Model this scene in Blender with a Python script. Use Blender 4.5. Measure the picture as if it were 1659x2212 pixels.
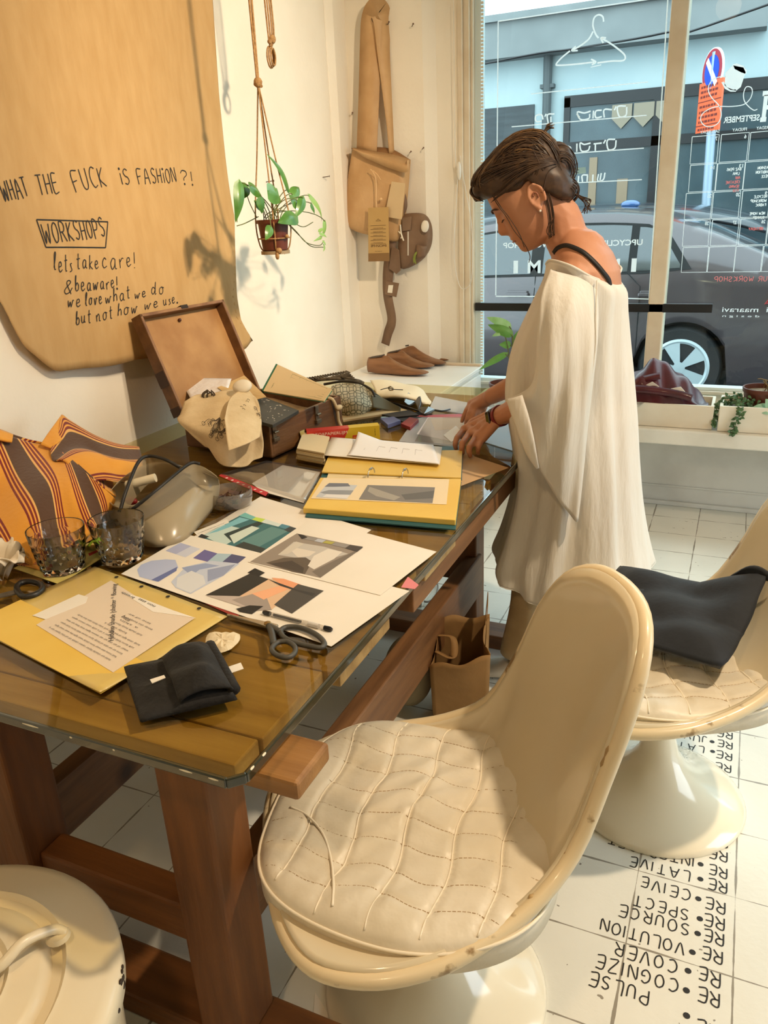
import bpy, bmesh, math, random
from math import sin, cos, pi, radians, sqrt, exp, atan2, hypot
from mathutils import Vector, Matrix
for _o in list(bpy.data.objects): bpy.data.objects.remove(_o)
SC = bpy.context.scene
COL = SC.collection
RND = random.Random(7)

# ------------------------------------------------------------------ camera, sky, lamps, exposure
# world: x to the right along the shop window, y towards the street, z up, metres
CAM_C, CAM_R, CAM_U, CAM_F, CAM_LENS = (-0.126949, -2.231153, 1.413499), (0.91418, 0.402907, -0.044053), (-0.109292, 0.349713, 0.93046), (-0.390295, 0.845794, -0.363735), 36.5408
def make_camera():
    cd = bpy.data.cameras.new('camera'); co = bpy.data.objects.new('camera', cd); COL.objects.link(co)
    rt, up, fw = Vector(CAM_R), Vector(CAM_U), Vector(CAM_F)
    m = Matrix((rt, up, -fw)).transposed().to_4x4(); m.translation = Vector(CAM_C)
    co.matrix_world = m
    cd.sensor_fit = 'HORIZONTAL'; cd.sensor_width = 36; cd.lens = CAM_LENS; cd.clip_start = .02
    SC.camera = co
make_camera()

SC.view_settings.view_transform = 'Standard'; SC.view_settings.look = 'None'
SC.view_settings.gamma = 1; SC.view_settings.use_curve_mapping = False
SC.view_settings.exposure = 0.5
SC.cycles.use_denoising = True
SC.cycles.max_bounces = 10; SC.cycles.transparent_max_bounces = 24
SC.cycles.caustics_reflective = False; SC.cycles.caustics_refractive = False
SC.cycles.sample_clamp_indirect = 6

W = bpy.data.worlds.new('sky'); SC.world = W; W.use_nodes = True
_n = W.node_tree.nodes; _bg = _n['Background']
_bg.inputs[0].default_value = (.84, .94, 1.0, 1); _bg.inputs[1].default_value = 3.6

def spot(name, loc, target, power, color, size=80, blend=.6, radius=.08):
    l = bpy.data.lights.new(name, 'SPOT'); l.energy = power; l.color = color
    l.spot_size = radians(size); l.spot_blend = blend; l.shadow_soft_size = radius
    o = bpy.data.objects.new(name, l); COL.objects.link(o); o.location = loc
    o.rotation_euler = (Vector(target) - Vector(loc)).to_track_quat('-Z', 'Y').to_euler()
    return o
def area(name, loc, target, power, color, sx, sy):
    l = bpy.data.lights.new(name, 'AREA'); l.shape = 'RECTANGLE'; l.size = sx; l.size_y = sy; l.energy = power; l.color = color
    o = bpy.data.objects.new(name, l); COL.objects.link(o); o.location = loc
    o.rotation_euler = (Vector(target) - Vector(loc)).to_track_quat('-Z', 'Y').to_euler()
    return o
WARM = (1.0, .79, .55)
# ceiling spotlights of the shop, one added by the window, and portals for daylight
spot('ceiling_spotlight_wall', (.15, -.40, 2.6), (-1.96, .50, 1.75), 165, WARM, 66, 1.0, .05)
spot('added_window_spot', (1.1, -.1, 2.85), (.25, 1.5, .5), 48, WARM, 80, .9, .06)  # added spotlight, unseen fixture, to warm the bench and floor by the window
spot('ceiling_spotlight_table', (.75, -.70, 2.85), (-.9, -.95, .6), 145, WARM, 92, .8, .05)
spot('ceiling_spotlight_chairs', (-.5, -2.7, 2.85), (-1.2, -1.1, .6), 38, (1.0, .68, .38), 100, .9, .1)
for _nm, _l, _t, _sx, _sy in (('window_portal', (.2, 1.75, 1.5), (.2, 0, 1.5), 3.3, 2.0), ('added_opening_portal', (2.0, -.35, 1.05), (0, -.35, 1.05), 1.3, 2.1)):  # second portal serves the opening added in the unseen right wall
    _p = area(_nm, _l, _t, 1, (1, 1, 1), _sx, _sy); _p.data.cycles.is_portal = True

# ------------------------------------------------------------------ materials
def lin(c):
    r = []
    for v in c[:3]:
        v = v / 255
        r.append(v / 12.92 if v <= .04045 else ((v + .055) / 1.055) ** 2.4)
    return (*r, 1)
def nodes(m): return m.node_tree.nodes, m.node_tree.links
def mat(name, c, rough=.55, metal=0, c2=None, scale=6, detail=4, stretch=None, bump=0, bscale=None, coat=0, sheen=0, spec=.5, mid=(.35, .65), transl=0, alpha=1):
    """principled surface; c2 adds a noise mottle between two own colours of the thing, bump adds grain"""
    m = bpy.data.materials.new(name); m.use_nodes = True
    n, l = nodes(m); b = n['Principled BSDF']
    b.inputs['Base Color'].default_value = lin(c); b.inputs['Roughness'].default_value = rough
    b.inputs['Metallic'].default_value = metal; b.inputs['Coat Weight'].default_value = coat
    b.inputs['Coat Roughness'].default_value = .08
    b.inputs['Sheen Weight'].default_value = sheen; b.inputs['Specular IOR Level'].default_value = spec
    if alpha < 1: b.inputs['Alpha'].default_value = alpha
    tc = n.new('ShaderNodeTexCoord'); mp = n.new('ShaderNodeMapping'); l.new(tc.outputs['Object'], mp.inputs[0])
    if stretch: mp.inputs['Scale'].default_value = stretch
    if c2:
        t = n.new('ShaderNodeTexNoise'); t.inputs['Scale'].default_value = scale; t.inputs['Detail'].default_value = detail
        l.new(mp.outputs[0], t.inputs['Vector'])
        r = n.new('ShaderNodeValToRGB'); r.color_ramp.elements[0].color = lin(c); r.color_ramp.elements[1].color = lin(c2)
        r.color_ramp.elements[0].position = mid[0]; r.color_ramp.elements[1].position = mid[1]
        l.new(t.outputs['Fac'], r.inputs[0]); l.new(r.outputs[0], b.inputs['Base Color'])
    if bump:
        t2 = n.new('ShaderNodeTexNoise'); t2.inputs['Scale'].default_value = bscale or scale * 6; t2.inputs['Detail'].default_value = 3
        l.new(mp.outputs[0], t2.inputs['Vector'])
        bp = n.new('ShaderNodeBump'); bp.inputs['Strength'].default_value = bump; bp.inputs['Distance'].default_value = .01
        l.new(t2.outputs['Fac'], bp.inputs['Height']); l.new(bp.outputs[0], b.inputs['Normal'])
    if transl:
        out = n['Material Output']; tr = n.new('ShaderNodeBsdfTranslucent'); mx = n.new('ShaderNodeMixShader')
        tr.inputs[0].default_value = lin(c2 or c); mx.inputs[0].default_value = transl
        l.new(b.outputs[0], mx.inputs[1]); l.new(tr.outputs[0], mx.inputs[2]); l.new(mx.outputs[0], out.inputs[0])
    return m
def clear(name, tint=(255, 255, 255), refl=1.0, rough=0.0, haze=0, hazec=(235, 235, 235), ior=1.45, lo=.0):
    """clear glass or plastic film: see-through with a fresnel reflection, optional milky share"""
    m = bpy.data.materials.new(name); m.use_nodes = True; n, l = nodes(m); n.remove(n['Principled BSDF'])
    out = n['Material Output']; t = n.new('ShaderNodeBsdfTransparent'); t.inputs[0].default_value = lin(tint)
    g = n.new('ShaderNodeBsdfGlossy'); g.inputs['Roughness'].default_value = rough
    f = n.new('ShaderNodeFresnel'); f.inputs[0].default_value = ior
    mu = n.new('ShaderNodeMath'); mu.operation = 'MULTIPLY_ADD'; mu.inputs[1].default_value = refl; mu.inputs[2].default_value = lo
    l.new(f.outputs[0], mu.inputs[0])
    ge = n.new('ShaderNodeNewGeometry'); fr = n.new('ShaderNodeMath'); fr.operation = 'MULTIPLY_ADD'; fr.inputs[1].default_value = -1; fr.inputs[2].default_value = 1
    l.new(ge.outputs['Backfacing'], fr.inputs[0])          # the way out of the slab reflects nothing more
    mb = n.new('ShaderNodeMath'); mb.operation = 'MULTIPLY'; l.new(mu.outputs[0], mb.inputs[0]); l.new(fr.outputs[0], mb.inputs[1]); mu = mb
    mx = n.new('ShaderNodeMixShader'); l.new(mu.outputs[0], mx.inputs[0]); l.new(t.outputs[0], mx.inputs[1]); l.new(g.outputs[0], mx.inputs[2])
    last = mx
    if haze:
        d = n.new('ShaderNodeBsdfDiffuse'); d.inputs[0].default_value = lin(hazec)
        m2 = n.new('ShaderNodeMixShader'); m2.inputs[0].default_value = haze
        l.new(mx.outputs[0], m2.inputs[1]); l.new(d.outputs[0], m2.inputs[2]); last = m2
    l.new(last.outputs[0], out.inputs[0])
    return m
def wood(name, c, c2, axis='x', scale=3, rough=.55, knots=True):
    s = {'x': (1, 9, 9), 'y': (9, 1, 9), 'z': (9, 9, 1)}[axis]
    m = mat(name, c, rough, c2=c2, scale=scale, detail=8, stretch=s, bump=.12, bscale=14, mid=(.3, .72))
    if knots:
        n, l = nodes(m); b = n['Principled BSDF']
        src = b.inputs['Base Color'].links[0].from_socket
        tc = n.new('ShaderNodeTexCoord'); v = n.new('ShaderNodeTexVoronoi'); v.inputs['Scale'].default_value = 3.2
        l.new(tc.outputs['Object'], v.inputs['Vector'])
        r = n.new('ShaderNodeValToRGB'); r.color_ramp.elements[0].position = .05; r.color_ramp.elements[1].position = .13
        r.color_ramp.elements[0].color = (.22, .16, .1, 1); r.color_ramp.elements[1].color = (1, 1, 1, 1)
        l.new(v.outputs['Distance'], r.inputs[0])
        mm = n.new('ShaderNodeMix'); mm.data_type = 'RGBA'; mm.blend_type = 'MULTIPLY'; mm.inputs[0].default_value = 1
        l.new(src, mm.inputs[6]); l.new(r.outputs[0], mm.inputs[7]); l.new(mm.outputs[2], b.inputs['Base Color'])
    return m

# ------------------------------------------------------------------ mesh builder
class MB:
    def __init__(s): s.v = []; s.f = []; s.m = []; s.k = 0
    def add(s, vs, fs):
        o = len(s.v); s.v += [tuple(p) for p in vs]; s.f += [tuple(i + o for i in f) for f in fs]; s.m += [s.k] * len(fs); return s
    def box(s, lo, hi, rz=0, piv=None):
        x0, y0, z0 = lo; x1, y1, z1 = hi
        vs = [(x0, y0, z0), (x1, y0, z0), (x1, y1, z0), (x0, y1, z0), (x0, y0, z1), (x1, y0, z1), (x1, y1, z1), (x0, y1, z1)]
        if rz:
            px, py = piv or ((x0 + x1) / 2, (y0 + y1) / 2); c, d = cos(rz), sin(rz)
            vs = [(px + (x - px) * c - (y - py) * d, py + (x - px) * d + (y - py) * c, z) for x, y, z in vs]
        return s.add(vs, [(0, 3, 2, 1), (4, 5, 6, 7), (0, 1, 5, 4), (1, 2, 6, 5), (2, 3, 7, 6), (3, 0, 4, 7)])
    def obox(s, c, u, v, w):
        """box centred at c with half-axis vectors u, v, w"""
        c, u, v, w = map(Vector, (c, u, v, w))
        vs = [c + a * u + b * v + d * w for d in (-1, 1) for a, b in ((-1, -1), (1, -1), (1, 1), (-1, 1))]
        return s.add(vs, [(0, 3, 2, 1), (4, 5, 6, 7), (0, 1, 5, 4), (1, 2, 6, 5), (2, 3, 7, 6), (3, 0, 4, 7)])
    def prism(s, poly, off):
        """closed slab: polygon (3d points) swept along off"""
        n = len(poly); a = [Vector(p) for p in poly]; b = [p + Vector(off) for p in a]
        return s.add(a + b, [tuple(reversed(range(n))), tuple(range(n, 2 * n))] + [(i, (i + 1) % n, n + (i + 1) % n, n + i) for i in range(n)])
    def tube(s, path, r, n=8, closed=False, cap=True):
        P = [Vector(p) for p in path]; k = len(P)
        R = r if isinstance(r, (list, tuple)) else [r] * k
        T = []
        for i in range(k):
            a = P[(i - 1) % k] if (closed or i > 0) else P[i]; b = P[(i + 1) % k] if (closed or i < k - 1) else P[i]
            t = b - a; T.append(t.normalized() if t.length > 1e-9 else Vector((0, 0, 1)))
        ref = Vector((0, 0, 1)) if abs(T[0].z) < .9 else Vector((1, 0, 0))
        nx = T[0].cross(ref).normalized(); rings = []
        for i in range(k):
            nx = (nx - T[i] * nx.dot(T[i]));
            nx = nx.normalized() if nx.length > 1e-6 else T[i].orthogonal().normalized()
            ny = T[i].cross(nx)
            rings.append([P[i] + (nx * cos(2 * pi * j / n) + ny * sin(2 * pi * j / n)) * R[i] for j in range(n)])
        return s.loft(rings, True, cap and not closed, closed)
    def loft(s, rings, wrap=True, cap=True, closed=False):
        n = len(rings[0]); k = len(rings); vs = [p for r in rings for p in r]; fs = []
        for i in range(k if closed else k - 1):
            i2 = (i + 1) % k
            for j in range(n if wrap else n - 1):
                j2 = (j + 1) % n; fs.append((i * n + j, i * n + j2, i2 * n + j2, i2 * n + j))
        if cap: fs += [tuple(reversed(range(n))), tuple(range((k - 1) * n, k * n))]
        return s.add(vs, fs)
    def lathe(s, prof, c=(0, 0, 0), n=40, axis=None, capb=True, capt=True):
        """profile of (radius, height) turned about a vertical (or given) axis"""
        c = Vector(c); q = Vector(axis).to_track_quat('Z', 'Y') if axis else None; rings = []
        for r, h in prof:
            ring = [Vector((r * cos(2 * pi * j / n), r * sin(2 * pi * j / n), h)) for j in range(n)]
            rings.append([(q @ p if q else p) + c for p in ring])
        s.loft(rings, True, False)
        o = len(s.v) - len(rings) * n
        if capb: s.f.append(tuple(reversed(range(o, o + n)))); s.m.append(s.k)
        if capt: s.f.append(tuple(range(o + (len(rings) - 1) * n, o + len(rings) * n))); s.m.append(s.k)
        return s
    def grid(s, fn, nu, nv, u=(0, 1), v=(0, 1), wrap=False):
        vs = [fn(u[0] + (u[1] - u[0]) * i / nu, v[0] + (v[1] - v[0]) * j / nv) for i in range(nu + 1) for j in range(nv + 1)]
        return s.add(vs, [(i * (nv + 1) + j, (i + 1) * (nv + 1) + j, (i + 1) * (nv + 1) + j + 1, i * (nv + 1) + j + 1) for i in range(nu) for j in range(nv)])
    def ball(s, c, r, n=12, sq=(1, 1, 1), q=None):
        c = Vector(c); rings = []
        for i in range(1, n):
            t = pi * i / n
            ring = [Vector((sin(t) * cos(2 * pi * j / (2 * n)) * r * sq[0], sin(t) * sin(2 * pi * j / (2 * n)) * r * sq[1], -cos(t) * r * sq[2])) for j in range(2 * n)]
            rings.append([c + (q @ p if q else p) for p in ring])
        return s.loft(rings)
    def build(s, name, material, parent=None, smooth=None, solid=0, bevel=0, subsurf=0, offset=0):
        me = bpy.data.meshes.new(name)
        off = Vector((0, 0, 0)); loc = None
        if parent is not None:
            p = parent
            while p is not None: off += p.location; p = p.parent
        elif s.v:
            xs, ys, zs = zip(*s.v); loc = Vector(((min(xs) + max(xs)) / 2, (min(ys) + max(ys)) / 2, min(zs))); off = loc
        me.from_pydata([tuple(Vector(p) - off) for p in s.v], [], s.f); me.update()
        ms = material if isinstance(material, (list, tuple)) else [material]
        for q in ms: me.materials.append(q)
        if len(ms) > 1: me.polygons.foreach_set('material_index', s.m)
        o = bpy.data.objects.new(name, me); COL.objects.link(o)
        if loc is not None: o.location = loc
        if parent is not None: o.parent = parent
        fixn(me)
        mods = []
        if solid: d = o.modifiers.new('solid', 'SOLIDIFY'); d.thickness = solid; d.offset = offset; mods.append(d)
        if bevel: d = o.modifiers.new('bevel', 'BEVEL'); d.width = bevel; d.segments = 2; d.limit_method = 'ANGLE'; d.angle_limit = radians(40); mods.append(d)
        if subsurf: d = o.modifiers.new('sub', 'SUBSURF'); d.levels = subsurf; d.render_levels = subsurf; mods.append(d)
        if smooth:
            me.polygons.foreach_set('use_smooth', [True] * len(me.polygons))
            if smooth < 180: me.set_sharp_from_angle(angle=radians(smooth))
        return o
def fixn(me):
    bm = bmesh.new(); bm.from_mesh(me); bmesh.ops.recalc_face_normals(bm, faces=bm.faces); bm.to_mesh(me); bm.free()
def tag(o, label=None, cat=None, group=None, kind=None):
    if label: o['label'] = label
    if cat: o['category'] = cat
    if group: o['group'] = group
    if kind: o['kind'] = kind
    return o
def thing(name, label, cat, loc=(0, 0, 0), rz=0, group=None):
    o = bpy.data.objects.new(name, None); COL.objects.link(o); o.location = loc; o.rotation_euler = (0, 0, rz)
    o.empty_display_size = .05
    return tag(o, label, cat, group)
def struct(o): o['kind'] = 'structure'; return o
def copy_tree(o, parent=None):
    c = o.copy(); COL.objects.link(c)
    if parent is not None: c.parent = parent
    for ch in list(o.children): copy_tree(ch, c)
    return c
def bez(p0, p1, p2, p3, n=12):
    p0, p1, p2, p3 = map(Vector, (p0, p1, p2, p3))
    return [p0 * (1 - t) ** 3 + p1 * 3 * t * (1 - t) ** 2 + p2 * 3 * t * t * (1 - t) + p3 * t ** 3 for t in [i / n for i in range(n + 1)]]
def spline(pts, n=6, closed=False):
    """catmull-rom through the points"""
    P = [Vector(p) for p in pts]; k = len(P); out = []
    for i in range(k if closed else k - 1):
        a = P[(i - 1) % k] if closed or i > 0 else P[i] * 2 - P[i + 1]
        b = P[i]; c = P[(i + 1) % k]; d = P[(i + 2) % k] if closed or i < k - 2 else c * 2 - b
        for j in range(n):
            t = j / n; out.append(.5 * ((2 * b) + (c - a) * t + (2 * a - 5 * b + 4 * c - d) * t * t + (3 * b - a - 3 * c + d) * t ** 3))
    if not closed: out.append(P[-1])
    return out
def lerp(a, b, t): return Vector(a) * (1 - t) + Vector(b) * t
def interp(tab, x):
    """piecewise smooth interpolation in a table of (x, value...)"""
    if x <= tab[0][0]: return tab[0][1:]
    for a, b in zip(tab, tab[1:]):
        if x <= b[0]:
            t = (x - a[0]) / (b[0] - a[0]); t = t * t * (3 - 2 * t) if False else t
            return tuple(p + (q - p) * t for p, q in zip(a[1:], b[1:]))
    return tab[-1][1:]
def sheet(name, corners, material, parent=None, th=.0006, z=0, curl=0, n=10, seed=0):
    """a sheet of paper or film with real thickness: four corners, gently wavy, one corner lifted by curl"""
    c = [Vector(p) + Vector((0, 0, z)) for p in corners]; r = random.Random(seed); ph = r.random() * 6
    def fn(u, v):
        p = c[0] * (1 - u) * (1 - v) + c[1] * u * (1 - v) + c[2] * u * v + c[3] * (1 - u) * v
        return p + Vector((0, 0, curl * (u * v) ** 4 + .0004 + .0004 * sin(ph + 5 * u + 3 * v)))
    m = MB(); m.grid(fn, n, n)
    return m.build(name, material, parent, smooth=60, solid=th, offset=1 if False else 0)
def quad_uv(corners, z=0):
    c = [Vector(p) + Vector((0, 0, z)) for p in corners]
    return lambda u, v: c[0] * (1 - u) * (1 - v) + c[1] * u * (1 - v) + c[2] * u * v + c[3] * (1 - u) * v

# ------------------------------------------------------------------ the room
WALLX, PIERY, WINY, GLY = -1.96, 1.52, 1.57, 1.62
wall_m = mat('wall_paint', (246, 238, 222), .7, c2=(240, 230, 212), scale=2.5, bump=.12, bscale=55)
white_m = mat('white_paint', (240, 236, 226), .45, c2=(226, 220, 205), scale=5, bump=.06, bscale=30)
worn_white_m = mat('worn_white_paint', (232, 226, 212), .5, c2=(205, 196, 178), scale=4, detail=8, bump=.1, bscale=40, mid=(.45, .8))
panel_m = mat('panel_paint', (214, 212, 204), .55, c2=(190, 186, 176), scale=4, detail=8, mid=(.45, .8))
frame_m = mat('frame_paint', (240, 226, 202), .5, c2=(226, 208, 180), scale=7)
alu_m = mat('window_metal', (232, 244, 244), .35, metal=0)
# floor: painted 20 cm cement tiles, thin dark joints broken up by the paint, specks of dirt
def floor_mat():
    m = mat('floor_tiles', (232, 230, 220), .38, c2=(214, 212, 200), scale=2.2, detail=6, bump=.06, bscale=60, mid=(.3, .75))
    n, l = nodes(m); b = n['Principled BSDF']; src = b.inputs['Base Color'].links[0].from_socket
    tc = n.new('ShaderNodeTexCoord'); sx = n.new('ShaderNodeSeparateXYZ'); l.new(tc.outputs['Object'], sx.inputs[0])
    def math(op, a, bb=None, c=None):
        k = n.new('ShaderNodeMath'); k.operation = op
        for i, v in enumerate((a, bb, c)):
            if v is None: continue
            if isinstance(v, (int, float)): k.inputs[i].default_value = v
            else: l.new(v, k.inputs[i])
        return k.outputs[0]
    ds = []
    for ax in (0, 1):
        d = math('DIVIDE', sx.outputs[ax], .2); w = math('PINGPONG', d, .5); ds.append(w)
    dmin = math('MINIMUM', ds[0], ds[1])
    nz = n.new('ShaderNodeTexNoise'); nz.inputs['Scale'].default_value = 9; nz.inputs['Detail'].default_value = 5; l.new(tc.outputs['Object'], nz.inputs['Vector'])
    wid = math('MULTIPLY_ADD', nz.outputs['Fac'], .05, -.0165)
    joint = math('LESS_THAN', dmin, wid)
    n2 = n.new('ShaderNodeTexNoise'); n2.inputs['Scale'].default_value = 42; n2.inputs['Detail'].default_value = 2; l.new(tc.outputs['Object'], n2.inputs['Vector'])
    n3 = n.new('ShaderNodeTexNoise'); n3.inputs['Scale'].default_value = 3; l.new(tc.outputs['Object'], n3.inputs['Vector'])
    spk = math('GREATER_THAN', math('MULTIPLY_ADD', n3.outputs['Fac'], .22, n2.outputs['Fac']), .843)
    msk = math('MULTIPLY', math('MAXIMUM', joint, spk), .75)
    mm = n.new('ShaderNodeMix'); mm.data_type = 'RGBA'; l.new(msk, mm.inputs[0]); l.new(src, mm.inputs[6]); mm.inputs[7].default_value = lin((96, 80, 56))
    l.new(mm.outputs[2], b.inputs['Base Color'])
    return m
flo = MB().box((-2.2, -4.2, -.06), (2.2, 1.66, 0)).build('floor', floor_mat())
flo.data.transform(Matrix.Translation(flo.location)); flo.location = (0, 0, 0)   # keep the tile grid on the world grid
struct(flo)
struct(MB().box((WALLX - .15, -4.2, 0), (WALLX, 1.36, 3.0)).prism([(WALLX - .15, 1.36, 0), (WALLX, 1.36, 0), (WALLX + .022, 1.40, 0), (WALLX + .022, 1.8, 0), (WALLX - .15, 1.8, 0)], (0, 0, 3.0)).build('wall_left', wall_m, bevel=.006))
pier = MB(); pier.prism([(-1.938, PIERY, 0), (-1.56, PIERY, 0), (-1.51, WINY - .012, 0), (-1.405, WINY - .012, 0), (-1.405, 1.85, 0), (-1.938, 1.85, 0)], (0, 0, 3.0))
struct(pier.build('wall_window', wall_m))
struct(MB().box((-2.2, -4.35, 0), (2.2, -4.2, 3.0)).build('wall_back', wall_m))
rw = MB().box((2.0, -4.2, 0), (2.12, -1.0, 3.0)).box((2.0, .3, 0), (2.12, 1.8, 3.0)).box((2.0, -1.0, 2.1), (2.12, .3, 3.0))  # gap in this unseen wall is added to let daylight in
struct(rw.build('wall_right', wall_m))
struct(MB().box((-2.2, -4.35, 3.0), (2.2, 1.85, 3.12)).build('ceiling', wall_m))
# panel and sill bench below the shop window
pan = MB().box((-1.405, WINY, 0), (2.0, WINY + .08, .40))
pan.box((-.62, WINY - .012, .02), (-.575, WINY, .40)).box((-.53, WINY - .006, .09), (-.508, WINY, .40)).box((-.508, WINY - .006, .09), (2.0, WINY, .1))
struct(pan.build('wall_under_window', panel_m, bevel=.003))
struct(MB().box((-1.405, WINY - .02, 0), (2.0, WINY, .022)).build('baseboard_window', panel_m, bevel=.004))
struct(MB().box((-1.28, 1.28, .385), (2.0, 1.66, .45)).build('trim_window_bench', worn_white_m, bevel=.006))
struct(MB().box((-1.405, 1.60, .45), (2.0, 1.72, .545)).box((-1.405, 1.585, .545), (2.0, 1.70, .562)).build('trim_window_sill', white_m, bevel=.004))
# the shop window: frame, mullion, thin metal bead and two panes
win = bpy.data.objects.new('window_1', None); COL.objects.link(win); struct(win)
f = MB().box((-1.405, 1.545, .45), (-1.383, 1.72, 3.0)).box((-1.383, 1.56, .45), (-1.355, 1.72, 3.0)).box((-1.355, 1.575, .45), (-1.342, 1.70, 3.0)).box((-1.405, 1.56, 2.62), (2.0, 1.72, 3.0))
f.build('window_frame', frame_m, win, bevel=.003)
MB().box((-.515, 1.575, .562), (-.446, 1.69, 2.62)).build('mullion', frame_m, win, bevel=.006)
MB().box((-1.342, 1.60, .562), (-1.312, 1.66, 2.62)).box((-1.342, 1.60, .562), (2.0, 1.66, .578)).build('window_bead', alu_m, win, bevel=.002)
glass_m = clear('shop_glass', (230, 240, 240), .8, ior=1.42)
for x0, x1 in ((-1.312, -.515), (-.446, 2.0)):
    MB().box((x0, GLY - .003, .578), (x1, GLY + .003, 2.62)).build('window_pane', glass_m, win)
dark_m = mat('black_metal', (24, 24, 27), .4)
tag(MB().box((-1.335, 1.575, .915), (-.243, 1.593, .953)).build('window_guard_bar', dark_m, bevel=.002), 'black flat guard bar running across the shop window', 'bar')
# white bead chain and cord of the blind by the left frame
ch = MB()
for i in range(150):
    z = .60 + i * .0145; ch.obox((-1.303, 1.59, z), (.006, 0, 0), (0, .004, 0), (0, 0, .0045))
bch = tag(ch.build('blind_bead_chain', white_m), 'white bead chain of the blind beside the window frame', 'chain'); bch['kind'] = 'thing'
cl = MB()
cl.tube(spline([(-1.415, 1.53, 2.9), (-1.415, 1.53, 1.9), (-1.413, 1.53, 1.62), (-1.405, 1.53, 1.5), (-1.425, 1.53, 1.2), (-1.40, 1.53, 1.045), (-1.362, 1.53, 1.03), (-1.335, 1.53, 1.09), (-1.335, 1.53, 1.3), (-1.37, 1.53, 1.5), (-1.39, 1.53, 1.62)], 6), .0016, 6)
cl2 = cl.build('blind_cord_loop', white_m, smooth=60)
MB().ball((-1.395, 1.527, 1.555), .02, 8, (.55, .5, 2.1)).build('cord_pull', white_m, cl2, smooth=180)
tag(cl2, 'thin white blind cord with pull hanging in a loop by the window', 'cord')
# nails in the walls
nail_m = mat('rusty_nail', (88, 66, 48), .5, metal=.6)
def nail(p, q, label):
    m = MB(); m.tube([p, q], .0018, 6); d = (Vector(q) - Vector(p)).normalized(); m.lathe([(.004, 0), (.004, .0015)], q, 8, d)
    tag(m.build('nail', nail_m), label, 'nail', 'nails left in the white walls')
for p, lab in (((-1.724,1.52,2.1798), 'rusty nail beside the top of the bag strap'), ((-1.608,1.52,2.1592), 'rusty nail high up near the window frame'), ((-1.636,1.52,1.6473), 'rusty nail above the brown pouch'), ((-1.573,1.52,1.659), 'rusty nail beside the rim of the cork bag, near the window'), ((-1.928,1.52,1.8332), 'round-headed nail beside the bag strap, low')):
    nail(p, (p[0] + .018, p[1] - .03, p[2] + .003), lab)
q = (-1.96,1.24,1.5547); nail(q, (q[0] + .03, q[1] + .01, q[2] + .003), 'rusty nail in the wall beyond the hanging plant')
q = (-1.96,0.744,1.5312); nail(q, (q[0] + .03, q[1] + .01, q[2] + .003), 'rusty nail behind the ropes of the hanging plant')
# ------------------------------------------------------------------ street outside
ST = -.165
asph_m = mat('asphalt', (92, 94, 98), .85, c2=(76, 78, 82), scale=8, bump=.2)
pave_m = mat('pavement', (150, 150, 148), .8, c2=(132, 132, 130), scale=6)
render_m = mat('facade_render', (176, 190, 192), .8, c2=(166, 182, 186), scale=1.5)
grey_m = mat('grey_concrete', (132, 136, 136), .8, c2=(120, 124, 124), scale=2)
shop_m = mat('dark_shutter', (44, 52, 56), .5, c2=(58, 66, 70), scale=3, stretch=(1, 1, 8))
shopg_m = mat('shop_front_glass', (52, 66, 72), .12, c2=(74, 90, 96), scale=1.4)
struct(MB().box((-30, 2.0, ST - .1), (30, 30, ST)).box((2.25, -10, ST - .1), (30, 2.0, ST)).build('street', asph_m))
struct(MB().box((-12, 1.72, ST), (12, 3.0, ST + .12)).build('pavement', pave_m))
struct(MB().box((-12, 7.15, ST), (12, 8.0, ST + .12)).build('pavement_across', pave_m))
bld = thing('building', 'pale blue-grey building with dark shop fronts across the street', 'building', (-1, 8, ST))
MB().box((-12, 8.0, ST), (-.2, 12, 3.34)).box((-.2, 8.0, ST), (12, 12, 4.6)).build('wall', render_m, bld)
MB().box((-12, 7.72, 2.95), (-.2, 8.0, 3.33)).box((-12, 7.66, 3.31), (-.2, 8.1, 3.38)).build('parapet', grey_m, bld)
MB().box((-9.0, 7.98, ST), (-2.63, 8.06, 2.47)).build('shutter', shop_m, bld)
fr = MB().box((-2.27, 7.95, ST), (-2.20, 8.05, 2.50)).box((-2.27, 7.95, 2.40), (9, 8.05, 2.52)).box((-1.27, 7.95, ST), (-1.12, 8.05, 2.40)).box((-2.2, 7.95, 1.93), (9, 8.04, 2.03)).box((.28, 7.95, ST), (.42, 8.05, 2.4)).box((1.9, 7.95, ST), (2.0, 8.05, 2.4))
fr.build('shop_front_frame', dark_m, bld)
MB().box((-2.2, 7.975, ST), (9, 8.03, 2.40)).build('shop_front_window', shopg_m, bld)
aw = MB()
for i in range(3):
    x = -1.72 + i * .24; aw.prism([(x, 7.94, 2.38), (x + .22, 7.94, 2.38), (x + .22, 7.94, 2.24), (x + .11, 7.94, 2.13), (x, 7.94, 2.24)], (0, .012, 0))
aw.build('scalloped_valance', mat('valance_cloth', (146, 134, 116), .8), bld)
MB().box((-1.95, 7.955, .3), (-1.86, 7.97, 1.85)).box((-1.62, 7.955, .3), (-1.50, 7.97, 1.6)).build('leaning_board', mat('ply_board', (150, 128, 104), .7), bld)
dp = MB(); dp.tube([(-2.47, 7.93, ST), (-2.47, 7.93, 2.95)], .05, 10); dp.box((-2.55, 7.9, 2.62), (-2.39, 8, 2.66)).box((-2.55, 7.9, 1.6), (-2.39, 8, 1.64))
dp.build('drain_pipe', mat('pipe_grey', (78, 84, 86), .6), bld)
struct(bld) if False else None
cb = MB(); cb.tube(spline([(-6, 5.5, 2.30), (-2.471,5.5,2.5799), (-1.647,5.5,2.6117), (-0.935,5.5,2.648), (-0.194,5.5,2.7518), (6, 5.5, 4.2)], 6), .009, 6)
tag(cb.build('overhead_cable', dark_m, smooth=60), 'thin dark cable crossing the street above the parked car', 'cable')
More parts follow.
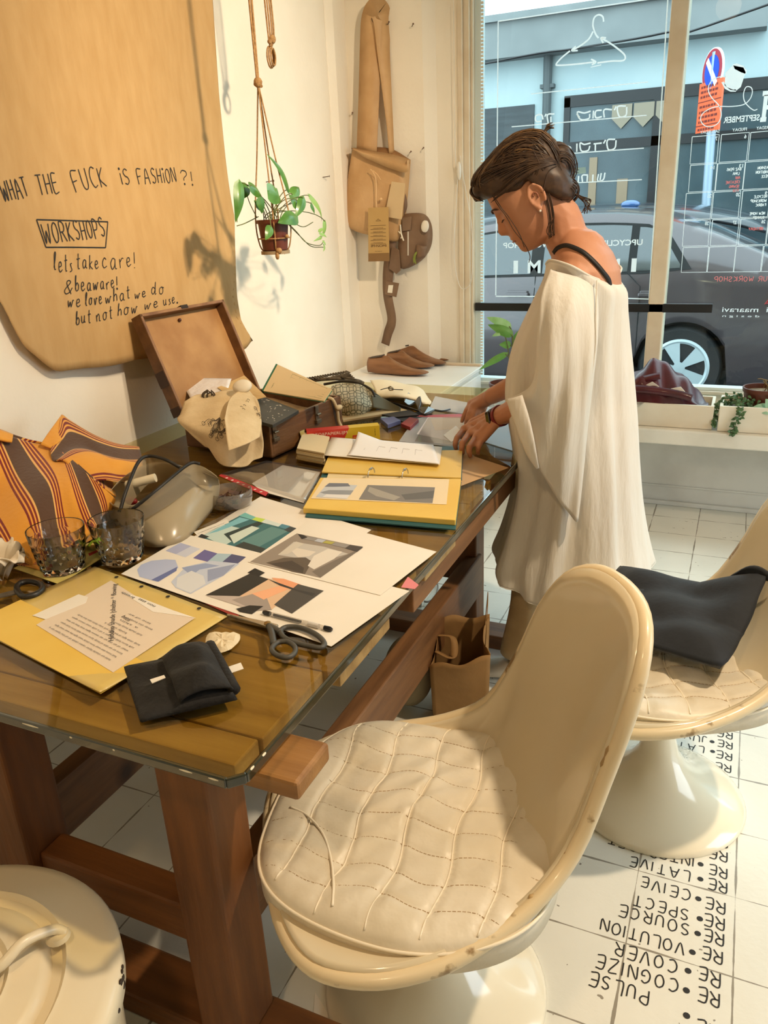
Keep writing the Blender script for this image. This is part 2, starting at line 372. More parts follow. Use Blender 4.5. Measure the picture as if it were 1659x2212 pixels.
# no-parking sign on its pole across the street
SY = 7.2
sg = thing('street_sign', 'round blue and red no-parking sign with orange plate on a grey pole', 'sign', (-.62, SY, ST + .12))
sd = Vector((.5, -.866, 0)).normalized(); sn = Vector((sd.y, -sd.x, 0))   # seen obliquely
if sn.y > 0: sn = -sn
blue_m, red_m, wht_m, org_m, ink_m = mat('sign_blue', (20, 70, 190), .35), mat('sign_red', (168, 48, 62), .4), mat('sign_white', (240, 240, 240), .4), mat('sign_orange', (240, 104, 62), .45), mat('sign_ink', (120, 44, 36), .5)
def disc(m, c, r, d0, d1, n=36):
    m.prism([Vector(c) + sd * (r * cos(2 * pi * i / n)) + Vector((0, 0, r * sin(2 * pi * i / n))) + sn * d0 for i in range(n)], sn * (d1 - d0))
cc = Vector((-.632, SY, 2.532)); RS = .205
m = MB(); disc(m, cc, RS, 0, .02); m.build('sign_rim', wht_m, sg)
m = MB(); disc(m, cc, RS * .95, .02, .023); m.build('red_ring', red_m, sg)
m = MB(); disc(m, cc, RS * .70, .023, .026); m.build('blue_disc', blue_m, sg)
m = MB(); a = cc - sd * RS * .52 + Vector((0, 0, RS * .52)); b = cc + sd * RS * .55 - Vector((0, 0, RS * .62))
t = (b - a).normalized(); w_ = t.cross(sn) * .028; m.prism([a + w_ + sn * .026, b + w_ + sn * .026, b - w_ + sn * .026, a - w_ + sn * .026], sn * .003); m.build('white_slash', wht_m, sg)
m = MB(); pc = Vector((-.61, SY, 2.215)); m.obox(pc + sn * .035, sd * .235, Vector((0, 0, .23)), sn * .01); m.build('orange_plate', org_m, sg)
m = MB(); rr = random.Random(3)
for i, z in enumerate((.19, .145, .1, .01, -.04, -.085, -.13, -.2)):
    x = -.19
    while x < .15:
        wd = rr.uniform(.02, .06); m.obox(pc + sn * .046 + sd * (x + wd / 2) + Vector((0, 0, z)), sd * wd / 2, Vector((0, 0, .011)), sn * .001); x += wd + .016
for z in (.055, -.165): m.obox(pc + sn * .046 + Vector((0, 0, z)), sd * .235, Vector((0, 0, .004)), sn * .001)
m.build('plate_lettering', ink_m, sg)
m = MB(); m.tube([(-.55, SY, ST + .12), (-.62, SY, 2.7)], .045, 12); m.build('pole', mat('galvanised', (160, 178, 196), .45, metal=.3), sg, smooth=60)

# ------------------------------------------------------------------ the car parked outside
paint_m = mat('car_paint', (82, 72, 74), .32, metal=.35, coat=.9)
carglass_m = mat('car_glass', (30, 40, 44), .06, coat=1, spec=.8)
rubber_m = mat('tyre_rubber', (30, 32, 34), .7)
rim_m = mat('alloy', (196, 210, 216), .35, metal=.25)
gap_m = mat('black_gap', (16, 17, 18), .8)
car = thing('parked_car', 'brownish grey car parked at the kerb outside the shop window', 'car', (-1.8, 5.07, ST))
CY, YN = 5.07, 4.19
roof_t = [(-4.12, .66), (-4.05, .78), (-3.6, .9), (-3.0, 1.0), (-2.35, 1.40), (-1.87, 1.47), (-1.46, 1.492), (-1.1, 1.485), (-.85, 1.462), (-.63, 1.40), (-.35, 1.305), (.016, 1.145), (.25, 1.04), (.42, .99), (.47, .90)]
belt_t = [(-4.12, .62), (-3, .95), (-2.1, 1.0), (-.82, 1.02), (-.5, 1.05), (.03, .985), (.42, .95), (.47, .88)]
AX = (-.52, -3.17)
def carsec(x):
    top = interp(roof_t, x)[0]; bl = min(interp(belt_t, x)[0], top - .01)
    inset = .10 * max(0, (-3.6 - x)) ** 1.0 + .25 * max(0, x - .05) ** 1.5
    zb = .20
    for a in AX:
        d = abs(x - a)
        if d < .352: zb = max(zb, .315 + sqrt(.352 ** 2 - d * d))
    zb = min(zb, bl - .12)
    g = max(0, top - bl)
    pr = [(.02, zb), (0, zb + .03), (-.004, max(zb + .05, .62)), (.004, max(zb + .07, .84)), (.022, max(zb + .09, .915)), (.022, max(zb + .1, .925)), (.05, bl),
          (.05 + .34 * g, bl + g * .80), (.07 + .42 * g, bl + g * .93), (.2 + .45 * g, bl + g * .985), (.55, top), (.88, top)]
    w = .88 - inset
    return [(YN + inset + p[0] * (w / .88), p[1]) for p in pr]
xs = sorted(set([-4.12, -4.05] + [-3.95 + i * .055 for i in range(81)] + [.47] + [a + s * .352 for a in AX for s in (-1, 1)]))
rings = []
for x in xs:
    h = carsec(x); rings.append([(x, y, z + ST) for y, z in h] + [(x, 2 * CY - y, z + ST) for y, z in reversed(h[:-1])])
MB().loft(rings, wrap=False, cap=True).build('body', paint_m, car, smooth=35)
# underside and dark wheel houses
u = MB().box((-3.9, YN + .06, ST + .18), (.3, 2 * CY - YN - .06, ST + .3))
for a in AX: u.lathe([(.36, 0), (.36, .1)], (a, YN + .16, ST + .33), 32, (0, 1, 0))
u.build('wheel_house', gap_m, car)
def side(x, t, out=.004):
    s = carsec(x); a, b = s[6], s[7]
    return (x, a[0] + (b[0] - a[0]) * t - out, a[1] + (b[1] - a[1]) * t + ST)
def window(name, x0, x1, t0=.04, t1=lambda x: .97, material=carglass_m, out=.006, n=14):
    m = MB(); m.grid(lambda u, v: side(x0 + (x1 - x0) * u, t0 + (t1(x0 + (x1 - x0) * u) - t0) * v, out), n, 4)
    return m.build(name, material, car, smooth=60)
window('window_trim', -2.85, -.50, 0, lambda x: max(.02, min(1.0, (-.50 - x) / .2, (x + 2.9) / .5)), gap_m, .004)
window('side_window', -1.62, -.96, .05, lambda x: .95)
window('side_window', -2.7, -1.72, .05, lambda x: max(.06, min(.95, (x + 2.78) / .45)))
window('quarter_window', -.90, -.58, .06, lambda x: max(.07, min(.93, (-.55 - x) / .2)))
m = MB(); m.grid(lambda u, v: (lambda x: (x, CY + (v - .5) * 1.12, interp(roof_t, x)[0] + ST + .006 - .03 * abs(v - .5)))(-.52 + u * .68), 10, 6)
m.build('rear_window', mat('rear_screen', (120, 150, 165), .05, coat=1, spec=.9), car, smooth=60)  # pale blue base colour stands in for the reflected sky
for x in (-1.9, -.86):
    MB().box((x, YN - .03, ST + .855), (x + .19, YN - .012, ST + .885)).box((x + .01, YN - .015, ST + .85), (x + .18, YN + .01, ST + .9)).build('door_handle', paint_m, car, bevel=.008)
m = MB()
m.tube([(-.84 - .01, YN - .004, ST + z) for z in (.42, .6, .8, .93)] + [side(-.955, .02, .003)], .004, 6)
m.tube([(-1.67, YN + .004, ST + z) for z in (.25, .6, .84)] + [side(-1.67, .02, .003)], .004, 6)
m.tube([(x, YN + .012, ST + .33) for x in (-2.75, -.95)], .006, 6)
m.build('panel_gap', gap_m, car)
MB().prism([(.02, YN - .012, ST + .80), (.30, YN + .02, ST + .83), (.44, YN + .2, ST + .84), (.44, YN + .2, ST + .96), (.12, YN + .0, ST + .955)], (0, .03, 0)).build('tail_light', mat('tail_lamp', (150, 30, 34), .15, coat=1), car, bevel=.006)
for a in AX:
    wc = Vector((a, YN + .02, ST + .315)); ax = (0, 1, 0)
    tb = MB(); tb.lathe([(.225, .0), (.29, -.008), (.308, .02), (.315, .06), (.315, .17), (.30, .2)], wc, 48, ax)
    tyre = tb.build('wheel', rubber_m, car, smooth=40)
    MB().lathe([(.205, .045), (.0, .05)], wc, 32, ax).build('brake_disc', mat('brake_dark', (60, 66, 70), .5, metal=.4), tyre)
    r_ = MB(); r_.lathe([(.188, .03), (.188, -.004), (.205, -.012), (.222, -.004), (.222, .03)], wc, 48, ax, False, False)
    r_.lathe([(.045, .02), (.045, -.012), (.0, -.014)], wc, 24, ax, False, False)
    for k in range(5):
        t = radians(110 + 72 * k)
        def sp(rad, w, d): return [wc + Vector((cos(t) * rad - sin(t) * s_ * w, d, sin(t) * rad + cos(t) * s_ * w)) for s_ in (-1, 1)]
        a0, a1 = sp(.04, .02, -.010); b0, b1 = sp(.196, .062, -.006)
        r_.prism([a0, a1, b1, b0], (0, .03, 0))
    r_.build('alloy_rim', rim_m, tyre, smooth=30)
# a second car roof just visible beyond it
c2 = thing('dark_car', 'dark car roof with a blue door mirror beyond the parked car', 'car', (-1.9, 6.5, ST))
m = MB(); m.grid(lambda u, v: (-3.4 + 3.4 * u, 6.02 + 1.06 * v, ST + 1.50 * (1 - .12 * abs(2 * u - 1) ** 3) - .10 * abs(2 * v - 1) ** 3), 16, 8)
o = m.build('roof', mat('dark_car_paint', (40, 46, 54), .3, coat=1), c2, smooth=180, solid=.03)
MB().box((-3.6, 6.02, ST + .25), (.1, 7.08, ST + 1.0)).box((-2.9, 6.1, ST + 1.0), (-.5, 7.0, ST + 1.36)).build('body', mat('dark_car_side', (34, 38, 44), .3, coat=.8), c2, bevel=.08)
m = MB(); m.ball((-1.2, 6.02, ST + 1.50), .07, 8, (1.3, .7, .6)); m.build('door_mirror', mat('blue_mirror', (60, 96, 150), .2, coat=1), c2, smooth=180)
for a in (-2.9, -.6):
    MB().lathe([(.31, 0), (.31, .2)], (a, 6.0, ST + .31), 32, (0, 1, 0)).build('wheel', rubber_m, c2)

# ------------------------------------------------------------------ the work table under thick glass
ZT = .72
wd_dark = wood('table_wood', (126, 76, 32), (88, 50, 17), 'z')
wd_x = wood('table_wood_long', (130, 80, 36), (92, 54, 20), 'x')
wd_y = wood('table_wood_rail', (138, 96, 58), (98, 64, 36), 'y')
wd_pl = wood('table_plank', (184, 156, 106), (142, 112, 66), 'x', knots=False)
wd_pale = wood('beam_end_wood', (168, 122, 70), (132, 90, 48), 'x', knots=False)
tglass = clear('table_glass', (240, 234, 206), 1.0, ior=1.5)
tedge = mat('glass_edge', (36, 40, 28), .12, coat=1)
tb = thing('work_table', 'long wooden trestle work table topped with thick smoked glass', 'table', (-1.27, -.42, 0))
GX0, GX1, GY0, GY1 = -1.945, -.664, -1.566, .758
m = MB(); gc = .018
m.prism([(GX0, GY0, ZT - .014), (GX1 - gc, GY0, ZT - .014), (GX1, GY0 + gc, ZT - .014), (GX1, GY1, ZT - .014), (GX0, GY1, ZT - .014)], (0, 0, .014))
gl = m.build('glass_top', tglass, tb)
e = MB(); t = .0035
pl = [(GX0, GY0), (GX1 - gc, GY0), (GX1, GY0 + gc), (GX1, GY1), (GX0, GY1)]
for (a, b) in zip(pl, pl[1:]):
    a, b = Vector((*a, ZT - .0075)), Vector((*b, ZT - .0075)); d = (b - a).normalized(); nrm = Vector((d.y, -d.x, 0))
    if b[1] > .7 and a[1] > .7: continue
    e.obox((a + b) / 2 + nrm * .001, (b - a) / 2 + d * .001, nrm * t, Vector((0, 0, .0078)))
e.build('glass_edge', tedge, gl, bevel=.002)
chip_m = mat('chipped_glass', (236, 226, 200), .4)
for x, w in ((-1.03, .024), (-.95, .004), (-.87, .003), (-.745, .016), (-.70, .012)):
    MB().ball((x, GY0 - .003, ZT - .004), .004, 5, (w / .004, .6, .6)).build('edge_chip', chip_m, gl)
for y in (GY0 + .03, GY0 + .06): MB().ball((GX1 + .003, y, ZT - .001), .003, 5, (.6, 2, .6)).build('edge_chip', chip_m, gl)
ys = [-1.525, -1.46, -1.27, -1.06, -.86, -.66, -.46, -.26, -.05, .15, .36, .56, .70]
for i, (a, b) in enumerate(zip(ys, ys[1:])):
    xr = (-.70, -.695, -.665, -.69, -.672, -.70, -.705, -.70, -.70, -.70, -.70, -.70)[i]
    if i == 7: xr = -.93
    MB().box((-1.86, a + .0015, ZT - .045), (xr, b - .0015, ZT - .018)).build('plank', wd_pl, tb, bevel=.003)
MB().box((-.735, -.90, ZT - .10), (-.683, .70, ZT - .047)).build('side_apron', wd_x if False else wd_y, tb, bevel=.003)
MB().box((-1.86, -1.497, ZT - .078), (-.618, -1.40, ZT - .0455)).build('cross_beam', wd_pale, tb, bevel=.006)
MB().box((-1.86, .0, ZT - .078), (-.70, .09, ZT - .0455)).build('cross_beam', wd_pale, tb, bevel=.006)
for y0, y1, yo in ((-1.50, -1.405, -1.45), (-.005, .085, .04)):
    for x0 in (-1.315, -.875):
        if y0 > -1 and x0 > -1: x0 = -.925
        MB().box((x0, y0, .05), (x0 + .095, y1, ZT - .078)).build('leg', wd_dark, tb, bevel=.006)
    MB().box((-1.5, y0 - .0, 0), (-.60, y1 + .01, .05)).build('floor_beam', wd_x, tb, bevel=.006)
    xr = -.875 if y0 < -1 else -.925
    MB().box((-1.22, yo - .03, .235), (xr, yo + .03, .315)).build('cross_stretcher', wd_x, tb, bevel=.006)
MB().box((-.868, -1.405, .195), (-.82, .03, .335)).build('long_stretcher', wd_y, tb, bevel=.004)
MB().box((-1.30, -1.405, .255), (-1.255, .03, .385)).build('long_stretcher', wd_y, tb, bevel=.004)

# ------------------------------------------------------------------ two worn white tulip chairs
shell_m = mat('chair_shell', (224, 210, 180), .22, c2=(212, 196, 162), scale=3, coat=.5, mid=(.3, .7))
def worn_rim():
    m = mat('chair_rim', (226, 206, 168), .35, c2=(226, 206, 168), coat=.3); n, l = nodes(m); b = n['Principled BSDF']
    tc = n.new('ShaderNodeTexCoord'); t = n.new('ShaderNodeTexNoise'); t.inputs['Scale'].default_value = 13; t.inputs['Detail'].default_value = 5
    l.new(tc.outputs['Object'], t.inputs['Vector']); r = n.new('ShaderNodeValToRGB'); e = r.color_ramp.elements
    e[0].position = .62; e[0].color = lin((228, 208, 170)); e[1].position = .66; e[1].color = lin((150, 122, 82))
    l.new(t.outputs['Fac'], r.inputs[0]); l.new(r.outputs[0], b.inputs['Base Color']); return m
rimw_m = worn_rim()
base_m = mat('chair_base', (238, 228, 204), .14, c2=(232, 220, 194), scale=2, coat=.8)
leather_m = mat('white_leather', (230, 220, 200), .42, c2=(218, 206, 182), scale=9, bump=.25, bscale=26)
stitch_m = mat('stitching', (168, 140, 100), .7)
pipe_m = mat('seam_piping', (240, 228, 204), .45)
SEATZ = .375
def smt(tab, x):
    """catmull-rom through a table of (x, value...)"""
    n = len(tab); i = 0
    while i < n - 2 and x > tab[i + 1][0]: i += 1
    a, b, c, d = tab[max(0, i - 1)], tab[i], tab[i + 1], tab[min(n - 1, i + 2)]
    t = max(0, min(1, (x - b[0]) / (c[0] - b[0]))); h = c[0] - b[0]; out = []
    for q in range(1, len(b)):
        mb = (c[q] - a[q]) / (c[0] - a[0]) * h if c[0] > a[0] else 0; mc = (d[q] - b[q]) / (d[0] - b[0]) * h if d[0] > b[0] else 0
        if i == 0: mb = 0 if q == 1 else c[q] - b[q]
        if i == n - 2: mc = 0 if q == 1 else c[q] - b[q]
        out.append((2 * t ** 3 - 3 * t * t + 1) * b[q] + (t ** 3 - 2 * t * t + t) * mb + (-2 * t ** 3 + 3 * t * t) * c[q] + (t ** 3 - t * t) * mc)
    return out
def Hh(t):
    """height of the shell's rim above the seat, t = angle from the front"""
    a = abs(t)
    return smt([(0, .012), (.7, .018), (1.2, .030), (1.55, .042), (1.85, .066), (2.1, .118), (2.3, .222), (2.5, .335), (2.7, .408), (2.9, .440), (pi, .448)], a)[0]
def Rim(t):
    a = abs(t)
    x, y = smt([(0, .282, 0), (.35, .274, .130), (.7, .235, .224), (1.0, .160, .268), (1.3, .072, .278), (1.55, -.005, .264), (1.85, -.10, .234), (2.1, -.176, .202), (2.3, -.228, .180), (2.5, -.270, .166), (2.7, -.304, .132), (2.9, -.328, .078), (pi, -.338, 0)], a)
    return x, (y if t >= 0 else -y)
def shell_pt(t, s):
    x, y = Rim(t); h = Hh(t); ry = hypot(x, y); dx, dy = x / ry, y / ry
    seat = .246; k = h / .44
    p0, p1, p2, p3 = (0, 0), (min(ry, seat) * (.86), 0), (min(ry, seat) * (1 + .03 * k), h * (.1 + .22 * k)), (ry, h)
    u = s; c = [(1 - u) ** 3, 3 * u * (1 - u) ** 2, 3 * u * u * (1 - u), u ** 3]
    r = sum(a * b[0] for a, b in zip(c, (p0, p1, p2, p3))); z = sum(a * b[1] for a, b in zip(c, (p0, p1, p2, p3)))
    z += .006 * (1 - s) * 0
    ang = t
    # the back narrows to its rounded top: steer the azimuth towards the rim's own direction
    return Vector((r * dx, r * dy, z))
def tulip_chair(label, loc, back_dir, group=None):
    """back_dir: compass direction (radians from +x) in which the backrest stands"""
    t = thing('tulip_chair', label, 'chair', loc, back_dir - pi, group)   # local +x = front
    N, S = 96, 26
    m = MB(); rings = []
    for j in range(1, S + 1):
        rings.append([shell_pt(-pi + 2 * pi * i / N, j / S) + Vector((0, 0, SEATZ)) for i in range(N)])
    m.loft(rings, True, False); o = len(m.v); m.v.append((0, 0, SEATZ)); m.f += [(o, (i + 1) % N, i) for i in range(N)]; m.m += [0] * N
    def local(mb, name, material, parent=t, **k):
        me_o = mb.build(name, material, None, **k); me_o.data.transform(Matrix.Translation(me_o.location)); me_o.location = (0, 0, 0); me_o.parent = parent; return me_o
    sh = local(m, 'seat_shell', shell_m, smooth=180, solid=.016, offset=-1)
    m = MB(); m.tube([shell_pt(-pi + 2 * pi * i / N, 1) + Vector((0, 0, SEATZ - .004)) for i in range(N)], .0125, 10, closed=True)
    local(m, 'rim', rimw_m, smooth=180)
    m = MB(); m.lathe([(.212, 0), (.214, .006), (.207, .015), (.188, .026), (.158, .041), (.125, .058), (.094, .080), (.066, .108), (.047, .142), (.037, .182), (.032, .23), (.031, .28), (.034, .32), (.046, .345), (.08, .362), (.11, .37)], (0, 0, 0), 64)
    local(m, 'pedestal', base_m, smooth=60)
    return t, local
def cushion(label, t, th=.06, inset=.93, rz=0, seed=1, rumple=1.0, sc=1.0, off=(0, 0), arc=None):
    """quilted leather pad lying in the seat: puffed squares between stitched seams, wrinkled along the piping"""
    c = thing('seat_cushion', label, 'cushion', (t.location.x + off[0], t.location.y + off[1], t.location.z + SEATZ), rz, 'white quilted leather seat pads')
    rr = random.Random(seed); ph = [rr.uniform(0, 6) for _ in range(12)]
    bdx, bdy = cos(t.rotation_euler.z + pi - rz), sin(t.rotation_euler.z + pi - rz)   # where the backrest is, in the pad's own axes
    def outline(a):
        # a bit squarer than the shell
        k = 2.7; ca, sa = cos(a), sin(a)
        r = .258 / (abs(ca) ** k + abs(sa) ** k) ** (1 / k)
        return r * (1 + .012 * sin(3 * a + ph[0]) + .008 * sin(7 * a + ph[1])) * sc
    SV = [-.17, -.085, -.0, .085, .165]      # lengthwise (piping) seams, local x -> lines of constant v
    SU = [-.19, -.135, -.08, -.025, .03, .085, .14, .19]
    def warp(x, y): return x + .008 * sin(y * 38 + ph[2]), y + .006 * sin(x * 30 + ph[3]) + .10 * x * y
    def height(x, y, edge):
        wx, wy = warp(x, y)
        z = th * (1 - (edge) ** 7) ** .5 * (.82 + .25 * exp(-((x + .02) ** 2 + y * y) / .03))
        pf = min(1, (1 - edge) * 9)
        for s in SV: z -= .0055 * pf * exp(-((wy - s) / .006) ** 2)
        for s in SU: z -= .0028 * pf * exp(-((wx - s) / .005) ** 2)
        dv = min(abs(wy - s) for s in SV)
        z += rumple * pf * .0030 * exp(-dv / .045) * sin(wx * 85 + wy * 70 + ph[4] + 2.5 * sin(wy * 22)) * (.4 + .6 * max(0, sin(wx * 9 + wy * 14 + ph[5])))
        z += rumple * pf * .004 * sin(wx * 26 + ph[6]) * sin(wy * 24 + ph[7])
        return z + .004
    N, S = 150, 60
    def P(a, s):
        R = outline(a); x, y = R * s * cos(a), R * s * sin(a)
        zb = .24 * max(0, hypot(x, y) - .16) + .10 * max(0, (x * bdx + y * bdy) - .13)
        return Vector((x, y, height(x, y, s) + zb))
    m = MB(); rings = [[P(2 * pi * i / N, (j / S) ** .8) for i in range(N)] for j in range(1, S + 1)]
    low = [[Vector((p.x * k, p.y * k, zz)) for p in rings[-1]] for k, zz in ((1.0, .002), (.92, .001), (.6, -.001 + .003))]
    rings[-1] = [Vector((p.x, p.y, .012 + .24 * max(0, hypot(p.x, p.y) - .16))) for p in rings[-1]]
    m.loft(rings + low, True, False); o = len(m.v); m.v.append((0, 0, height(0, 0, 0))); m.f += [(o, i, (i + 1) % N) for i in range(N)]; m.m += [0] * N
    o2 = len(m.v); m.v.append((0, 0, .002)); b0 = (S + 2) * N; m.f += [(o2, b0 + (i + 1) % N, b0 + i) for i in range(N)]; m.m += [0] * N
    def put(mb, name, material, **k):
        ob = mb.build(name, material, None, **k); ob.data.transform(Matrix.Translation(ob.location)); ob.location = (0, 0, 0); ob.parent = c; return ob
    put(m, 'leather_cover', leather_m, smooth=180)
    def on(x, y, dz):
        a = atan2(y, x); R = outline(a); e = hypot(x, y) / R
        if e > .97: return None
        zb = .24 * max(0, hypot(x, y) - .16) + .10 * max(0, (x * bdx + y * bdy) - .13)
        return Vector((x, y, height(x, y, e) + zb + dz))
    m = MB()
    for s in SV:
        seg = []
        for i in range(70):
            x = -.25 + .5 * i / 69; y = s
            for _ in range(6): wx, wy = warp(x, y); y -= (wy - s)
            p = on(x, y, .0012)
            if p is not None: seg.append(p)
        if len(seg) > 3: m.tube(seg, .0017, 6)
    put(m, 'seam_piping', pipe_m, smooth=180)
    m = MB()
    for s in SU:
        seg = []
        for i in range(70):
            y = -.25 + .5 * i / 69; x = s
            for _ in range(6): wx, wy = warp(x, y); x -= (wx - s)
            p = on(x, y, .0002)
            if p is not None: seg.append(p)
        for i in range(0, len(seg) - 1): m.tube([seg[i], lerp(seg[i], seg[i + 1], .72)], .0008, 4)
    put(m, 'stitching', stitch_m)
    if arc:
        q = []
        for wx_, wy_ in arc:
            dx_, dy_ = wx_ - c.location.x, wy_ - c.location.y; p_ = on(dx_ * cos(-rz) - dy_ * sin(-rz), dx_ * sin(-rz) + dy_ * cos(-rz), .0014)
            if p_ is not None: q.append(p_)
        m = MB(); m.tube(spline(q, 6), .0022, 6); put(m, 'pocket_seam', pipe_m, smooth=180)
    m = MB(); m.tube([Vector((p.x, p.y, p.z + .003)) for p in rings[-1]], .0028, 6, closed=True); put(m, 'edge_welt', pipe_m, smooth=180)
    return c
ch1, _ = tulip_chair('worn white tulip chair with chipped rim drawn up to the near end of the table', (-.528, -1.228, 0), radians(35))
cushion('rumpled white quilted leather pad on the chair by the near table corner', ch1, seed=4, off=(-.022, -.012), rz=radians(-85), sc=1.0, arc=[p[:2] for p in [(-0.758,-1.317,0.452),(-0.719,-1.326,0.452),(-0.675,-1.352,0.452),(-0.639,-1.392,0.452),(-0.611,-1.436,0.452),(-0.592,-1.476,0.452),(-0.578,-1.504,0.452)]])
ch2, _ = tulip_chair('white tulip chair with a dark folded shirt on its seat, behind the other chair', (-.195, -.535, 0), radians(24))
cushion('white quilted leather pad squashed under the dark folded shirt', ch2, th=.05, seed=9, sc=.98, off=(-.02, -.01), rz=radians(-70))
# scratches and patches of lost paint on the near chair
wear_m = mat('lost_paint', (146, 116, 76), .6, c2=(190, 160, 112), scale=30)
def shell_world(t, s, lift):
    p = shell_pt(t, s) + Vector((0, 0, SEATZ)); p = p + (Vector((0, 0, SEATZ + .3)) - p).normalized() * lift
    return Matrix.Rotation(radians(35) - pi, 3, 'Z') @ p + ch1.location
def wear(name, pts, w):
    m = MB(); m.tube(pts, w, 6); o = m.build(name, wear_m, None, smooth=180); o.data.transform(Matrix.Translation(o.location)); o.location = (0, 0, 0)
    o.data.transform(ch1.matrix_world.inverted()); o.parent = ch1; return o
bpy.context.view_layer.update()
wear('back_scratch', [shell_world(-2.733 + .01 * i, .84 - .016 * i, .0005) for i in range(5)], [.0008, .0022, .0026, .002, .0008])
for t_, n_, w_ in ((2.32, 5, .006), (2.05, 3, .004), (1.83, 3, .005), (-.35, 4, .004)):
    wear('rim_chip', [shell_world(t_ + .02 * i, .995, .007) for i in range(n_)], [w_ * (.5 if i in (0, n_ - 1) else 1.0 + .3 * (i % 2)) for i in range(n_)])
# ------------------------------------------------------------------ dark shirt folded on the far chair
shirt_m = mat('navy_shirt', (30, 35, 44), .8, c2=(25, 30, 38), scale=30, sheen=.08, bump=.1, bscale=80)
sx = thing('folded_shirt', 'dark navy shirt folded on the seat of the far tulip chair', 'shirt', (-.2, -.5, .43))
def shirt_pt(u, v):
    # u along the placket (far-left to right), v from the front edge to the back
    c = quad_uv([(-.345, -.585, .452), (-.085, -.665, .462), (-.005, -.41, .50), (-.34, -.29, .475)])
    p = c(u, v); e = min(1, 6 * min(u, 1 - u), 6 * min(v, 1 - v))
    p.z += .010 + .020 * (1 - (1 - e) ** 2) + .007 * sin(u * 9 + v * 7) * e + .005 * sin(u * 4 - v * 16 + 1) * e + .10 * max(0, u - .6) * max(0, v - .45) * 3
    return p
def slab_cloth(fn, nu=40, nv=40, zb=None):
    m = MB(); m.grid(fn, nu, nv); return m
o = slab_cloth(shirt_pt).build('shirt_body', shirt_m, sx, smooth=180, solid=.02, offset=-1)
m = MB(); m.grid(lambda u, v: shirt_pt(.28 + .10 * u, .04 + .9 * v) + Vector((0, 0, .0035)), 4, 30); m.build('placket', shirt_m, sx, smooth=180, solid=.003)
for i in range(3):
    p = shirt_pt(.33, .2 + .28 * i); MB().lathe([(.006, 0), (.006, .002), (.0035, .002)], p + Vector((0, 0, .006)), 14).build('button', mat('black_button%d' % i, (14, 14, 16), .3), sx)
m = MB(); m.grid(lambda u, v: lerp(shirt_pt(.62 + .36 * u, .97), shirt_pt(.62 + .36 * u, .97) + Vector((.03, -.015, .05 * sin(pi * u) + .006)), v) + Vector((0, 0, .004)), 14, 6); m.build('collar', shirt_m, sx, smooth=180, solid=.006)
m = MB(); m.grid(lambda u, v: shirt_pt(.0 + .28 * u, .02 + .6 * v) + Vector((-.012, 0, .012 + .004 * sin(9 * v))), 10, 20); m.build('sleeve', shirt_m, sx, smooth=180, solid=.008)
# ------------------------------------------------------------------ white enamel bin in the near corner
bin_m = mat('enamel_bin', (232, 220, 192), .35, c2=(224, 206, 170), scale=3, coat=.2)
bn = thing('bin', 'white enamel pedal bin with ringed lid beside the near table end', 'bin', (-1.065, -1.815, 0))
bc = Vector((-1.065, -1.815, 0)); br = .268; bz = .395
MB().lathe([(.235, 0), (.24, .012), (.252, .30), (.256, .36), (.252, .365)], bc, 64).build('bin_body', bin_m, bn, smooth=50)
MB().lathe([(br - .004, .352), (br, .358), (br, .388), (br - .004, bz), (br - .02, bz + .006), (.20, bz + .014), (.193, bz + .018), (.186, bz + .009), (.172, bz + .008), (.163, bz + .020), (.156, bz + .024), (.125, bz + .027), (.118, bz + .031), (.111, bz + .021), (.100, bz + .021), (.092, bz + .033), (.03, bz + .038), (.0, bz + .038)], bc, 72, capb=False, capt=False).build('bin_lid', bin_m, bn, smooth=40)
m = MB(); a0, a1 = (-0.98,-1.75,0.42), (-0.96,-1.668,0.42)
m.tube(spline([Vector(a0) + Vector((-.05, -.04, .006)), Vector(a0) + Vector((0, 0, .024)), lerp(a0, a1, .5) + Vector((0, 0, .034)), Vector(a1) + Vector((0, 0, .018)), Vector(a1) + Vector((.012, .01, .006))], 6), .008, 8)
hd = m.build('lid_handle', bin_m, bn, smooth=180)
m = MB(); m.lathe([(.018, 0), (.016, .008), (.0, .010)], Vector(a1) + Vector((.004, .003, .002)), 16, capt=False); m.build('handle_lug', bin_m, hd, smooth=60)
m = MB(); rr = random.Random(5)
for i in range(26):
    a = rr.uniform(-1.1, .7); m.ball(bc + Vector((br * cos(a), br * sin(a), .374 + rr.uniform(-.012, .018))), .004, 5, (.5, rr.uniform(.6, 2.2), .8), Matrix.Rotation(a, 3, 'Z'))
m.build('chipped_enamel', mat('bare_iron', (52, 40, 30), .7), bn)['kind'] = 'stuff'

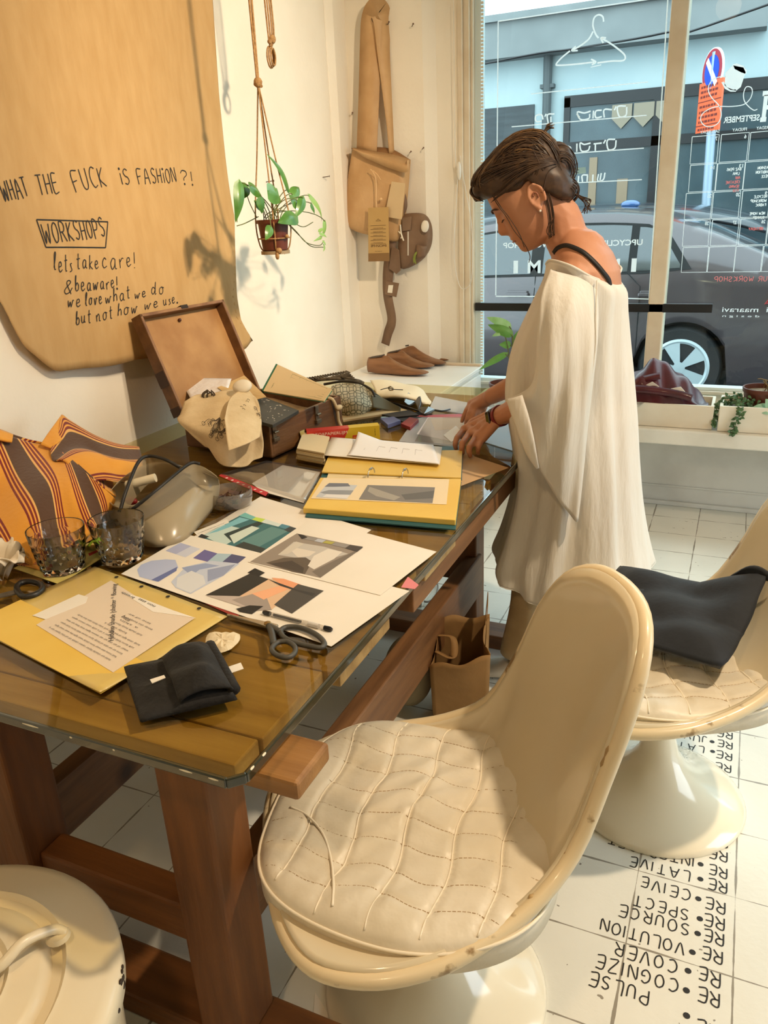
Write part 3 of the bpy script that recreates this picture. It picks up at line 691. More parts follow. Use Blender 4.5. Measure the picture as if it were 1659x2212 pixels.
# ------------------------------------------------------------------ lettering: a hand-drawn stroke alphabet and printed type
STK = {
'A': '0,0 4,10 8,0|1.6,4 6.4,4', 'B': '0,0 0,10 4,10 5.5,8.5 4,5.5 0,5.2|4,5.4 6.4,3.4 5,0.4 0,0', 'C': '7,9 4,10 1,7.5 .6,3.5 3,.2 6.6,1', 'D': '0,0 0,10 3.5,9.6 6.6,6.5 6,2.5 3,.2 0,0',
'E': '6,10 .4,9.6 0,0 6,.2|.2,5.2 5,5.4', 'F': '6.4,10 0,9.6 .2,0|.2,5 4.6,5.4', 'G': '6.6,8.6 4,10 1,7.5 .6,3 3.4,0 6.4,1.6 6.6,4.6 4,4.6', 'H': '0,0 .3,10|6.3,10 6,0|0,5 6.2,5.2',
'I': '1,0 1,10', 'i': '1,0 1,7|1,9.4 1.1,9.9', 'J': '5,10 5,2.6 3.4,.2 .6,1.4', 'K': '0,0 .2,10|6,10 .4,4.6 6.4,0', 'L': '0,10 0,.2 5.6,0', 'M': '0,0 .6,10 4,4 7.4,10 8,0', 'N': '0,0 .2,10 6.2,0 6.4,10',
'O': '3.6,10 1,8 .4,4 2.6,.2 5.8,1.4 7,5.4 5.8,9 3.6,10', 'P': '0,0 .2,10 4.6,9.8 6.2,7.6 4.4,5 .2,4.8', 'R': '0,0 .2,10 4.6,9.8 6,7.6 4.4,5.4 .4,5|2.4,5.2 6.8,0', 'S': '6,8.8 3.4,10 .8,8.2 2,5.8 5,4.4 6,2.2 3.4,.2 .4,1.2',
'T': '0,10 7,10|3.5,10 3.4,0', 'U': '0,10 .4,2.4 3,.1 5.8,2 6.4,10', 'V': '0,10 3.4,0 7,10', 'W': '0,10 2,0 4.4,6.6 6.8,0 9,10', 'Y': '0,10 3.4,5.4|7,10 2.4,0', 'Z': '0,10 6.4,10 0,0 6.6,.2',
'?': '.4,8 2,10 5,9.4 5.4,7 2.8,4.6 2.6,2.8|2.6,.6 2.7,0', '!': '1.2,10 1,3|1,.6 1,0', '.': '.8,.4 1,0', '&': '6.4,0 1.6,7.6 3,9.8 4.6,8.2 .6,3 2,.2 5,1.6 6.6,4.6', '-': '0,5 3.6,5',
'a': '5,5.6 2.6,6.2 .6,3.4 2,.2 4.6,2.4 5,5.6 5,1 6.6,.4', 'b': '0,1 1.6,10 .6,8.4 .6,.6 3.6,.4 4.6,3.4 2.6,5.4 .8,3.4', 'c': '4.4,5 2.4,6 .6,3 2,.2 5,1.2', 'd': '4.6,4.8 2,5.8 .6,2.6 2.4,.2 4.6,3 5.4,10 5,.6 6.4,.6', 'e': '.6,2.8 4,3.8 3.4,5.8 1.2,5.4 .6,2.2 2.4,.2 5.4,1.6',
'h': '.2,0 1.2,10 .6,8 .6,.2|.6,3.4 2.6,5.4 4,4 4.2,0', 'k': '.2,0 .8,10|4,5.6 .8,2.8 4.6,0', 'l': '0,1.4 2.4,8.6 1.6,10 .6,8 .8,1 2.4,.4', 'n': '0,5 .6,0|.5,3.4 2.6,5.6 3.8,4 4,.4 5.4,.4', 'o': '3,5.8 .8,4.4 .8,1.2 3,.2 4.8,2 4.4,5 3,5.8 6,5', 'r': '0,5 .6,0|.6,3.4 2.4,5.4 4,5.2', 's': '3.6,5.4 1.4,5 2.6,3 3.4,1.2 .4,.2',
't': '2,10 1.8,1 3.6,.4|0,6.4 4,6.8', 'u': '.2,5.6 .6,1 2.6,.4 4,2.4 4.4,5.6 4.2,1 5.6,.6', 'v': '0,5.6 1.6,.2 3.6,5.6 5,5', 'w': '0,5.4 1,.4 2.8,4.4 4,.4 6,5.4 7,5', 'x': '0,5 4,0|4,5 0,0', 'y': '0,5 2,1|4.4,5 .6,-4', 'p': '0,5 .4,-4|.4,4 3,5.6 4.2,3 .6,.6', 'g': '4,5 1,5 .6,1.4 4,1.6 4,5 3.4,-3.6 .4,-3', 'm': '0,5 .4,0|.4,3.4 2,5.4 3.2,0|3.2,3.6 5,5.4 6,.2', 'f': '4.6,9.4 3,10 2.2,8 1.6,-2|0,5.4 4,5.6',
'0': '3,10 .6,7 .8,2 3,0 5.4,3 5,8 3,10', '1': '0,8 2,10 2,0', '2': '.4,8 2.6,10 5,8 .2,0 5.6,.2', '3': '.4,9.4 4,9.8 2.4,5.8 5,3 2.6,0 .2,1', '4': '4,0 4,10 0,3.4 5.6,3.4', '5': '5,10 .8,10 .6,6 4,5.8 4.6,1.6 .2,.2', '6': '4.4,10 .8,4 1.6,.2 4.6,1.8 3.6,4.8 .8,3.6', '7': '0,10 5.4,10 1.8,0', '8': '3,5.4 .8,8 3,10 5,8 .4,2 3,0 5.4,2.4 3,5.4', '9': '4.6,6 1,6.6 1.4,9.8 4.4,9.4 4.6,6 4,0',
}
def hand_strokes(text, org, dx, dy, h, gap=.26, jit=.05, slant=0, seed=1, spacef=.55):
    """strokes (lists of 3d points) of a line written by hand: org = start of the baseline, dx = reading direction, dy = up, h = letter height"""
    rr = random.Random(seed); dx, dy = Vector(dx).normalized(), Vector(dy).normalized(); out = []; x = 0
    for chh in text:
        if chh == ' ': x += h * spacef; continue
        if chh == '*':
            c = Vector(org) + dx * (x + .22 * h) + dy * (.45 * h); out.append([c - dx * .0001, c + dx * .0001]); x += h * .6; continue
        g = STK.get(chh) or STK.get(chh.upper()) or ''
        wmax = 0; k = h / 10 * (1 + rr.uniform(-jit, jit)); oy = rr.uniform(-jit, jit) * h
        for st in g.split('|'):
            P = []
            for q in st.split():
                a, b = map(float, q.split(',')); wmax = max(wmax, a)
                P.append(Vector(org) + dx * (x + a * k * .82 + slant * b * k) + dy * (b * k + oy))
            out.append(P)
        x += (wmax * .82 + gap * 10) * k
    return out, x
def stroke_mesh(mb, strokes, w, nrm, lift=.0006, smooth=True, surf=None):
    """pen strokes as thin flat ribbons lying on the surface"""
    nrm = Vector(nrm).normalized()
    for P in strokes:
        Q = spline(P, 4) if smooth and len(P) > 2 else [Vector(p) for p in P]
        if surf: Q = [surf(p) for p in Q]
        L = []; R = []
        if len(Q) == 2 and (Q[1] - Q[0]).length < w:
            c = (Q[0] + Q[1]) / 2; t = (Q[1] - Q[0]).normalized(); s = nrm.cross(t); r = w * 1.3
            mb.add([c + t * (r * cos(i * pi / 5)) + s * (r * sin(i * pi / 5)) + nrm * lift for i in range(10)], [tuple(range(10))]); continue
        for i, p in enumerate(Q):
            t = (Q[min(i + 1, len(Q) - 1)] - Q[max(i - 1, 0)]); t = t.normalized() if t.length > 1e-9 else Vector((1, 0, 0)); s = nrm.cross(t).normalized() * (w / 2)
            L.append(p + s + nrm * lift); R.append(p - s + nrm * lift)
        n = len(Q); mb.add(L + R, [(i, i + 1, n + i + 1, n + i) for i in range(n - 1)])
_tc = {}
def type_mesh(mb, text, org, dx, dy, h, nrm, lift=.0006, width=None, align='L', bold=0):
    """printed type laid on a plane; h = cap height, width squeezes the line to a length"""
    key = (text, bold)
    if key not in _tc:
        cu = bpy.data.curves.new('type', 'FONT'); cu.body = text; cu.size = 1; cu.offset = bold; cu.resolution_u = 3
        ob = bpy.data.objects.new('type', cu); COL.objects.link(ob); bpy.context.view_layer.update()
        me = bpy.data.meshes.new_from_object(ob.evaluated_get(bpy.context.evaluated_depsgraph_get()))
        _tc[key] = ([v.co.copy() for v in me.vertices], [tuple(p.vertices) for p in me.polygons])
        bpy.data.objects.remove(ob); bpy.data.curves.remove(cu); bpy.data.meshes.remove(me)
    V, F = _tc[key]
    if not V: return 0
    x0 = min(v.x for v in V); x1 = max(v.x for v in V); k = h / .70; kx = (width / (x1 - x0)) if width else k
    dx, dy, nrm = Vector(dx).normalized(), Vector(dy).normalized(), Vector(nrm).normalized()
    sh = {'L': 0, 'C': .5, 'R': 1}[align] * (x1 - x0) * kx
    mb.add([Vector(org) + dx * ((v.x - x0) * kx - sh) + dy * (v.y * k) + nrm * lift for v in V], F)
    return (x1 - x0) * kx
ink_black = mat('black_ink', (26, 22, 20), .6)
ink_grey = mat('grey_print', (120, 112, 106), .7)
white_ink = mat('white_window_paint', (250, 252, 250), .6, transl=.55)
red_ink = mat('red_window_paint', (240, 130, 126), .6, transl=.5)
# ------------------------------------------------------------------ words hand-lettered on the floor, reading away to the left
fl = MB()
rows = [('PULSE', (-0.018, -1.131), (-0.078, -1.116), (-0.145, -1.106)), ('COGNIZE', (-0.021, -1.063), (-0.082, -1.064), (-0.095, -1.063)), ('COVER', (-0.021, -1.018), (-0.082, -1.02), (-0.1, -1.022)), ('VOLUTION', (-0.019, -0.967), (-0.077, -0.974), (-0.091, -0.975)), ('SOURCE', (-0.018, -0.924), (-0.07, -0.925), (-0.085, -0.924)), ('SPECT', (-0.018, -0.882), (-0.068, -0.886), (-0.089, -0.887)), ('CEIVE', (-0.018, -0.839), (-0.074, -0.834), (-0.088, -0.832)), ('LATIVE', (-0.016, -0.784), (-0.073, -0.777), (-0.094, -0.78)), ('INTERPRET', (-0.017, -0.74), (-0.075, -0.733), (-0.087, -0.733)), ('', (-0.018, -0.691), (-0.072, -0.684), (0, 0)), ('', (-0.018, -0.646), (-0.066, -0.646), (0, 0)), ('', (-0.019, -0.605), (-0.068, -0.605), (0, 0)), ('', (-0.019, -0.561), (-0.065, -0.559), (0, 0)), ('', (-0.019, -0.514), (-0.068, -0.512), (0, 0)), ('', (-0.018, -0.467), (-0.07, -0.465), (0, 0)), ('', (-0.019, -0.422), (-0.072, -0.424), (0, 0)), ('NEW', (-0.018, -0.371), (-0.073, -0.368), (-0.084, -0.368)), ('LATE', (-0.017, -0.319), (-0.068, -0.312), (-0.089, -0.315)), ('JUVENATE', (-0.017, -0.27), (-0.071, -0.269), (-0.082, -0.267)), ('ACTIVATE', (-0.018, -0.223), (-0.069, -0.218), (-0.08, -0.225)), ('GARDING', (-0.017, -0.172), (-0.068, -0.166), (-0.078, -0.167)), ('LEASE', (-0.018, -0.117), (-0.071, -0.105), (-0.083, -0.11)), ('', (-0.018, -0.064), (-0.07, -0.054), (0, 0)), ('', (-0.017, -0.024), (-0.072, -0.019), (0, 0)), ('', (-0.017, 0.025), (-0.073, 0.023), (0, 0))]
for k, (w, ra, rb, rc) in enumerate(rows):
    a = Vector((ra[0] - .002, ra[1] + .017, 0)); b = Vector((*rb, 0)); d = Vector((-1, 0, 0)); h = .029
    st, _ = hand_strokes('RE', a, d, (0, -1, 0), h, seed=k, gap=.22); stroke_mesh(fl, st, .0032, (0, 0, 1))
    if w:
        st, _ = hand_strokes('*', b + Vector((.008, .015, 0)), d, (0, -1, 0), h, seed=k); stroke_mesh(fl, st, .005, (0, 0, 1))
        c = Vector((rc[0], rc[1] + .017, 0)); st, _ = hand_strokes(w, c, d, (0, -1, 0), h, seed=k + 40, gap=.32 if len(w) < 8 else .26); stroke_mesh(fl, st, .003, (0, 0, 1))
fo = fl.build('floor_lettering', ink_black, flo)

# ------------------------------------------------------------------ kraft paper poster hanging on the left wall
kraft_m = mat('kraft_paper', (194, 158, 106), .75, c2=(180, 142, 88), scale=9, detail=8, stretch=(1, 3, .9), bump=.4, bscale=9, mid=(.25, .8))
def sstep(a, b, x): t = max(0, min(1, (x - a) / (b - a))); return t * t * (3 - 2 * t)
def poster_x(y, z):
    lowl = sstep(1.62, 1.02, z)
    return WALLX + .012 + .03 * lowl * (.5 + .5 * sin(2.2 * y + 1.2)) + .012 * sin(3.1 * y + 2 * z) + .016 * sstep(.25, .46, y) * sstep(1.5, 1.05, z) + .006 * sin(9 * y + 3 * z) * lowl + .01
PB = [(-1.915,-0.843,1.5095),(-1.915,-0.777,1.3822),(-1.915,-0.703,1.2399),(-1.915,-0.667,1.148),(-1.915,-0.63,1.0751),(-1.915,-0.574,1.0294),(-1.915,-0.501,1.0001),(-1.915,-0.365,0.9964),(-1.915,-0.195,0.9795),(-1.915,0.019,0.9433),(-1.915,0.242,0.9201),(-1.915,0.369,0.9212),(-1.915,0.428,0.9368)]
PR = [(-1.915,0.475,2.1147),(-1.915,0.458,1.825),(-1.915,0.456,1.5154),(-1.915,0.455,1.4012),(-1.915,0.397,1.2538),(-1.915,0.339,1.123),(-1.915,0.344,1.0357),(-1.915,0.429,0.9386)]
_b = spline(PB, 8)
def bottom(u):
    i = u * (len(_b) - 1); a = int(min(i, len(_b) - 2)); return lerp(_b[a], _b[a + 1], i - a)
_r = sorted([(p[2], p[1]) for p in PR])
def poster_pt(u, v):
    b = bottom(u); z = 2.78 + (b.z - 2.78) * v; y = b.y
    if u > .8:
        yr = interp(_r, z)[0]; k = ((u - .8) / .2); y = y + (yr - b.y if v < 1 else 0) * k * k
    if u < .35: y = b.y - (.35 - u) * .9 * (1 - v)
    z += .006 * sin(u * 40) * v ** 8
    return Vector((poster_x(y, z), y, z))
post = thing('paper_poster', 'large brown kraft paper with handwritten slogans hanging on the white wall', 'poster', (WALLX, -.3, 1.0))
m = MB(); m.grid(poster_pt, 90, 70); m.build('kraft_sheet', kraft_m, post, smooth=180, solid=.0008)
def wall_words(mb, words, w, seed, slant=0.0, jit=.05):
    for i, (t, p0, p1, h) in enumerate(words):
        p0, p1 = Vector(p0), Vector(p1); d = (p1 - p0); st, L = hand_strokes(t, (0, 0, 0), (1, 0, 0), (0, 1, 0), h, seed=seed + i, slant=slant, jit=jit)
        L -= .26 * h; k = d.length / L; dn = d.normalized(); up = Vector((0, 0, 1)) - dn * dn.z
        S = [[p0 + dn * (q.x * k) + up * q.y for q in P] for P in st]
        S = [[Vector((poster_x(q.y, q.z) + .0016, q.y, q.z)) for q in P] for P in S]
        stroke_mesh(mb, S, w, (1, 0, 0))
wr = MB()
wall_words(wr, [('WHAT', (-1.925,-0.617,1.4706), (-1.925,-0.533,1.4836), .050), ('THE', (-1.925,-0.497,1.4881), (-1.925,-0.424,1.4938), .052), ('FUCK', (-1.925,-0.36,1.4911), (-1.925,-0.227,1.5102), .056), ('iS', (-1.925,-0.155,1.5131), (-1.925,-0.116,1.5173), .046), ('FASHiON', (-1.925,-0.072,1.5176), (-1.925,0.131,1.5246), .046), ('?!', (-1.925,0.159,1.516), (-1.925,0.222,1.5148), .046)], .0030, 3)
wall_words(wr, [('WORKSHOPS', (-1.915,-0.512,1.3598), (-1.915,-0.278,1.3667), .052)], .0032, 11)
wall_words(wr, [('lets', (-1.91,-0.5,1.2858), (-1.91,-0.438,1.2805), .046), ('take', (-1.91,-0.419,1.2827), (-1.91,-0.337,1.2772), .042), ('care!', (-1.91,-0.322,1.276), (-1.91,-0.18,1.2698), .050),
    ('&', (-1.91,-0.483,1.223), (-1.91,-0.455,1.2199), .038), ('be', (-1.91,-0.439,1.2247), (-1.91,-0.404,1.2237), .040), ('aware!', (-1.91,-0.397,1.2229), (-1.91,-0.278,1.2159), .040),
    ('we', (-1.91,-0.477,1.1833), (-1.91,-0.432,1.1803), .036), ('love', (-1.91,-0.413,1.1807), (-1.91,-0.35,1.1771), .038), ('what', (-1.91,-0.336,1.1781), (-1.91,-0.232,1.1799), .038), ('we', (-1.91,-0.21,1.1775), (-1.91,-0.158,1.1743), .032), ('do', (-1.91,-0.129,1.1799), (-1.91,-0.061,1.1769), .038),
    ('but', (-1.905,-0.459,1.1306), (-1.905,-0.405,1.1295), .036), ('not', (-1.905,-0.383,1.1279), (-1.905,-0.321,1.1276), .038), ('how', (-1.905,-0.297,1.1328), (-1.905,-0.212,1.13), .036), ('we', (-1.905,-0.176,1.14), (-1.905,-0.108,1.1358), .032), ('use.', (-1.905,-0.076,1.1394), (-1.905,0.003,1.1406), .032)], .0027, 23, slant=.22, jit=.08)
fr = [Vector(p) for p in [(-1.915,-0.525,1.4242),(-1.915,-0.255,1.4095),(-1.915,-0.289,1.3367),(-1.915,-0.43,1.3464),(-1.915,-0.512,1.3512),(-1.915,-0.513,1.3561),(-1.915,-0.525,1.4242)]]
stroke_mesh(wr, [[Vector((poster_x(p.y, p.z) + .0016, p.y, p.z)) for p in [lerp(a, b, i / 6) for i in range(7)]] for a, b in zip(fr, fr[1:])], .0034, (1, 0, 0), smooth=False)
wr.build('handwriting', ink_black, post)
# ------------------------------------------------------------------ pot plant in a rope hanger, and a second coil of rope
rope_m = mat('jute_rope', (178, 140, 92), .85, c2=(150, 112, 68), scale=120, bump=.4, bscale=180)
leaf_m = mat('pothos_leaf', (62, 112, 42), .35, c2=(96, 146, 60), scale=14, coat=.2, transl=.12)
leaf_pale = mat('young_leaf', (132, 172, 84), .4, c2=(150, 188, 100), scale=14, transl=.2)
stem_m = mat('vine_stem', (104, 120, 56), .6, c2=(88, 84, 46), scale=20)
pot_m = mat('brown_plastic_pot', (98, 46, 26), .4, c2=(86, 38, 22), scale=6)
soil_m = mat('potting_soil', (52, 40, 30), .95, c2=(92, 76, 56), scale=70, bump=.6, bscale=90)
PX = -1.64
hp = thing('hanging_plant', 'leafy green vine in a small brown pot hanging by a rope before the wall', 'plant', (-1.64,0.228,1.2814))
pt, pb = Vector((-1.64,0.254,1.3911)), Vector((-1.64,0.236,1.2901)); pt.y = pb.y = (pt.y + pb.y) / 2
MB().lathe([(.040, 0), (.043, .002), (.052, pt.z - pb.z - .012), (.0565, pt.z - pb.z - .012), (.0575, pt.z - pb.z), (.053, pt.z - pb.z), (.051, pt.z - pb.z - .012)], pb, 40, capt=False).build('pot', pot_m, hp, smooth=50)
MB().lathe([(.0, pt.z - pb.z - .010), (.0515, pt.z - pb.z - .013)], pb, 30, capb=False, capt=False).build('soil', soil_m, hp, smooth=180)
MB().lathe([(.046, -.012), (.050, -.012), (.050, -.001), (.046, -.001)], pb, 36).build('saucer', mat('tin_saucer', (150, 130, 100), .5), hp, smooth=40)
kn = Vector((-1.64,0.23,1.8083))
m = MB()
for s in (-1, 1): m.tube(spline([kn + Vector((0, s * .004, 1.1)), kn + Vector((s * .003, s * .005, .5)), kn + Vector((0, s * .004, 0))], 8), .0036, 7)
m.ball(kn, .014, 8, (1, 1, 1.15)); m.tube([kn + Vector((.010 * cos(t), .010 * sin(t), -.012 + .004 * t / 2)) for t in [i * .5 for i in range(16)]], .005, 7)
az = [(-.056, -.02), (.03, -.045), (-.01, .055), (.05, .03)]
for dx, dy in az:
    m.tube(spline([kn, lerp(kn, pt + Vector((dx, dy, 0)), .5) + Vector((0, 0, -.004)), pt + Vector((dx, dy, .01)), pb + Vector((dx * .9, dy * .9, .02)), pb + Vector((dx * .5, dy * .5, -.014))], 8), .0024, 6)
m.tube([pb + Vector((.054 * cos(t), .054 * sin(t), .04)) for t in [i * 2 * pi / 24 for i in range(24)]], .002, 6, closed=True)
m.ball(pb + Vector((.035, -.035, .0)), .011, 6); m.ball(pb + Vector((.03, -.04, -.016)), .009, 6, (.8, .8, 1.6)); m.ball(pb + Vector((.058, -.012, .045)), .007, 6)
m.build('rope_hanger', rope_m, hp, smooth=60)
def leaf(mb, base, tip, wid, nrm=(1, 0, 0), fold=.25, droop=.12, n=8):
    """heart-shaped leaf from base to tip, folded along its rib"""
    base, tip = Vector(base), Vector(tip); ax = tip - base; L = ax.length; a = ax.normalized(); nr = Vector(nrm); nr = (nr - a * nr.dot(a)).normalized(); s = a.cross(nr)
    def fn(u, v):
        t = u; w = wid * (sin(pi * min(1, t ** .62)) ** .75) * (1 - .25 * t); x = (v * 2 - 1)
        back = -.10 * L * (abs(x) ** 1.5) * max(0, 1 - t * 3)
        return base + a * (L * t + back) + s * (w * x) + nr * (-fold * w * abs(x) + droop * L * sin(pi * t) - droop * L * t * t)
    mb.grid(fn, n + 4, 6)
st = MB()
lv = [((-1.66, 0.122, 1.504), (-1.66, 0.072, 1.456), 0.03), ((-1.64, 0.06, 1.507), (-1.64, 0.026, 1.39), 0.022), ((-1.62, 0.091, 1.496), (-1.62, 0.174, 1.456), 0.026), ((-1.59, 0.098, 1.459), (-1.59, 0.106, 1.411), 0.02), ((-1.58, 0.137, 1.48), (-1.58, 0.226, 1.451), 0.036), ((-1.58, 0.167, 1.455), (-1.58, 0.197, 1.49), 0.018), ((-1.61, 0.314, 1.482), (-1.61, 0.216, 1.598), 0.014), ((-1.62, 0.361, 1.47), (-1.62, 0.418, 1.497), 0.022), ((-1.57, 0.287, 1.397), (-1.57, 0.176, 1.385), 0.03), ((-1.6, 0.317, 1.451), (-1.6, 0.41, 1.419), 0.034), ((-1.58, 0.364, 1.456), (-1.58, 0.304, 1.394), 0.02), ((-1.62, 0.491, 1.438), (-1.62, 0.521, 1.402), 0.018), ((-1.64, 0.518, 1.464), (-1.64, 0.629, 1.373), 0.016), ((-1.64, 0.629, 1.373), (-1.64, 0.605, 1.316), 0.014), ((-1.57, 0.115, 1.37), (-1.57, 0.079, 1.332), 0.018), ((-1.61, 0.099, 1.443), (-1.61, 0.157, 1.419), 0.02)]

top = pt + Vector((0, 0, -.008)); rr = random.Random(8)
dark = MB(); pale = MB()
for i, (a, b, w) in enumerate(lv):
    nr = Vector((1, rr.uniform(-.5, .2), rr.uniform(.2, .8)))
    mbx = MB(); leaf(mbx, a, b, w, nr, .3, .10); mbx.build('leaf', leaf_pale if i in (12, 13) else leaf_m, hp, smooth=180)
    a = Vector(a); q = top + Vector((rr.uniform(-.03, .03), rr.uniform(-.03, .03), 0))
    st.tube(bez(q, q + Vector((0, 0, .05)), a + Vector((0, 0, .03 if a.z > q.z else .05)) + (q - a) * .15, a, 10), .0016, 6)
for P in ([(-1.62,0.301,1.3829),(-1.62,0.366,1.3464),(-1.62,0.434,1.3049),(-1.62,0.533,1.2895),(-1.62,0.573,1.3041)], [(-1.63,0.329,1.3731),(-1.63,0.414,1.3255),(-1.63,0.486,1.2891),(-1.63,0.581,1.2802)], [(-1.62,0.345,1.3784),(-1.62,0.419,1.36),(-1.62,0.495,1.3734)], [(-1.66,0.187,1.4026),(-1.66,0.104,1.3848),(-1.66,0.053,1.378)], [(-1.66,0.177,1.4),(-1.66,0.143,1.4442),(-1.66,0.124,1.487)], [(-1.66,0.099,1.501),(-1.66,0.072,1.4452),(-1.66,0.055,1.3893)]):
    st.tube(spline(P, 6), .0016, 6)
st.build('stems', stem_m, hp, smooth=60)
for i, (x, y, tx, ty) in enumerate(((-1.62, 0, .0, .0),)): pass
for a, b in zip([(-1.62,0.54,1.3307),(-1.62,0.553,1.3185),(-1.62,0.562,1.3046),(-1.62,0.571,1.2907),(-1.62,0.534,1.3393)], [(-1.61,0.586,1.3166),(-1.61,0.481,1.3086),(-1.61,0.571,1.2871),(-1.61,0.548,1.2666),(-1.61,0.561,1.351)]):
    mbx = MB(); leaf(mbx, a, b, .007, (1, 0, .3), .2, .1, 4); mbx.build('leaf', leaf_pale, hp, smooth=180)
rc = Vector((-1.68,0.399,1.9376))
m = MB()
for k, dy in enumerate((-.012, -.003, .006, .013)):
    m.tube(spline([rc + Vector((0, dy * 1.1, 1.05)), rc + Vector((0, dy * 1.5, .3)), rc + Vector((.003 * k, dy, .05)), rc + Vector((0, dy * .5, 0))], 6), .0028, 6)
for k in range(3):
    m.tube([rc + Vector((.006 * (k - 1), .020 * sin(t) * (1 - .15 * k), -.032 + .032 * cos(t) * (1 - .1 * k))) for t in [i * 2 * pi / 20 for i in range(20)]], .0032, 6, closed=True)
m.ball(rc + Vector((.004, .008, .022)), .011, 7, (1, 1.2, 1.3)); m.ball(rc + Vector((.004, -.012, .012)), .008, 7)
tag(m.build('rope_coil', rope_m, smooth=60), 'short jute rope ending in looped coil beside the hanging plant rope', 'rope')
# ------------------------------------------------------------------ cork-coloured shoulder bag hanging on the pier
cork_m = mat('tan_leather', (206, 166, 118), .6, c2=(188, 146, 96), scale=7, bump=.15, bscale=60)
cork_d = mat('tan_leather_inside', (146, 104, 62), .7)
BY = 1.475
bag = thing('shoulder_bag', 'tan leather shoulder bag with wide strap hanging on the pier by the window', 'bag', (-1.804,1.475,1.2614))
o_ = [Vector(p) for p in [(-1.904,1.475,1.679),(-1.93,1.475,1.5829),(-1.956,1.475,1.459),(-1.967,1.475,1.3784),(-1.949,1.475,1.3304),(-1.89,1.475,1.3005),(-1.791,1.475,1.2783),(-1.702,1.475,1.2546),(-1.671,1.475,1.3005),(-1.652,1.475,1.4251),(-1.637,1.475,1.5262),(-1.626,1.475,1.6155)]]
o_ = spline(o_, 4)
cx_ = sum((p.x for p in o_), 0) / len(o_); cz_ = sum((p.z for p in o_), 0) / len(o_); cen = Vector((cx_, BY, cz_))
def pillow(mb, outline, cen, depth, back, n=8, pw=.5, yfront=-1):
    """a stuffed shape: outline in a plane of constant y bulging towards the room"""
    rings = []
    for j in range(n + 1):
        t = j / n; k = cos(t * pi / 2); rings.append([Vector((cen.x + (p.x - cen.x) * k, p.y + yfront * depth * sin(t * pi / 2) ** pw, cen.z + (p.z - cen.z) * k)) for p in outline])
    bk = [[Vector((p.x, p.y + back, p.z)) for p in outline]]
    mb.loft(bk + rings)
m = MB(); pillow(m, o_, cen, .055, .03); m.build('bag_body', cork_m, bag, smooth=60)
# folded-over mouth of the bag
r0 = [Vector(p) for p in [(-1.878,1.415,1.6749),(-1.829,1.415,1.64),(-1.759,1.415,1.6079),(-1.678,1.415,1.5755),(-1.608,1.415,1.5597),(-1.597,1.415,1.61)]]; r1 = [Vector(p) for p in [(-1.894,1.46,1.6818),(-1.812,1.46,1.6644),(-1.718,1.46,1.6464),(-1.648,1.46,1.6262),(-1.611,1.46,1.6141),(-1.611,1.46,1.6141)]]
a0, a1 = spline(r0, 5), spline(r1, 5); m = MB(); m.loft([[p for p in a1], [lerp(p, q, .5) + Vector((0, -.03, 0)) for p, q in zip(a0, a1)], [p + Vector((0, -.004, 0)) for p in a0]], wrap=False, cap=False)
m.build('turned_mouth', cork_m, bag, smooth=60, solid=.003)
bk0 = [(-1.913,1.5,1.6827),(-1.83,1.5,1.6832),(-1.722,1.5,1.668),(-1.627,1.5,1.6162)]; m = MB(); m.loft([spline(bk0, 6), [Vector((p.x, 1.475, p.z - .03)) for p in spline(bk0, 6)]], wrap=False, cap=False); m.build('mouth_lining', cork_d, bag, smooth=60, solid=.003)
def band(pts, w, nrm, mb, th=.003):
    """flat strap along the points, w wide, lying across nrm"""
    P = spline(pts, 8); L, R = [], []
    for i, p in enumerate(P):
        t = (P[min(i + 1, len(P) - 1)] - P[max(0, i - 1)]).normalized(); nn = Vector(nrm(i / (len(P) - 1))) if callable(nrm) else Vector(nrm)
        s = t.cross(nn).normalized(); ww = (w(i / (len(P) - 1)) if callable(w) else w) / 2; L.append(p + s * ww); R.append(p - s * ww)
    mb.loft([L, R], wrap=False, cap=False)
m = MB(); band([(-1.837,1.47,1.6584),(-1.81,1.47,1.9103),(-1.789,1.47,2.1309),(-1.778,1.47,2.2017)] + [(-1.758,1.47,2.2277)] + [(-1.745,1.49,2.2188),(-1.739,1.49,2.1644)] + [(-1.736,1.485,2.0727),(-1.726,1.485,1.9041),(-1.718,1.485,1.7692),(-1.714,1.485,1.6471)], lambda t: .105 - .075 * sstep(.42, 1, t), lambda t: (sstep(.3, .6, t) * .85, -1 + .5 * sstep(.3, .6, t), 0), m)
m.build('shoulder_strap', cork_m, bag, smooth=60, solid=.004)
m = MB(); m.prism([(-1.685,1.405,1.5241),(-1.618,1.405,1.5127),(-1.642,1.405,1.3563),(-1.73,1.405,1.3718)], (0, .004, 0)); m.build('pocket', mat('pale_leather_pocket', (206, 178, 136), .6), bag, bevel=.001)
m = MB(); m.tube(spline([(-1.789,1.4,1.5815),(-1.776,1.4,1.5688),(-1.763,1.4,1.5321),(-1.766,1.4,1.4309),(-1.763,1.4,1.3938)], 5), .0028, 6); m.tube(spline([(-1.775,1.4,1.5748),(-1.753,1.4,1.5556),(-1.739,1.4,1.5349)], 5), .002, 6); m.ball((-1.741,1.4,1.4502), .007, 6); m.build('cord', mat('pale_cord', (222, 182, 132), .7), bag, smooth=60)
tg = [(-1.807,1.392,1.4142),(-1.701,1.392,1.4141),(-1.707,1.392,1.1702),(-1.819,1.392,1.1697)]
tgm = MB().prism(tg, (0, .0012, 0)).build('paper_tag', mat('tag_kraft', (186, 150, 92), .7), bag)
m = MB(); T = quad_uv([tg[3], tg[2], tg[1], tg[0]])
dxv = Vector(tg[2]) - Vector(tg[3]); dyv = Vector(tg[0]) - Vector(tg[3])
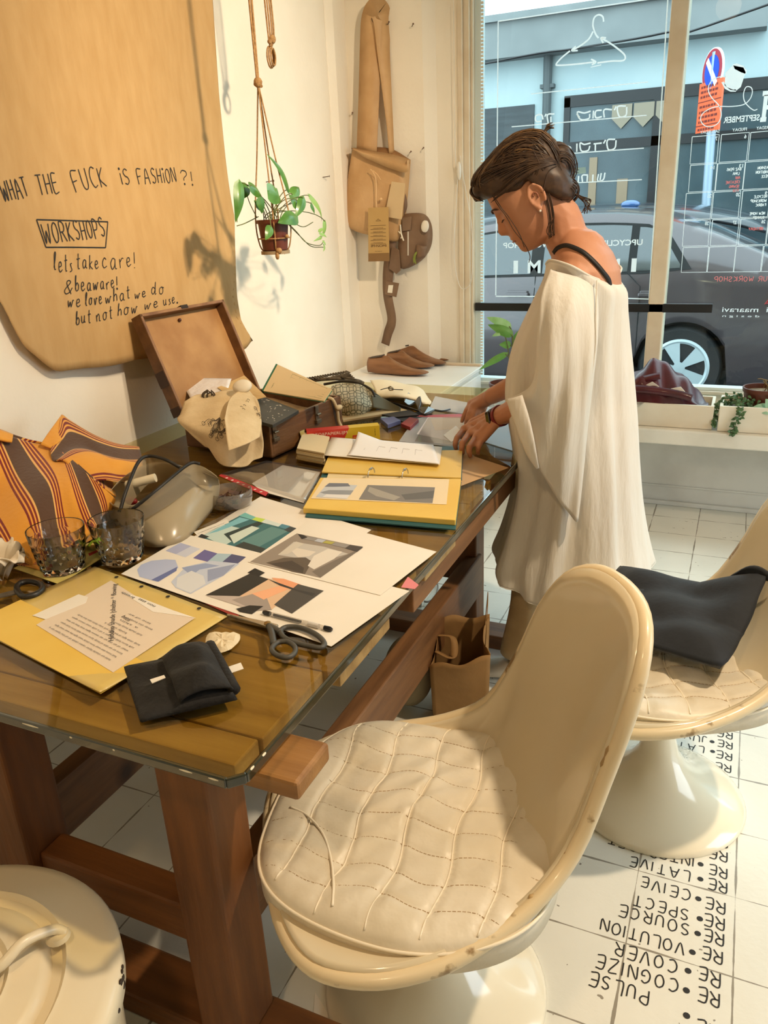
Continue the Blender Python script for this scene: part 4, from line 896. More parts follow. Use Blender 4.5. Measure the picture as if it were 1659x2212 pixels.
type_mesh(m, 'IM\u2022NOMI', T(.14, .27), dxv, dyv, .011, (0, -1, 0), .001, width=dxv.length * .72)
type_mesh(m, 'by maaravi', T(.34, .185), dxv, dyv, .004, (0, -1, 0), .001, width=dxv.length * .32)
for k in range(6):
    a, b = T(.12, .33 + .068 * k), T(.86, .33 + .068 * k); m.tube([a + Vector((0, -.0012, 0)), b + Vector((0, -.0012, 0))], .0006, 4)
    if k < 5: type_mesh(m, ('workshop', 'garments', 'fabrics', 'textile', 'recycled')[k], T(.25, .345 + .068 * k), dxv, dyv, .004, (0, -1, 0), .001, width=dxv.length * .45)
m.tube([T(.5, .79) + Vector((0, -.0012, 0)), T(.38, .755) + Vector((0, -.0012, 0)), T(.62, .755) + Vector((0, -.0012, 0)), T(.5, .79) + Vector((0, -.0012, 0))], .0006, 4)
m.build('tag_print', mat('tag_ink', (70, 46, 26), .7), tgm)
MB().prism([Vector(T(.0, .0)) + Vector((0, -.0013, 0)), Vector(T(1, .0)) + Vector((0, -.0013, 0)), Vector(T(1, .155)) + Vector((0, -.0013, 0)), Vector(T(0, .155)) + Vector((0, -.0013, 0))], (0, .0005, 0)).build('tag_band', mat('tag_brown', (132, 98, 56), .7), tgm)
# ------------------------------------------------------------------ small grey-brown waist pouch with its long strap
taupe = mat('taupe_leather', (132, 104, 80), .6, c2=(114, 86, 64), scale=8, bump=.12, bscale=60)
pc = thing('waist_pouch', 'small taupe leather waist pouch with a pale round patch hanging by its long strap', 'bag', (-1.612,1.48,1.1708))
o_ = spline([Vector(p) for p in [(-1.677,1.49,1.3697),(-1.609,1.49,1.3817),(-1.555,1.49,1.3673),(-1.528,1.49,1.3166),(-1.53,1.49,1.2432),(-1.56,1.49,1.1864),(-1.617,1.49,1.1441),(-1.689,1.49,1.1276),(-1.696,1.49,1.2149),(-1.687,1.49,1.3004)]], 4, closed=True)
cen = Vector((sum(p.x for p in o_) / len(o_), 1.49, sum(p.z for p in o_) / len(o_)))
m = MB(); pillow(m, o_, cen, .035, .02); m.build('pouch_body', taupe, pc, smooth=60)
q = Vector((-1.539,1.445,1.3207)); m = MB(); m.ball(q, .021, 8, (.95, .45, 1.35), Matrix.Rotation(.15, 3, 'Y')); m.build('pale_patch', mat('bleached_patch', (232, 222, 206), .7), pc, smooth=180)
m = MB(); m.prism([(-1.658,1.449,1.3638),(-1.61,1.449,1.3663),(-1.615,1.449,1.3063),(-1.66,1.449,1.3013)], (0, .006, 0)); m.build('flap', taupe, pc, bevel=.002)
m = MB(); m.prism([(-1.633,1.452,1.3004),(-1.626,1.452,1.3002),(-1.63,1.452,1.1902),(-1.637,1.452,1.1904)], (0, .004, 0)); m.build('zip', mat('pale_zip', (200, 188, 172), .5), pc)
m = MB(); m.tube(spline([(-1.663,1.44,1.3331),(-1.66,1.44,1.2912),(-1.649,1.44,1.2594)], 5), .0035, 6); m.tube(spline([(-1.674,1.44,1.3021),(-1.657,1.44,1.2849),(-1.663,1.44,1.2703)], 5), .003, 6); m.build('bow', mat('cream_ribbon', (236, 226, 204), .7), pc, smooth=60)
m = MB(); m.grid(lambda u, v: quad_uv([(-1.585,1.448,1.2405),(-1.533,1.448,1.2309),(-1.544,1.448,1.1805),(-1.597,1.448,1.1729)])(u, v) + Vector((0, -.014 * sin(pi * u), 0)), 8, 4); m.build('pocket', taupe, pc, smooth=60, solid=.003)
m = MB()
for a, b in zip([(-1.582,1.436,1.2053),(-1.589,1.436,1.1906),(-1.597,1.436,1.1822)], [(-1.602,1.43,1.17),(-1.598,1.43,1.1528),(-1.583,1.43,1.1484)]): leaf(m, a, b, .006, (0, -1, .2), .2, .1, 4)
m.build('plant_sprig', mat('sprig_green', (122, 132, 50), .6), pc, smooth=60)
m = MB(); band([(-1.667,1.47,1.4872),(-1.652,1.47,1.4456),(-1.653,1.47,1.4046),(-1.682,1.47,1.3536),(-1.72,1.47,1.2596),(-1.738,1.47,1.1736),(-1.753,1.47,1.0858),(-1.757,1.47,0.9963),(-1.741,1.47,0.8825),(-1.765,1.47,0.8126),(-1.783,1.47,0.7558)], lambda t: .026 + .034 * sstep(.3, .55, t) - .012 * sstep(.8, 1, t), lambda t: (.4 * sin(6 * t), -1, 0), m); m.build('waist_strap', taupe, pc, smooth=60, solid=.003)
m = MB(); m.prism([(-1.719,1.455,1.2347),(-1.681,1.455,1.2167),(-1.677,1.455,1.1216),(-1.7,1.455,1.1044),(-1.739,1.455,1.1311)], (0, .004, 0)); m.build('strap_end', taupe, pc, bevel=.001)
m = MB(); m.prism([(-1.755,1.452,1.072),(-1.686,1.452,1.0606),(-1.704,1.452,0.994),(-1.766,1.452,1.0073)], (0, .004, 0)); m.build('strap_keeper', taupe, pc, bevel=.001)
m = MB(); m.prism([(-1.742,1.449,1.0523),(-1.717,1.449,1.0522),(-1.724,1.449,1.0144),(-1.749,1.449,1.0166)], (0, .002, 0)); m.build('woven_label', mat('white_label', (232, 224, 208), .7), pc)

# ------------------------------------------------------------------ paper and films on the table
paper_m = mat('white_paper', (240, 232, 220), .7, c2=(234, 226, 212), scale=5)
cream_m = mat('cream_paper', (226, 206, 160), .75)
yel_m = mat('yellow_card', (234, 198, 98), .6, c2=(228, 188, 84), scale=6)
ylw_film = mat('yellow_film', (222, 194, 112), .35, c2=(206, 178, 104), scale=5, coat=.3)
film_m = clear('clear_film', (246, 246, 246), 1.6, rough=.05, haze=.035, lo=.02)
milk_m = clear('milky_film', (236, 238, 240), 1.6, rough=.12, haze=.32, hazec=(226, 230, 236), lo=.03)
_pm = {}
def flat_m(c, rough=.6):
    if c not in _pm: _pm[c] = mat('print_%02x%02x%02x' % c, c, rough)
    return _pm[c]
class Pic:
    """a picture printed on a sheet: flat patches of ink stacked a hair above the paper"""
    def __init__(s, z): s.mb = MB(); s.c = []; s.z = z; s.n = 0
    def patch(s, c, poly):
        if c not in s.c: s.c.append(c)
        s.mb.k = s.c.index(c); s.n += 1; zz = s.z + s.n * .00004
        P = [(p[0], p[1], zz) for p in poly]; s.mb.add(P, [tuple(range(len(P)))]); return s
    def build(s, name, parent): return s.mb.build(name, [flat_m(c) for c in s.c], parent)
def slip(name, poly, z, material, label=None, cat=None, parent=None, th=.0005, group=None):
    o = MB().prism([(p[0], p[1], z) for p in poly], (0, 0, th)).build(name, material, parent)
    if label: tag(o, label, cat, group)
    return o
# three mood-board sheets fanned out in the middle of the table
A = thing('mood_board_sheet', 'white sheet with a teal house photo and FREEDOM strip, lowest of the fanned sheets', 'paper', (-1.014,-0.882,0.72), 0, 'mood board sheets fanned on the table')
slip('paper_sheet', [(-1.227,-0.616,0.7202),(-0.853,-0.733,0.7202),(-0.88,-1.034,0.7202),(-1.232,-0.904,0.7202)], .7204, paper_m, parent=A)
p = Pic(.7212)
for c, poly in (((60, 112, 118), [(-1.218,-0.913,0.7212),(-1.202,-0.751,0.7212),(-1.013,-0.784,0.7212),(-1.029,-0.937,0.7212)]), ((196, 216, 210), [(-1.215,-0.887,0.7212),(-1.206,-0.813,0.7212),(-1.12,-0.825,0.7212),(-1.132,-0.92,0.7212)]), ((128, 190, 202), [(-1.209,-0.875,0.7212),(-1.196,-0.76,0.7212),(-1.163,-0.766,0.7212),(-1.195,-0.855,0.7212)]), ((40, 60, 60), [(-1.172,-0.863,0.7212),(-1.137,-0.771,0.7212),(-1.118,-0.773,0.7212),(-1.128,-0.895,0.7212)]), ((208, 222, 212), [(-1.153,-0.867,0.7212),(-1.135,-0.8,0.7212),(-1.11,-0.805,0.7212),(-1.117,-0.903,0.7212)]), ((96, 140, 140), [(-1.11,-0.889,0.7212),(-1.087,-0.789,0.7212),(-1.035,-0.801,0.7212),(-1.052,-0.906,0.7212)]), ((52, 60, 58), [(-1.108,-0.924,0.7212),(-1.101,-0.887,0.7212),(-1.031,-0.905,0.7212),(-1.029,-0.937,0.7212)]), ((36, 40, 40), [(-1.218,-0.913,0.7212),(-1.223,-0.879,0.7212),(-1.195,-0.887,0.7212),(-1.203,-0.915,0.7212)]), ((120, 190, 186), [(-1.203,-0.754,0.7212),(-1.2,-0.73,0.7212),(-1.157,-0.748,0.7212),(-1.158,-0.765,0.7212)]), ((196, 222, 92), [(-1.158,-0.765,0.7212),(-1.157,-0.748,0.7212),(-1.127,-0.752,0.7212),(-1.126,-0.773,0.7212)]), ((214, 226, 222), [(-1.126,-0.773,0.7212),(-1.127,-0.752,0.7212),(-1.071,-0.769,0.7212),(-1.071,-0.785,0.7212)]), ((84, 140, 158), [(-1.071,-0.785,0.7212),(-1.072,-0.767,0.7212),(-1.046,-0.772,0.7212),(-1.042,-0.794,0.7212)]), ((58, 66, 68), [(-1.048,-0.798,0.7212),(-1.045,-0.774,0.7212),(-1.011,-0.784,0.7212),(-1.013,-0.812,0.7212)])): p.patch(c, poly)
p.build('printed_picture', A)
MB().prism([(-1.247,-0.876,0.7216),(-1.219,-0.782,0.7216),(-1.2,-0.8,0.7216),(-1.226,-0.892,0.7216)], (0, 0, .0006)).build('word_strip', paper_m, A)
q = [(-1.231,-0.885,0.7225),(-1.206,-0.801,0.7225),(-1.216,-0.789,0.7225),(-1.242,-0.874,0.7225)]; m = MB(); type_mesh(m, 'FREEDOM', q[0], Vector(q[1]) - Vector(q[0]), (0.0, 1, 0), .0085, (0, 0, 1), .0002, width=(Vector(q[1]) - Vector(q[0])).length * .86); m.build('word_print', ink_black, A)
Cc = thing('mood_board_sheet', 'white sheet with blue swatches and a dark sunset photo, under the pen', 'paper', (-0.942,-1.073,0.72), 0, 'mood board sheets fanned on the table')
slip('paper_sheet', [(-1.253,-0.893,0.7214),(-0.653,-0.991,0.7214),(-0.702,-1.225,0.7214),(-1.256,-1.115,0.7214)], .7214, paper_m, parent=Cc)
p = Pic(.7220)
for c, poly in (((176, 182, 214), [(-1.242,-0.987,0.722),(-1.238,-0.939,0.722),(-1.172,-0.953,0.722),(-1.176,-1.002,0.722)]), ((206, 210, 226), [(-1.207,-0.995,0.722),(-1.201,-0.947,0.722),(-1.172,-0.953,0.722),(-1.176,-1.002,0.722)]), ((108, 104, 160), [(-1.157,-1,0.722),(-1.16,-0.954,0.722),(-1.12,-0.962,0.722),(-1.115,-1.006,0.722)]), ((170, 196, 210), [(-1.115,-1.006,0.722),(-1.12,-0.962,0.722),(-1.087,-0.955,0.722),(-1.082,-1.008,0.722)]), ((84, 86, 124), [(-1.082,-1.008,0.722),(-1.087,-0.955,0.722),(-1.048,-0.958,0.722),(-1.045,-1.014,0.722)]),
    ((182, 192, 224), [(-1.236,-1.088,0.722),(-1.245,-1.065,0.722),(-1.237,-1.041,0.722),(-1.212,-1.025,0.722),(-1.189,-1.02,0.722),(-1.157,-1.051,0.722),(-1.156,-1.121,0.722),(-1.208,-1.114,0.722)]), ((106, 118, 170), [(-1.174,-1.118,0.722),(-1.162,-1.048,0.722),(-1.151,-1.065,0.722),(-1.154,-1.12,0.722)]), ((196, 204, 222), [(-1.128,-1.112,0.722),(-1.145,-1.042,0.722),(-1.109,-0.999,0.722),(-1.042,-0.992,0.722),(-1.041,-1.053,0.722),(-1.056,-1.143,0.722),(-1.102,-1.131,0.722)]), ((150, 164, 200), [(-1.15,-1.049,0.722),(-1.114,-1.014,0.722),(-1.077,-1.015,0.722),(-1.107,-1.045,0.722),(-1.105,-1.075,0.722)]), ((150, 160, 190), [(-1.09,-1.04,0.722),(-1.049,-0.997,0.722),(-1.041,-1.053,0.722),(-1.056,-1.087,0.722)]), ((216, 218, 222), [(-1.128,-1.092,0.722),(-1.12,-1.055,0.722),(-1.081,-1.067,0.722),(-1.054,-1.096,0.722),(-1.059,-1.14,0.722),(-1.103,-1.127,0.722)]),
    ((222, 186, 152), [(-0.976,-1.133,0.722),(-0.956,-1.034,0.722),(-0.867,-1.037,0.722),(-0.868,-1.147,0.722),(-0.927,-1.151,0.722)]), ((190, 176, 166), [(-1.024,-1.139,0.722),(-0.957,-1.12,0.722),(-0.896,-1.115,0.722),(-0.904,-1.16,0.722)]), ((160, 148, 140), [(-0.963,-1.138,0.722),(-0.924,-1.084,0.722),(-0.868,-1.147,0.722),(-0.894,-1.16,0.722)]), ((232, 160, 118), [(-0.94,-1.029,0.722),(-0.914,-1.025,0.722),(-0.867,-1.037,0.722),(-0.869,-1.054,0.722),(-0.901,-1.054,0.722)]), ((238, 176, 136), [(-0.94,-1.103,0.722),(-0.905,-1.055,0.722),(-0.878,-1.055,0.722),(-0.904,-1.117,0.722)]), ((44, 42, 38), [(-1.024,-1.138,0.722),(-0.993,-1.025,0.722),(-0.942,-1.037,0.722),(-0.957,-1.12,0.722)]), ((36, 34, 32), [(-1.001,-1.025,0.722),(-0.998,-1.001,0.722),(-0.966,-1.013,0.722),(-0.968,-1.033,0.722)]), ((74, 70, 66), [(-0.874,-1.128,0.722),(-0.874,-1.037,0.722),(-0.811,-1.046,0.722),(-0.824,-1.147,0.722)]), ((56, 54, 52), [(-0.944,-1.037,0.722),(-0.862,-1.059,0.722),(-0.82,-1.062,0.722),(-0.822,-1.074,0.722),(-0.905,-1.055,0.722)]), ((34, 32, 30), [(-0.934,-1.166,0.722),(-0.917,-1.146,0.722),(-0.89,-1.14,0.722),(-0.894,-1.174,0.722),(-0.921,-1.174,0.722)])): p.patch(c, poly)
p.build('printed_picture', Cc)
B = thing('mood_board_sheet', 'white sheet with a grey bedroom photo and colour swatches, topmost of the fanned sheets', 'paper', (-0.842,-0.902,0.72), 0, 'mood board sheets fanned on the table')
slip('paper_sheet', [(-1.02,-0.717,0.7228),(-0.666,-0.805,0.7228),(-0.698,-1.028,0.7228),(-1.029,-0.98,0.7228)], .7226, paper_m, parent=B)
p = Pic(.7232)
for c, poly in (((150, 138, 126), [(-1.025,-0.979,0.7232),(-1.006,-0.81,0.7232),(-0.826,-0.834,0.7232),(-0.844,-0.999,0.7232)]), ((196, 190, 182), [(-0.986,-0.928,0.7232),(-0.988,-0.855,0.7232),(-0.91,-0.858,0.7232),(-0.842,-0.875,0.7232),(-0.881,-0.931,0.7232)]), ((222, 212, 198), [(-0.974,-0.896,0.7232),(-0.967,-0.883,0.7232),(-0.914,-0.888,0.7232),(-0.917,-0.913,0.7232),(-0.937,-0.926,0.7232)]), ((96, 84, 72), [(-0.989,-0.972,0.7232),(-0.965,-0.937,0.7232),(-0.921,-0.921,0.7232),(-0.897,-0.936,0.7232),(-0.882,-0.994,0.7232),(-0.913,-0.993,0.7232)]), ((70, 60, 52), [(-0.978,-0.974,0.7232),(-0.941,-0.945,0.7232),(-0.899,-0.968,0.7232),(-0.888,-0.992,0.7232)]), ((226, 218, 206), [(-0.896,-0.957,0.7232),(-0.908,-0.908,0.7232),(-0.896,-0.866,0.7232),(-0.859,-0.87,0.7232),(-0.859,-0.908,0.7232),(-0.875,-0.968,0.7232)]), ((120, 110, 100), [(-0.874,-0.979,0.7232),(-0.853,-0.911,0.7232),(-0.829,-0.843,0.7232),(-0.825,-0.836,0.7232),(-0.844,-0.999,0.7232)]), ((208, 200, 186), [(-0.986,-0.928,0.7232),(-0.984,-0.853,0.7232),(-0.961,-0.857,0.7232),(-0.967,-0.918,0.7232)]), ((44, 40, 38), [(-1.002,-0.813,0.7232),(-0.985,-0.815,0.7232),(-0.97,-0.823,0.7232),(-0.978,-0.837,0.7232)]), ((150, 146, 142), [(-0.971,-0.82,0.7232),(-0.945,-0.822,0.7232),(-0.947,-0.837,0.7232),(-0.973,-0.835,0.7232)]), ((186, 190, 200), [(-0.944,-0.823,0.7232),(-0.923,-0.824,0.7232),(-0.924,-0.841,0.7232),(-0.946,-0.838,0.7232)]), ((176, 170, 84), [(-0.921,-0.828,0.7232),(-0.898,-0.828,0.7232),(-0.9,-0.842,0.7232),(-0.924,-0.841,0.7232)]), ((150, 144, 140), [(-0.897,-0.83,0.7232),(-0.858,-0.833,0.7232),(-0.862,-0.85,0.7232),(-0.899,-0.845,0.7232)]), ((74, 66, 62), [(-0.859,-0.831,0.7232),(-0.827,-0.832,0.7232),(-0.827,-0.861,0.7232),(-0.861,-0.852,0.7232)])): p.patch(c, poly)
p.build('printed_picture', B)
# red perforated edge of a sleeve sticking out below the sheets, and a ticket at the table's edge
slip('sleeve_edge', [(-1.1,-1.11,0.7205),(-0.918,-1.175,0.7205),(-0.915,-1.193,0.7205),(-1.105,-1.134,0.7205)], .7206, mat('red_film', (150, 44, 44), .3), 'red perforated plastic sleeve edge below the mood sheets', 'sleeve')
slip('ticket', [(-0.675,-0.981,0.7205),(-0.68,-0.933,0.7205),(-0.646,-0.96,0.7205),(-0.647,-0.979,0.7205)], .7206, mat('pink_ticket', (222, 130, 134), .5), 'small pink ticket at the long edge of the glass', 'ticket')
# pale yellow document folder with printed notes
T_, R_, B_ = [Vector(p) for p in [(-1.337,-1.105,0.7205),(-0.934,-1.196,0.7205),(-0.978,-1.477,0.7205)]]; L_ = T_ + B_ - R_
fo1 = thing('document_folder', 'translucent yellow plastic folder with printed notes at the near table corner', 'folder', lerp(T_, B_, .5))
sheet('plastic_sleeve', [T_, R_, B_, L_], ylw_film, fo1, th=.0015, z=.0012, curl=.004, n=20, seed=2)
F = quad_uv([T_, R_, B_, L_], .0033)
MB().prism([F(0, .62), F(1, .66), F(1, 1), F(0, 1)], (0, 0, .0006)).build('yellow_insert', yel_m, fo1)
MB().prism([F(.93, 0), F(1, 0), F(1, .98), F(.93, .98)], (0, 0, .0004)).build('binding_strip', mat('strip_film', (206, 186, 120), .3), fo1) if False else None
m = MB()
for t in (.22, .42, .62, .84):
    c = F(t, .035) + Vector((0, 0, .0012)); m.prism([c + Vector((.0042 * cos(i * pi / 6), .0042 * sin(i * pi / 6), 0)) for i in range(12)], (0, 0, .0002))
m.build('punched_hole', mat('hole_dark', (34, 28, 18), .8), fo1)['kind'] = 'stuff'
pg = MB().prism([(-1.251,-1.192,0.7246),(-1.249,-1.152,0.7246),(-1.14,-1.196,0.7246),(-0.985,-1.227,0.7246),(-1.001,-1.423,0.7246),(-1.252,-1.346,0.7246)], (0, 0, .0005)).build('printed_page', mat('folder_page', (226, 208, 186), .65), fo1)
m = MB(); m.prism([(-1.287,-1.322,0.7252),(-1.267,-1.224,0.7252),(-1.24,-1.227,0.7252),(-1.226,-1.248,0.7252),(-1.251,-1.325,0.7252)], (0, 0, .0005)); m.prism([(-1.193,-1.186,0.7251),(-1.142,-1.193,0.7251),(-1.044,-1.215,0.7251),(-0.98,-1.226,0.7251),(-1.014,-1.227,0.7251),(-1.075,-1.233,0.7251)], (0, 0, .0005)); m.build('paper_strip', paper_m, pg)
m = MB(); dn = Vector((-1.084,-1.331,0.72)) - Vector((-1.235,-1.162,0.72))
rd = (Vector((-1.239,-1.156,0.72)) - Vector((-1.087,-1.335,0.72))).normalized(); ru = Vector((-rd.y, rd.x, 0))
type_mesh(m, 'Hidden shade |shelter * flowing', (-1.072,-1.342,0.7258), rd, ru, .0095, (0, 0, 1), .0003, width=(Vector((-1.237,-1.156,0.72)) - Vector((-1.08,-1.334,0.72))).length)
type_mesh(m, 'buch', (-1.119,-1.269,0.7258), Vector((-1.097,-1.274,0.72)) - Vector((-1.128,-1.261,0.72)), ru * -1 if False else Vector((.35, .93, 0)), .0085, (0, 0, 1), .0003, width=.026)
bd = Vector((-1.193,-1.181,0.72)) - Vector((-1.153,-1.193,0.72)); bu = Vector((bd.y, -bd.x, 0)) * -1; bu = Vector((-bd.y, bd.x, 0))
type_mesh(m, 'breath', (-1.147,-1.198,0.7258), bd, bu, .0065, (0, 0, 1), .0003, width=bd.length)
type_mesh(m, 'non stat', (-1.084,-1.213,0.7258), bd, bu, .0065, (0, 0, 1), .0003, width=bd.length * 1.3)
type_mesh(m, 'burning', (-1.252,-1.186,0.7258), Vector((-1.271,-1.223,0.72)) - Vector((-1.261,-1.177,0.72)), Vector((-.2, -1, 0)), .0075, (0, 0, 1), .0003, width=.04)
m.build('large_words', mat('grey_ink', (70, 64, 60), .7), pg)
m = MB(); rr = random.Random(4); words = 'the a of shade cloth form light fold wear air body skin layer line soft open move'.split()
o0, o1, o2 = [Vector(p) for p in [(-1.027,-1.403,0.7256),(-1.228,-1.35,0.7256),(-0.996,-1.329,0.7256)]]
ld = (o1 - o0).normalized(); lu = Vector((-ld.y, ld.x, 0)); lu = -lu if lu.dot(o2 - o0) < 0 else lu
for r in range(11):
    base = o0 + lu * (.008 + .0115 * r) + ld * (.006 if r < 6 else .01); n_ = 12 if r < 6 else rr.randint(2, 5)
    type_mesh(m, ' '.join(rr.choice(words) for _ in range(n_)), base + ld * ((o1 - o0).length * (0 if r < 6 else rr.uniform(0, .35))), ld, -lu if False else lu * -1, .0042, (0, 0, 1), .0004, width=(o1 - o0).length * (.94 if r < 6 else .12 + .07 * n_))
m.build('small_print', ink_grey, pg)
# scraps, slip and the black cloth case
crm = mat('torn_paper', (232, 216, 184), .8, c2=(222, 204, 168), scale=30, bump=.5, bscale=60)
m = MB(); sc = [Vector(p) for p in [(-0.918,-1.285,0.722),(-0.928,-1.259,0.722),(-0.904,-1.255,0.722),(-0.879,-1.243,0.722),(-0.862,-1.262,0.722),(-0.86,-1.291,0.722),(-0.869,-1.308,0.722),(-0.895,-1.306,0.722)]]; c0 = sum(sc, Vector()) / len(sc); rr = random.Random(3)
s2 = spline(sc, 3, True); m.loft([[p + Vector((0, 0, rr.uniform(0, .002))) for p in s2]] + [[lerp(p, c0, k) + Vector((0, 0, .004 + rr.uniform(0, .005))) for p in s2] for k in (.25, .5, .75)] + [[lerp(p, c0, .98) + Vector((0, 0, .006)) for p in s2]])
tag(m.build('torn_paper_scrap', crm, smooth=30), 'small torn scrap of cream paper between folder and scissors', 'paper')
slip('paper_slip', [(-0.843,-1.35,0.7204),(-0.822,-1.32,0.7204),(-0.807,-1.334,0.7204),(-0.827,-1.363,0.7204)], .7204, paper_m, 'little blank white slip beside the black cloth case', 'paper')
blk_m = mat('black_cloth', (16, 14, 13), .8, c2=(22, 19, 17), scale=40, sheen=.03, bump=.2, bscale=120)
bc_ = thing('cloth_case', 'black cloth case folded over with a tiny white label, on the near glass corner', 'case', (-0.873,-1.42,0.72))
K = quad_uv([Vector(p) for p in [(-0.997,-1.402,0.722),(-0.894,-1.307,0.722),(-0.767,-1.414,0.722),(-0.87,-1.511,0.722)]])
def fold(u, v):
    p = K(u, v); e = min(1, 5 * min(u, 1 - u), 5 * min(v, 1 - v)); p.z += .010 * (e ** .5) + .016 * sstep(.3, .62, u + .25 * (v - .5)) * e ** .4 + .005 * e * sin(u * 13 + v * 6) * v + .004 * e * sin(v * 14 - u * 4); return p
m = MB(); m.grid(fold, 36, 30); m.build('lower_fold', blk_m, bc_, smooth=180, solid=.004, offset=0)
m = MB(); m.grid(lambda u, v: fold(.42 + .56 * u, .12 + .84 * v) + Vector((.004, -.004, .009 + .008 * sin(pi * u) ** .6)), 20, 20); m.build('upper_fold', blk_m, bc_, smooth=180, solid=.004)
m = MB(); m.tube([fold(.98, .05 + .9 * i / 14) + Vector((.004, 0, .006)) for i in range(15)], .010, 10); m.build('rolled_edge', blk_m, bc_, smooth=180)
la = [fold(.26, .40), fold(.44, .40), fold(.43, .52), fold(.25, .52)]; MB().prism([q + Vector((0, 0, .006)) for q in (lambda g: [g(.0, 0), g(1, 0), g(1, 1), g(0, 1)])(quad_uv([(-0.906,-1.442,0.738),(-0.893,-1.424,0.738),(-0.886,-1.429,0.738),(-0.896,-1.449,0.738)]))], (0, 0, .001)).build('white_label', paper_m, bc_)
# pen and scissors
pen = thing('gel_pen', 'clear gel pen with black ends lying on the sunset sheet', 'pen', (-0.8,-1.173,0.722))
a, b = Vector((-0.874,-1.166,0.7265)), Vector((-0.723,-1.181,0.7265)); d = (b - a).normalized()
MB().tube([a + d * .012, a + d * .10, b - d * .012], .0042, 12).build('barrel', clear('pen_plastic', (236, 232, 226), 1.4, haze=.12), pen, smooth=60)
MB().tube([a + d * .024, a + d * .085], .0026, 10).build('ink_refill', blk_m, pen, smooth=60)
pk_m = mat('pen_black', (20, 20, 22), .3)
MB().tube([a, a + d * .004, a + d * .016], [.003, .0044, .0044], 12).build('pen_end', pk_m, pen, smooth=60)
MB().tube([b - d * .016, b - d * .004, b], [.0044, .0046, .003], 12).build('pen_tip_cap', pk_m, pen, smooth=60)
MB().tube([b - d * .05, b - d * .028], .0046, 12).build('grip_label', mat('pen_label', (210, 205, 198), .4), pen, smooth=60)
sci = thing('scissors', 'grey-handled tailor scissors lying open beside the mood sheets', 'scissors', (-0.821,-1.203,0.72))
grey_pl = mat('grey_handle', (74, 72, 66), .45); steel_m = mat('steel', (190, 186, 178), .25, metal=.9)
t0, pv = Vector((-0.935,-1.195,0.7235)), Vector((-0.84,-1.205,0.7255))
dd = (pv - t0).normalized(); ss = Vector((-dd.y, dd.x, 0))
for k, w in ((0, .012), (1, .010)):
    o = .0022 * k; m = MB(); m.prism([t0 + Vector((0, 0, o)), pv + ss * w * .6 + Vector((0, 0, o)), pv + dd * .02 + ss * w * .5 + Vector((0, 0, o)), pv + dd * .02 - ss * w * .5 + Vector((0, 0, o)), pv - ss * w * (.5 + .3 * k) + Vector((0, 0, o))], (0, 0, .002)); m.build('blade', steel_m, sci, bevel=.0006)
m = MB(); m.lathe([(.0065, 0), (.0065, .003), (.004, .0045)], pv + Vector((0, 0, .003)), 16); m.build('pivot_screw', mat('brass', (170, 140, 90), .3, metal=.9), sci, smooth=40)
def loop(pts, r): return MB().tube(spline(pts, 5, True), r, 10, closed=True)
loop([(-0.806,-1.216,0.728),(-0.801,-1.201,0.728),(-0.777,-1.196,0.728),(-0.741,-1.207,0.728),(-0.714,-1.227,0.728),(-0.711,-1.243,0.728),(-0.731,-1.246,0.728),(-0.763,-1.244,0.728),(-0.79,-1.234,0.728)], .0047).build('handle_bow', grey_pl, sci, smooth=180)
loop([(-0.791,-1.267,0.728),(-0.789,-1.252,0.728),(-0.774,-1.246,0.728),(-0.754,-1.257,0.728),(-0.745,-1.275,0.728),(-0.75,-1.29,0.728),(-0.768,-1.29,0.728),(-0.785,-1.28,0.728)], .0046).build('handle_bow', grey_pl, sci, smooth=180)
MB().tube(spline([(-0.837,-1.208,0.727),(-0.822,-1.213,0.727),(-0.804,-1.221,0.727)], 4), [.006] * 9, 8).tube(spline([(-0.834,-1.209,0.727),(-0.815,-1.231,0.727),(-0.794,-1.26,0.727)], 4), [.006] * 9, 8).build('handle_shank', grey_pl, sci, smooth=180)
sc2 = thing('scissors', 'dark scissors handle loop poking out between flower and yellow folder', 'scissors', (-1.395,-1.231,0.72))
loop([(-1.406,-1.25,0.7275),(-1.419,-1.229,0.7275),(-1.407,-1.216,0.7275),(-1.376,-1.218,0.7275),(-1.352,-1.236,0.7275),(-1.349,-1.259,0.7275),(-1.366,-1.271,0.7275)], .006).build('handle_bow', mat('dark_handle', (34, 32, 30), .4), sc2, smooth=180)
MB().prism([(-1.41,-1.248,0.7215),(-1.457,-1.315,0.7215),(-1.447,-1.324,0.7215),(-1.394,-1.26,0.7215)], (0, 0, .003)).build('blade', steel_m, sc2)
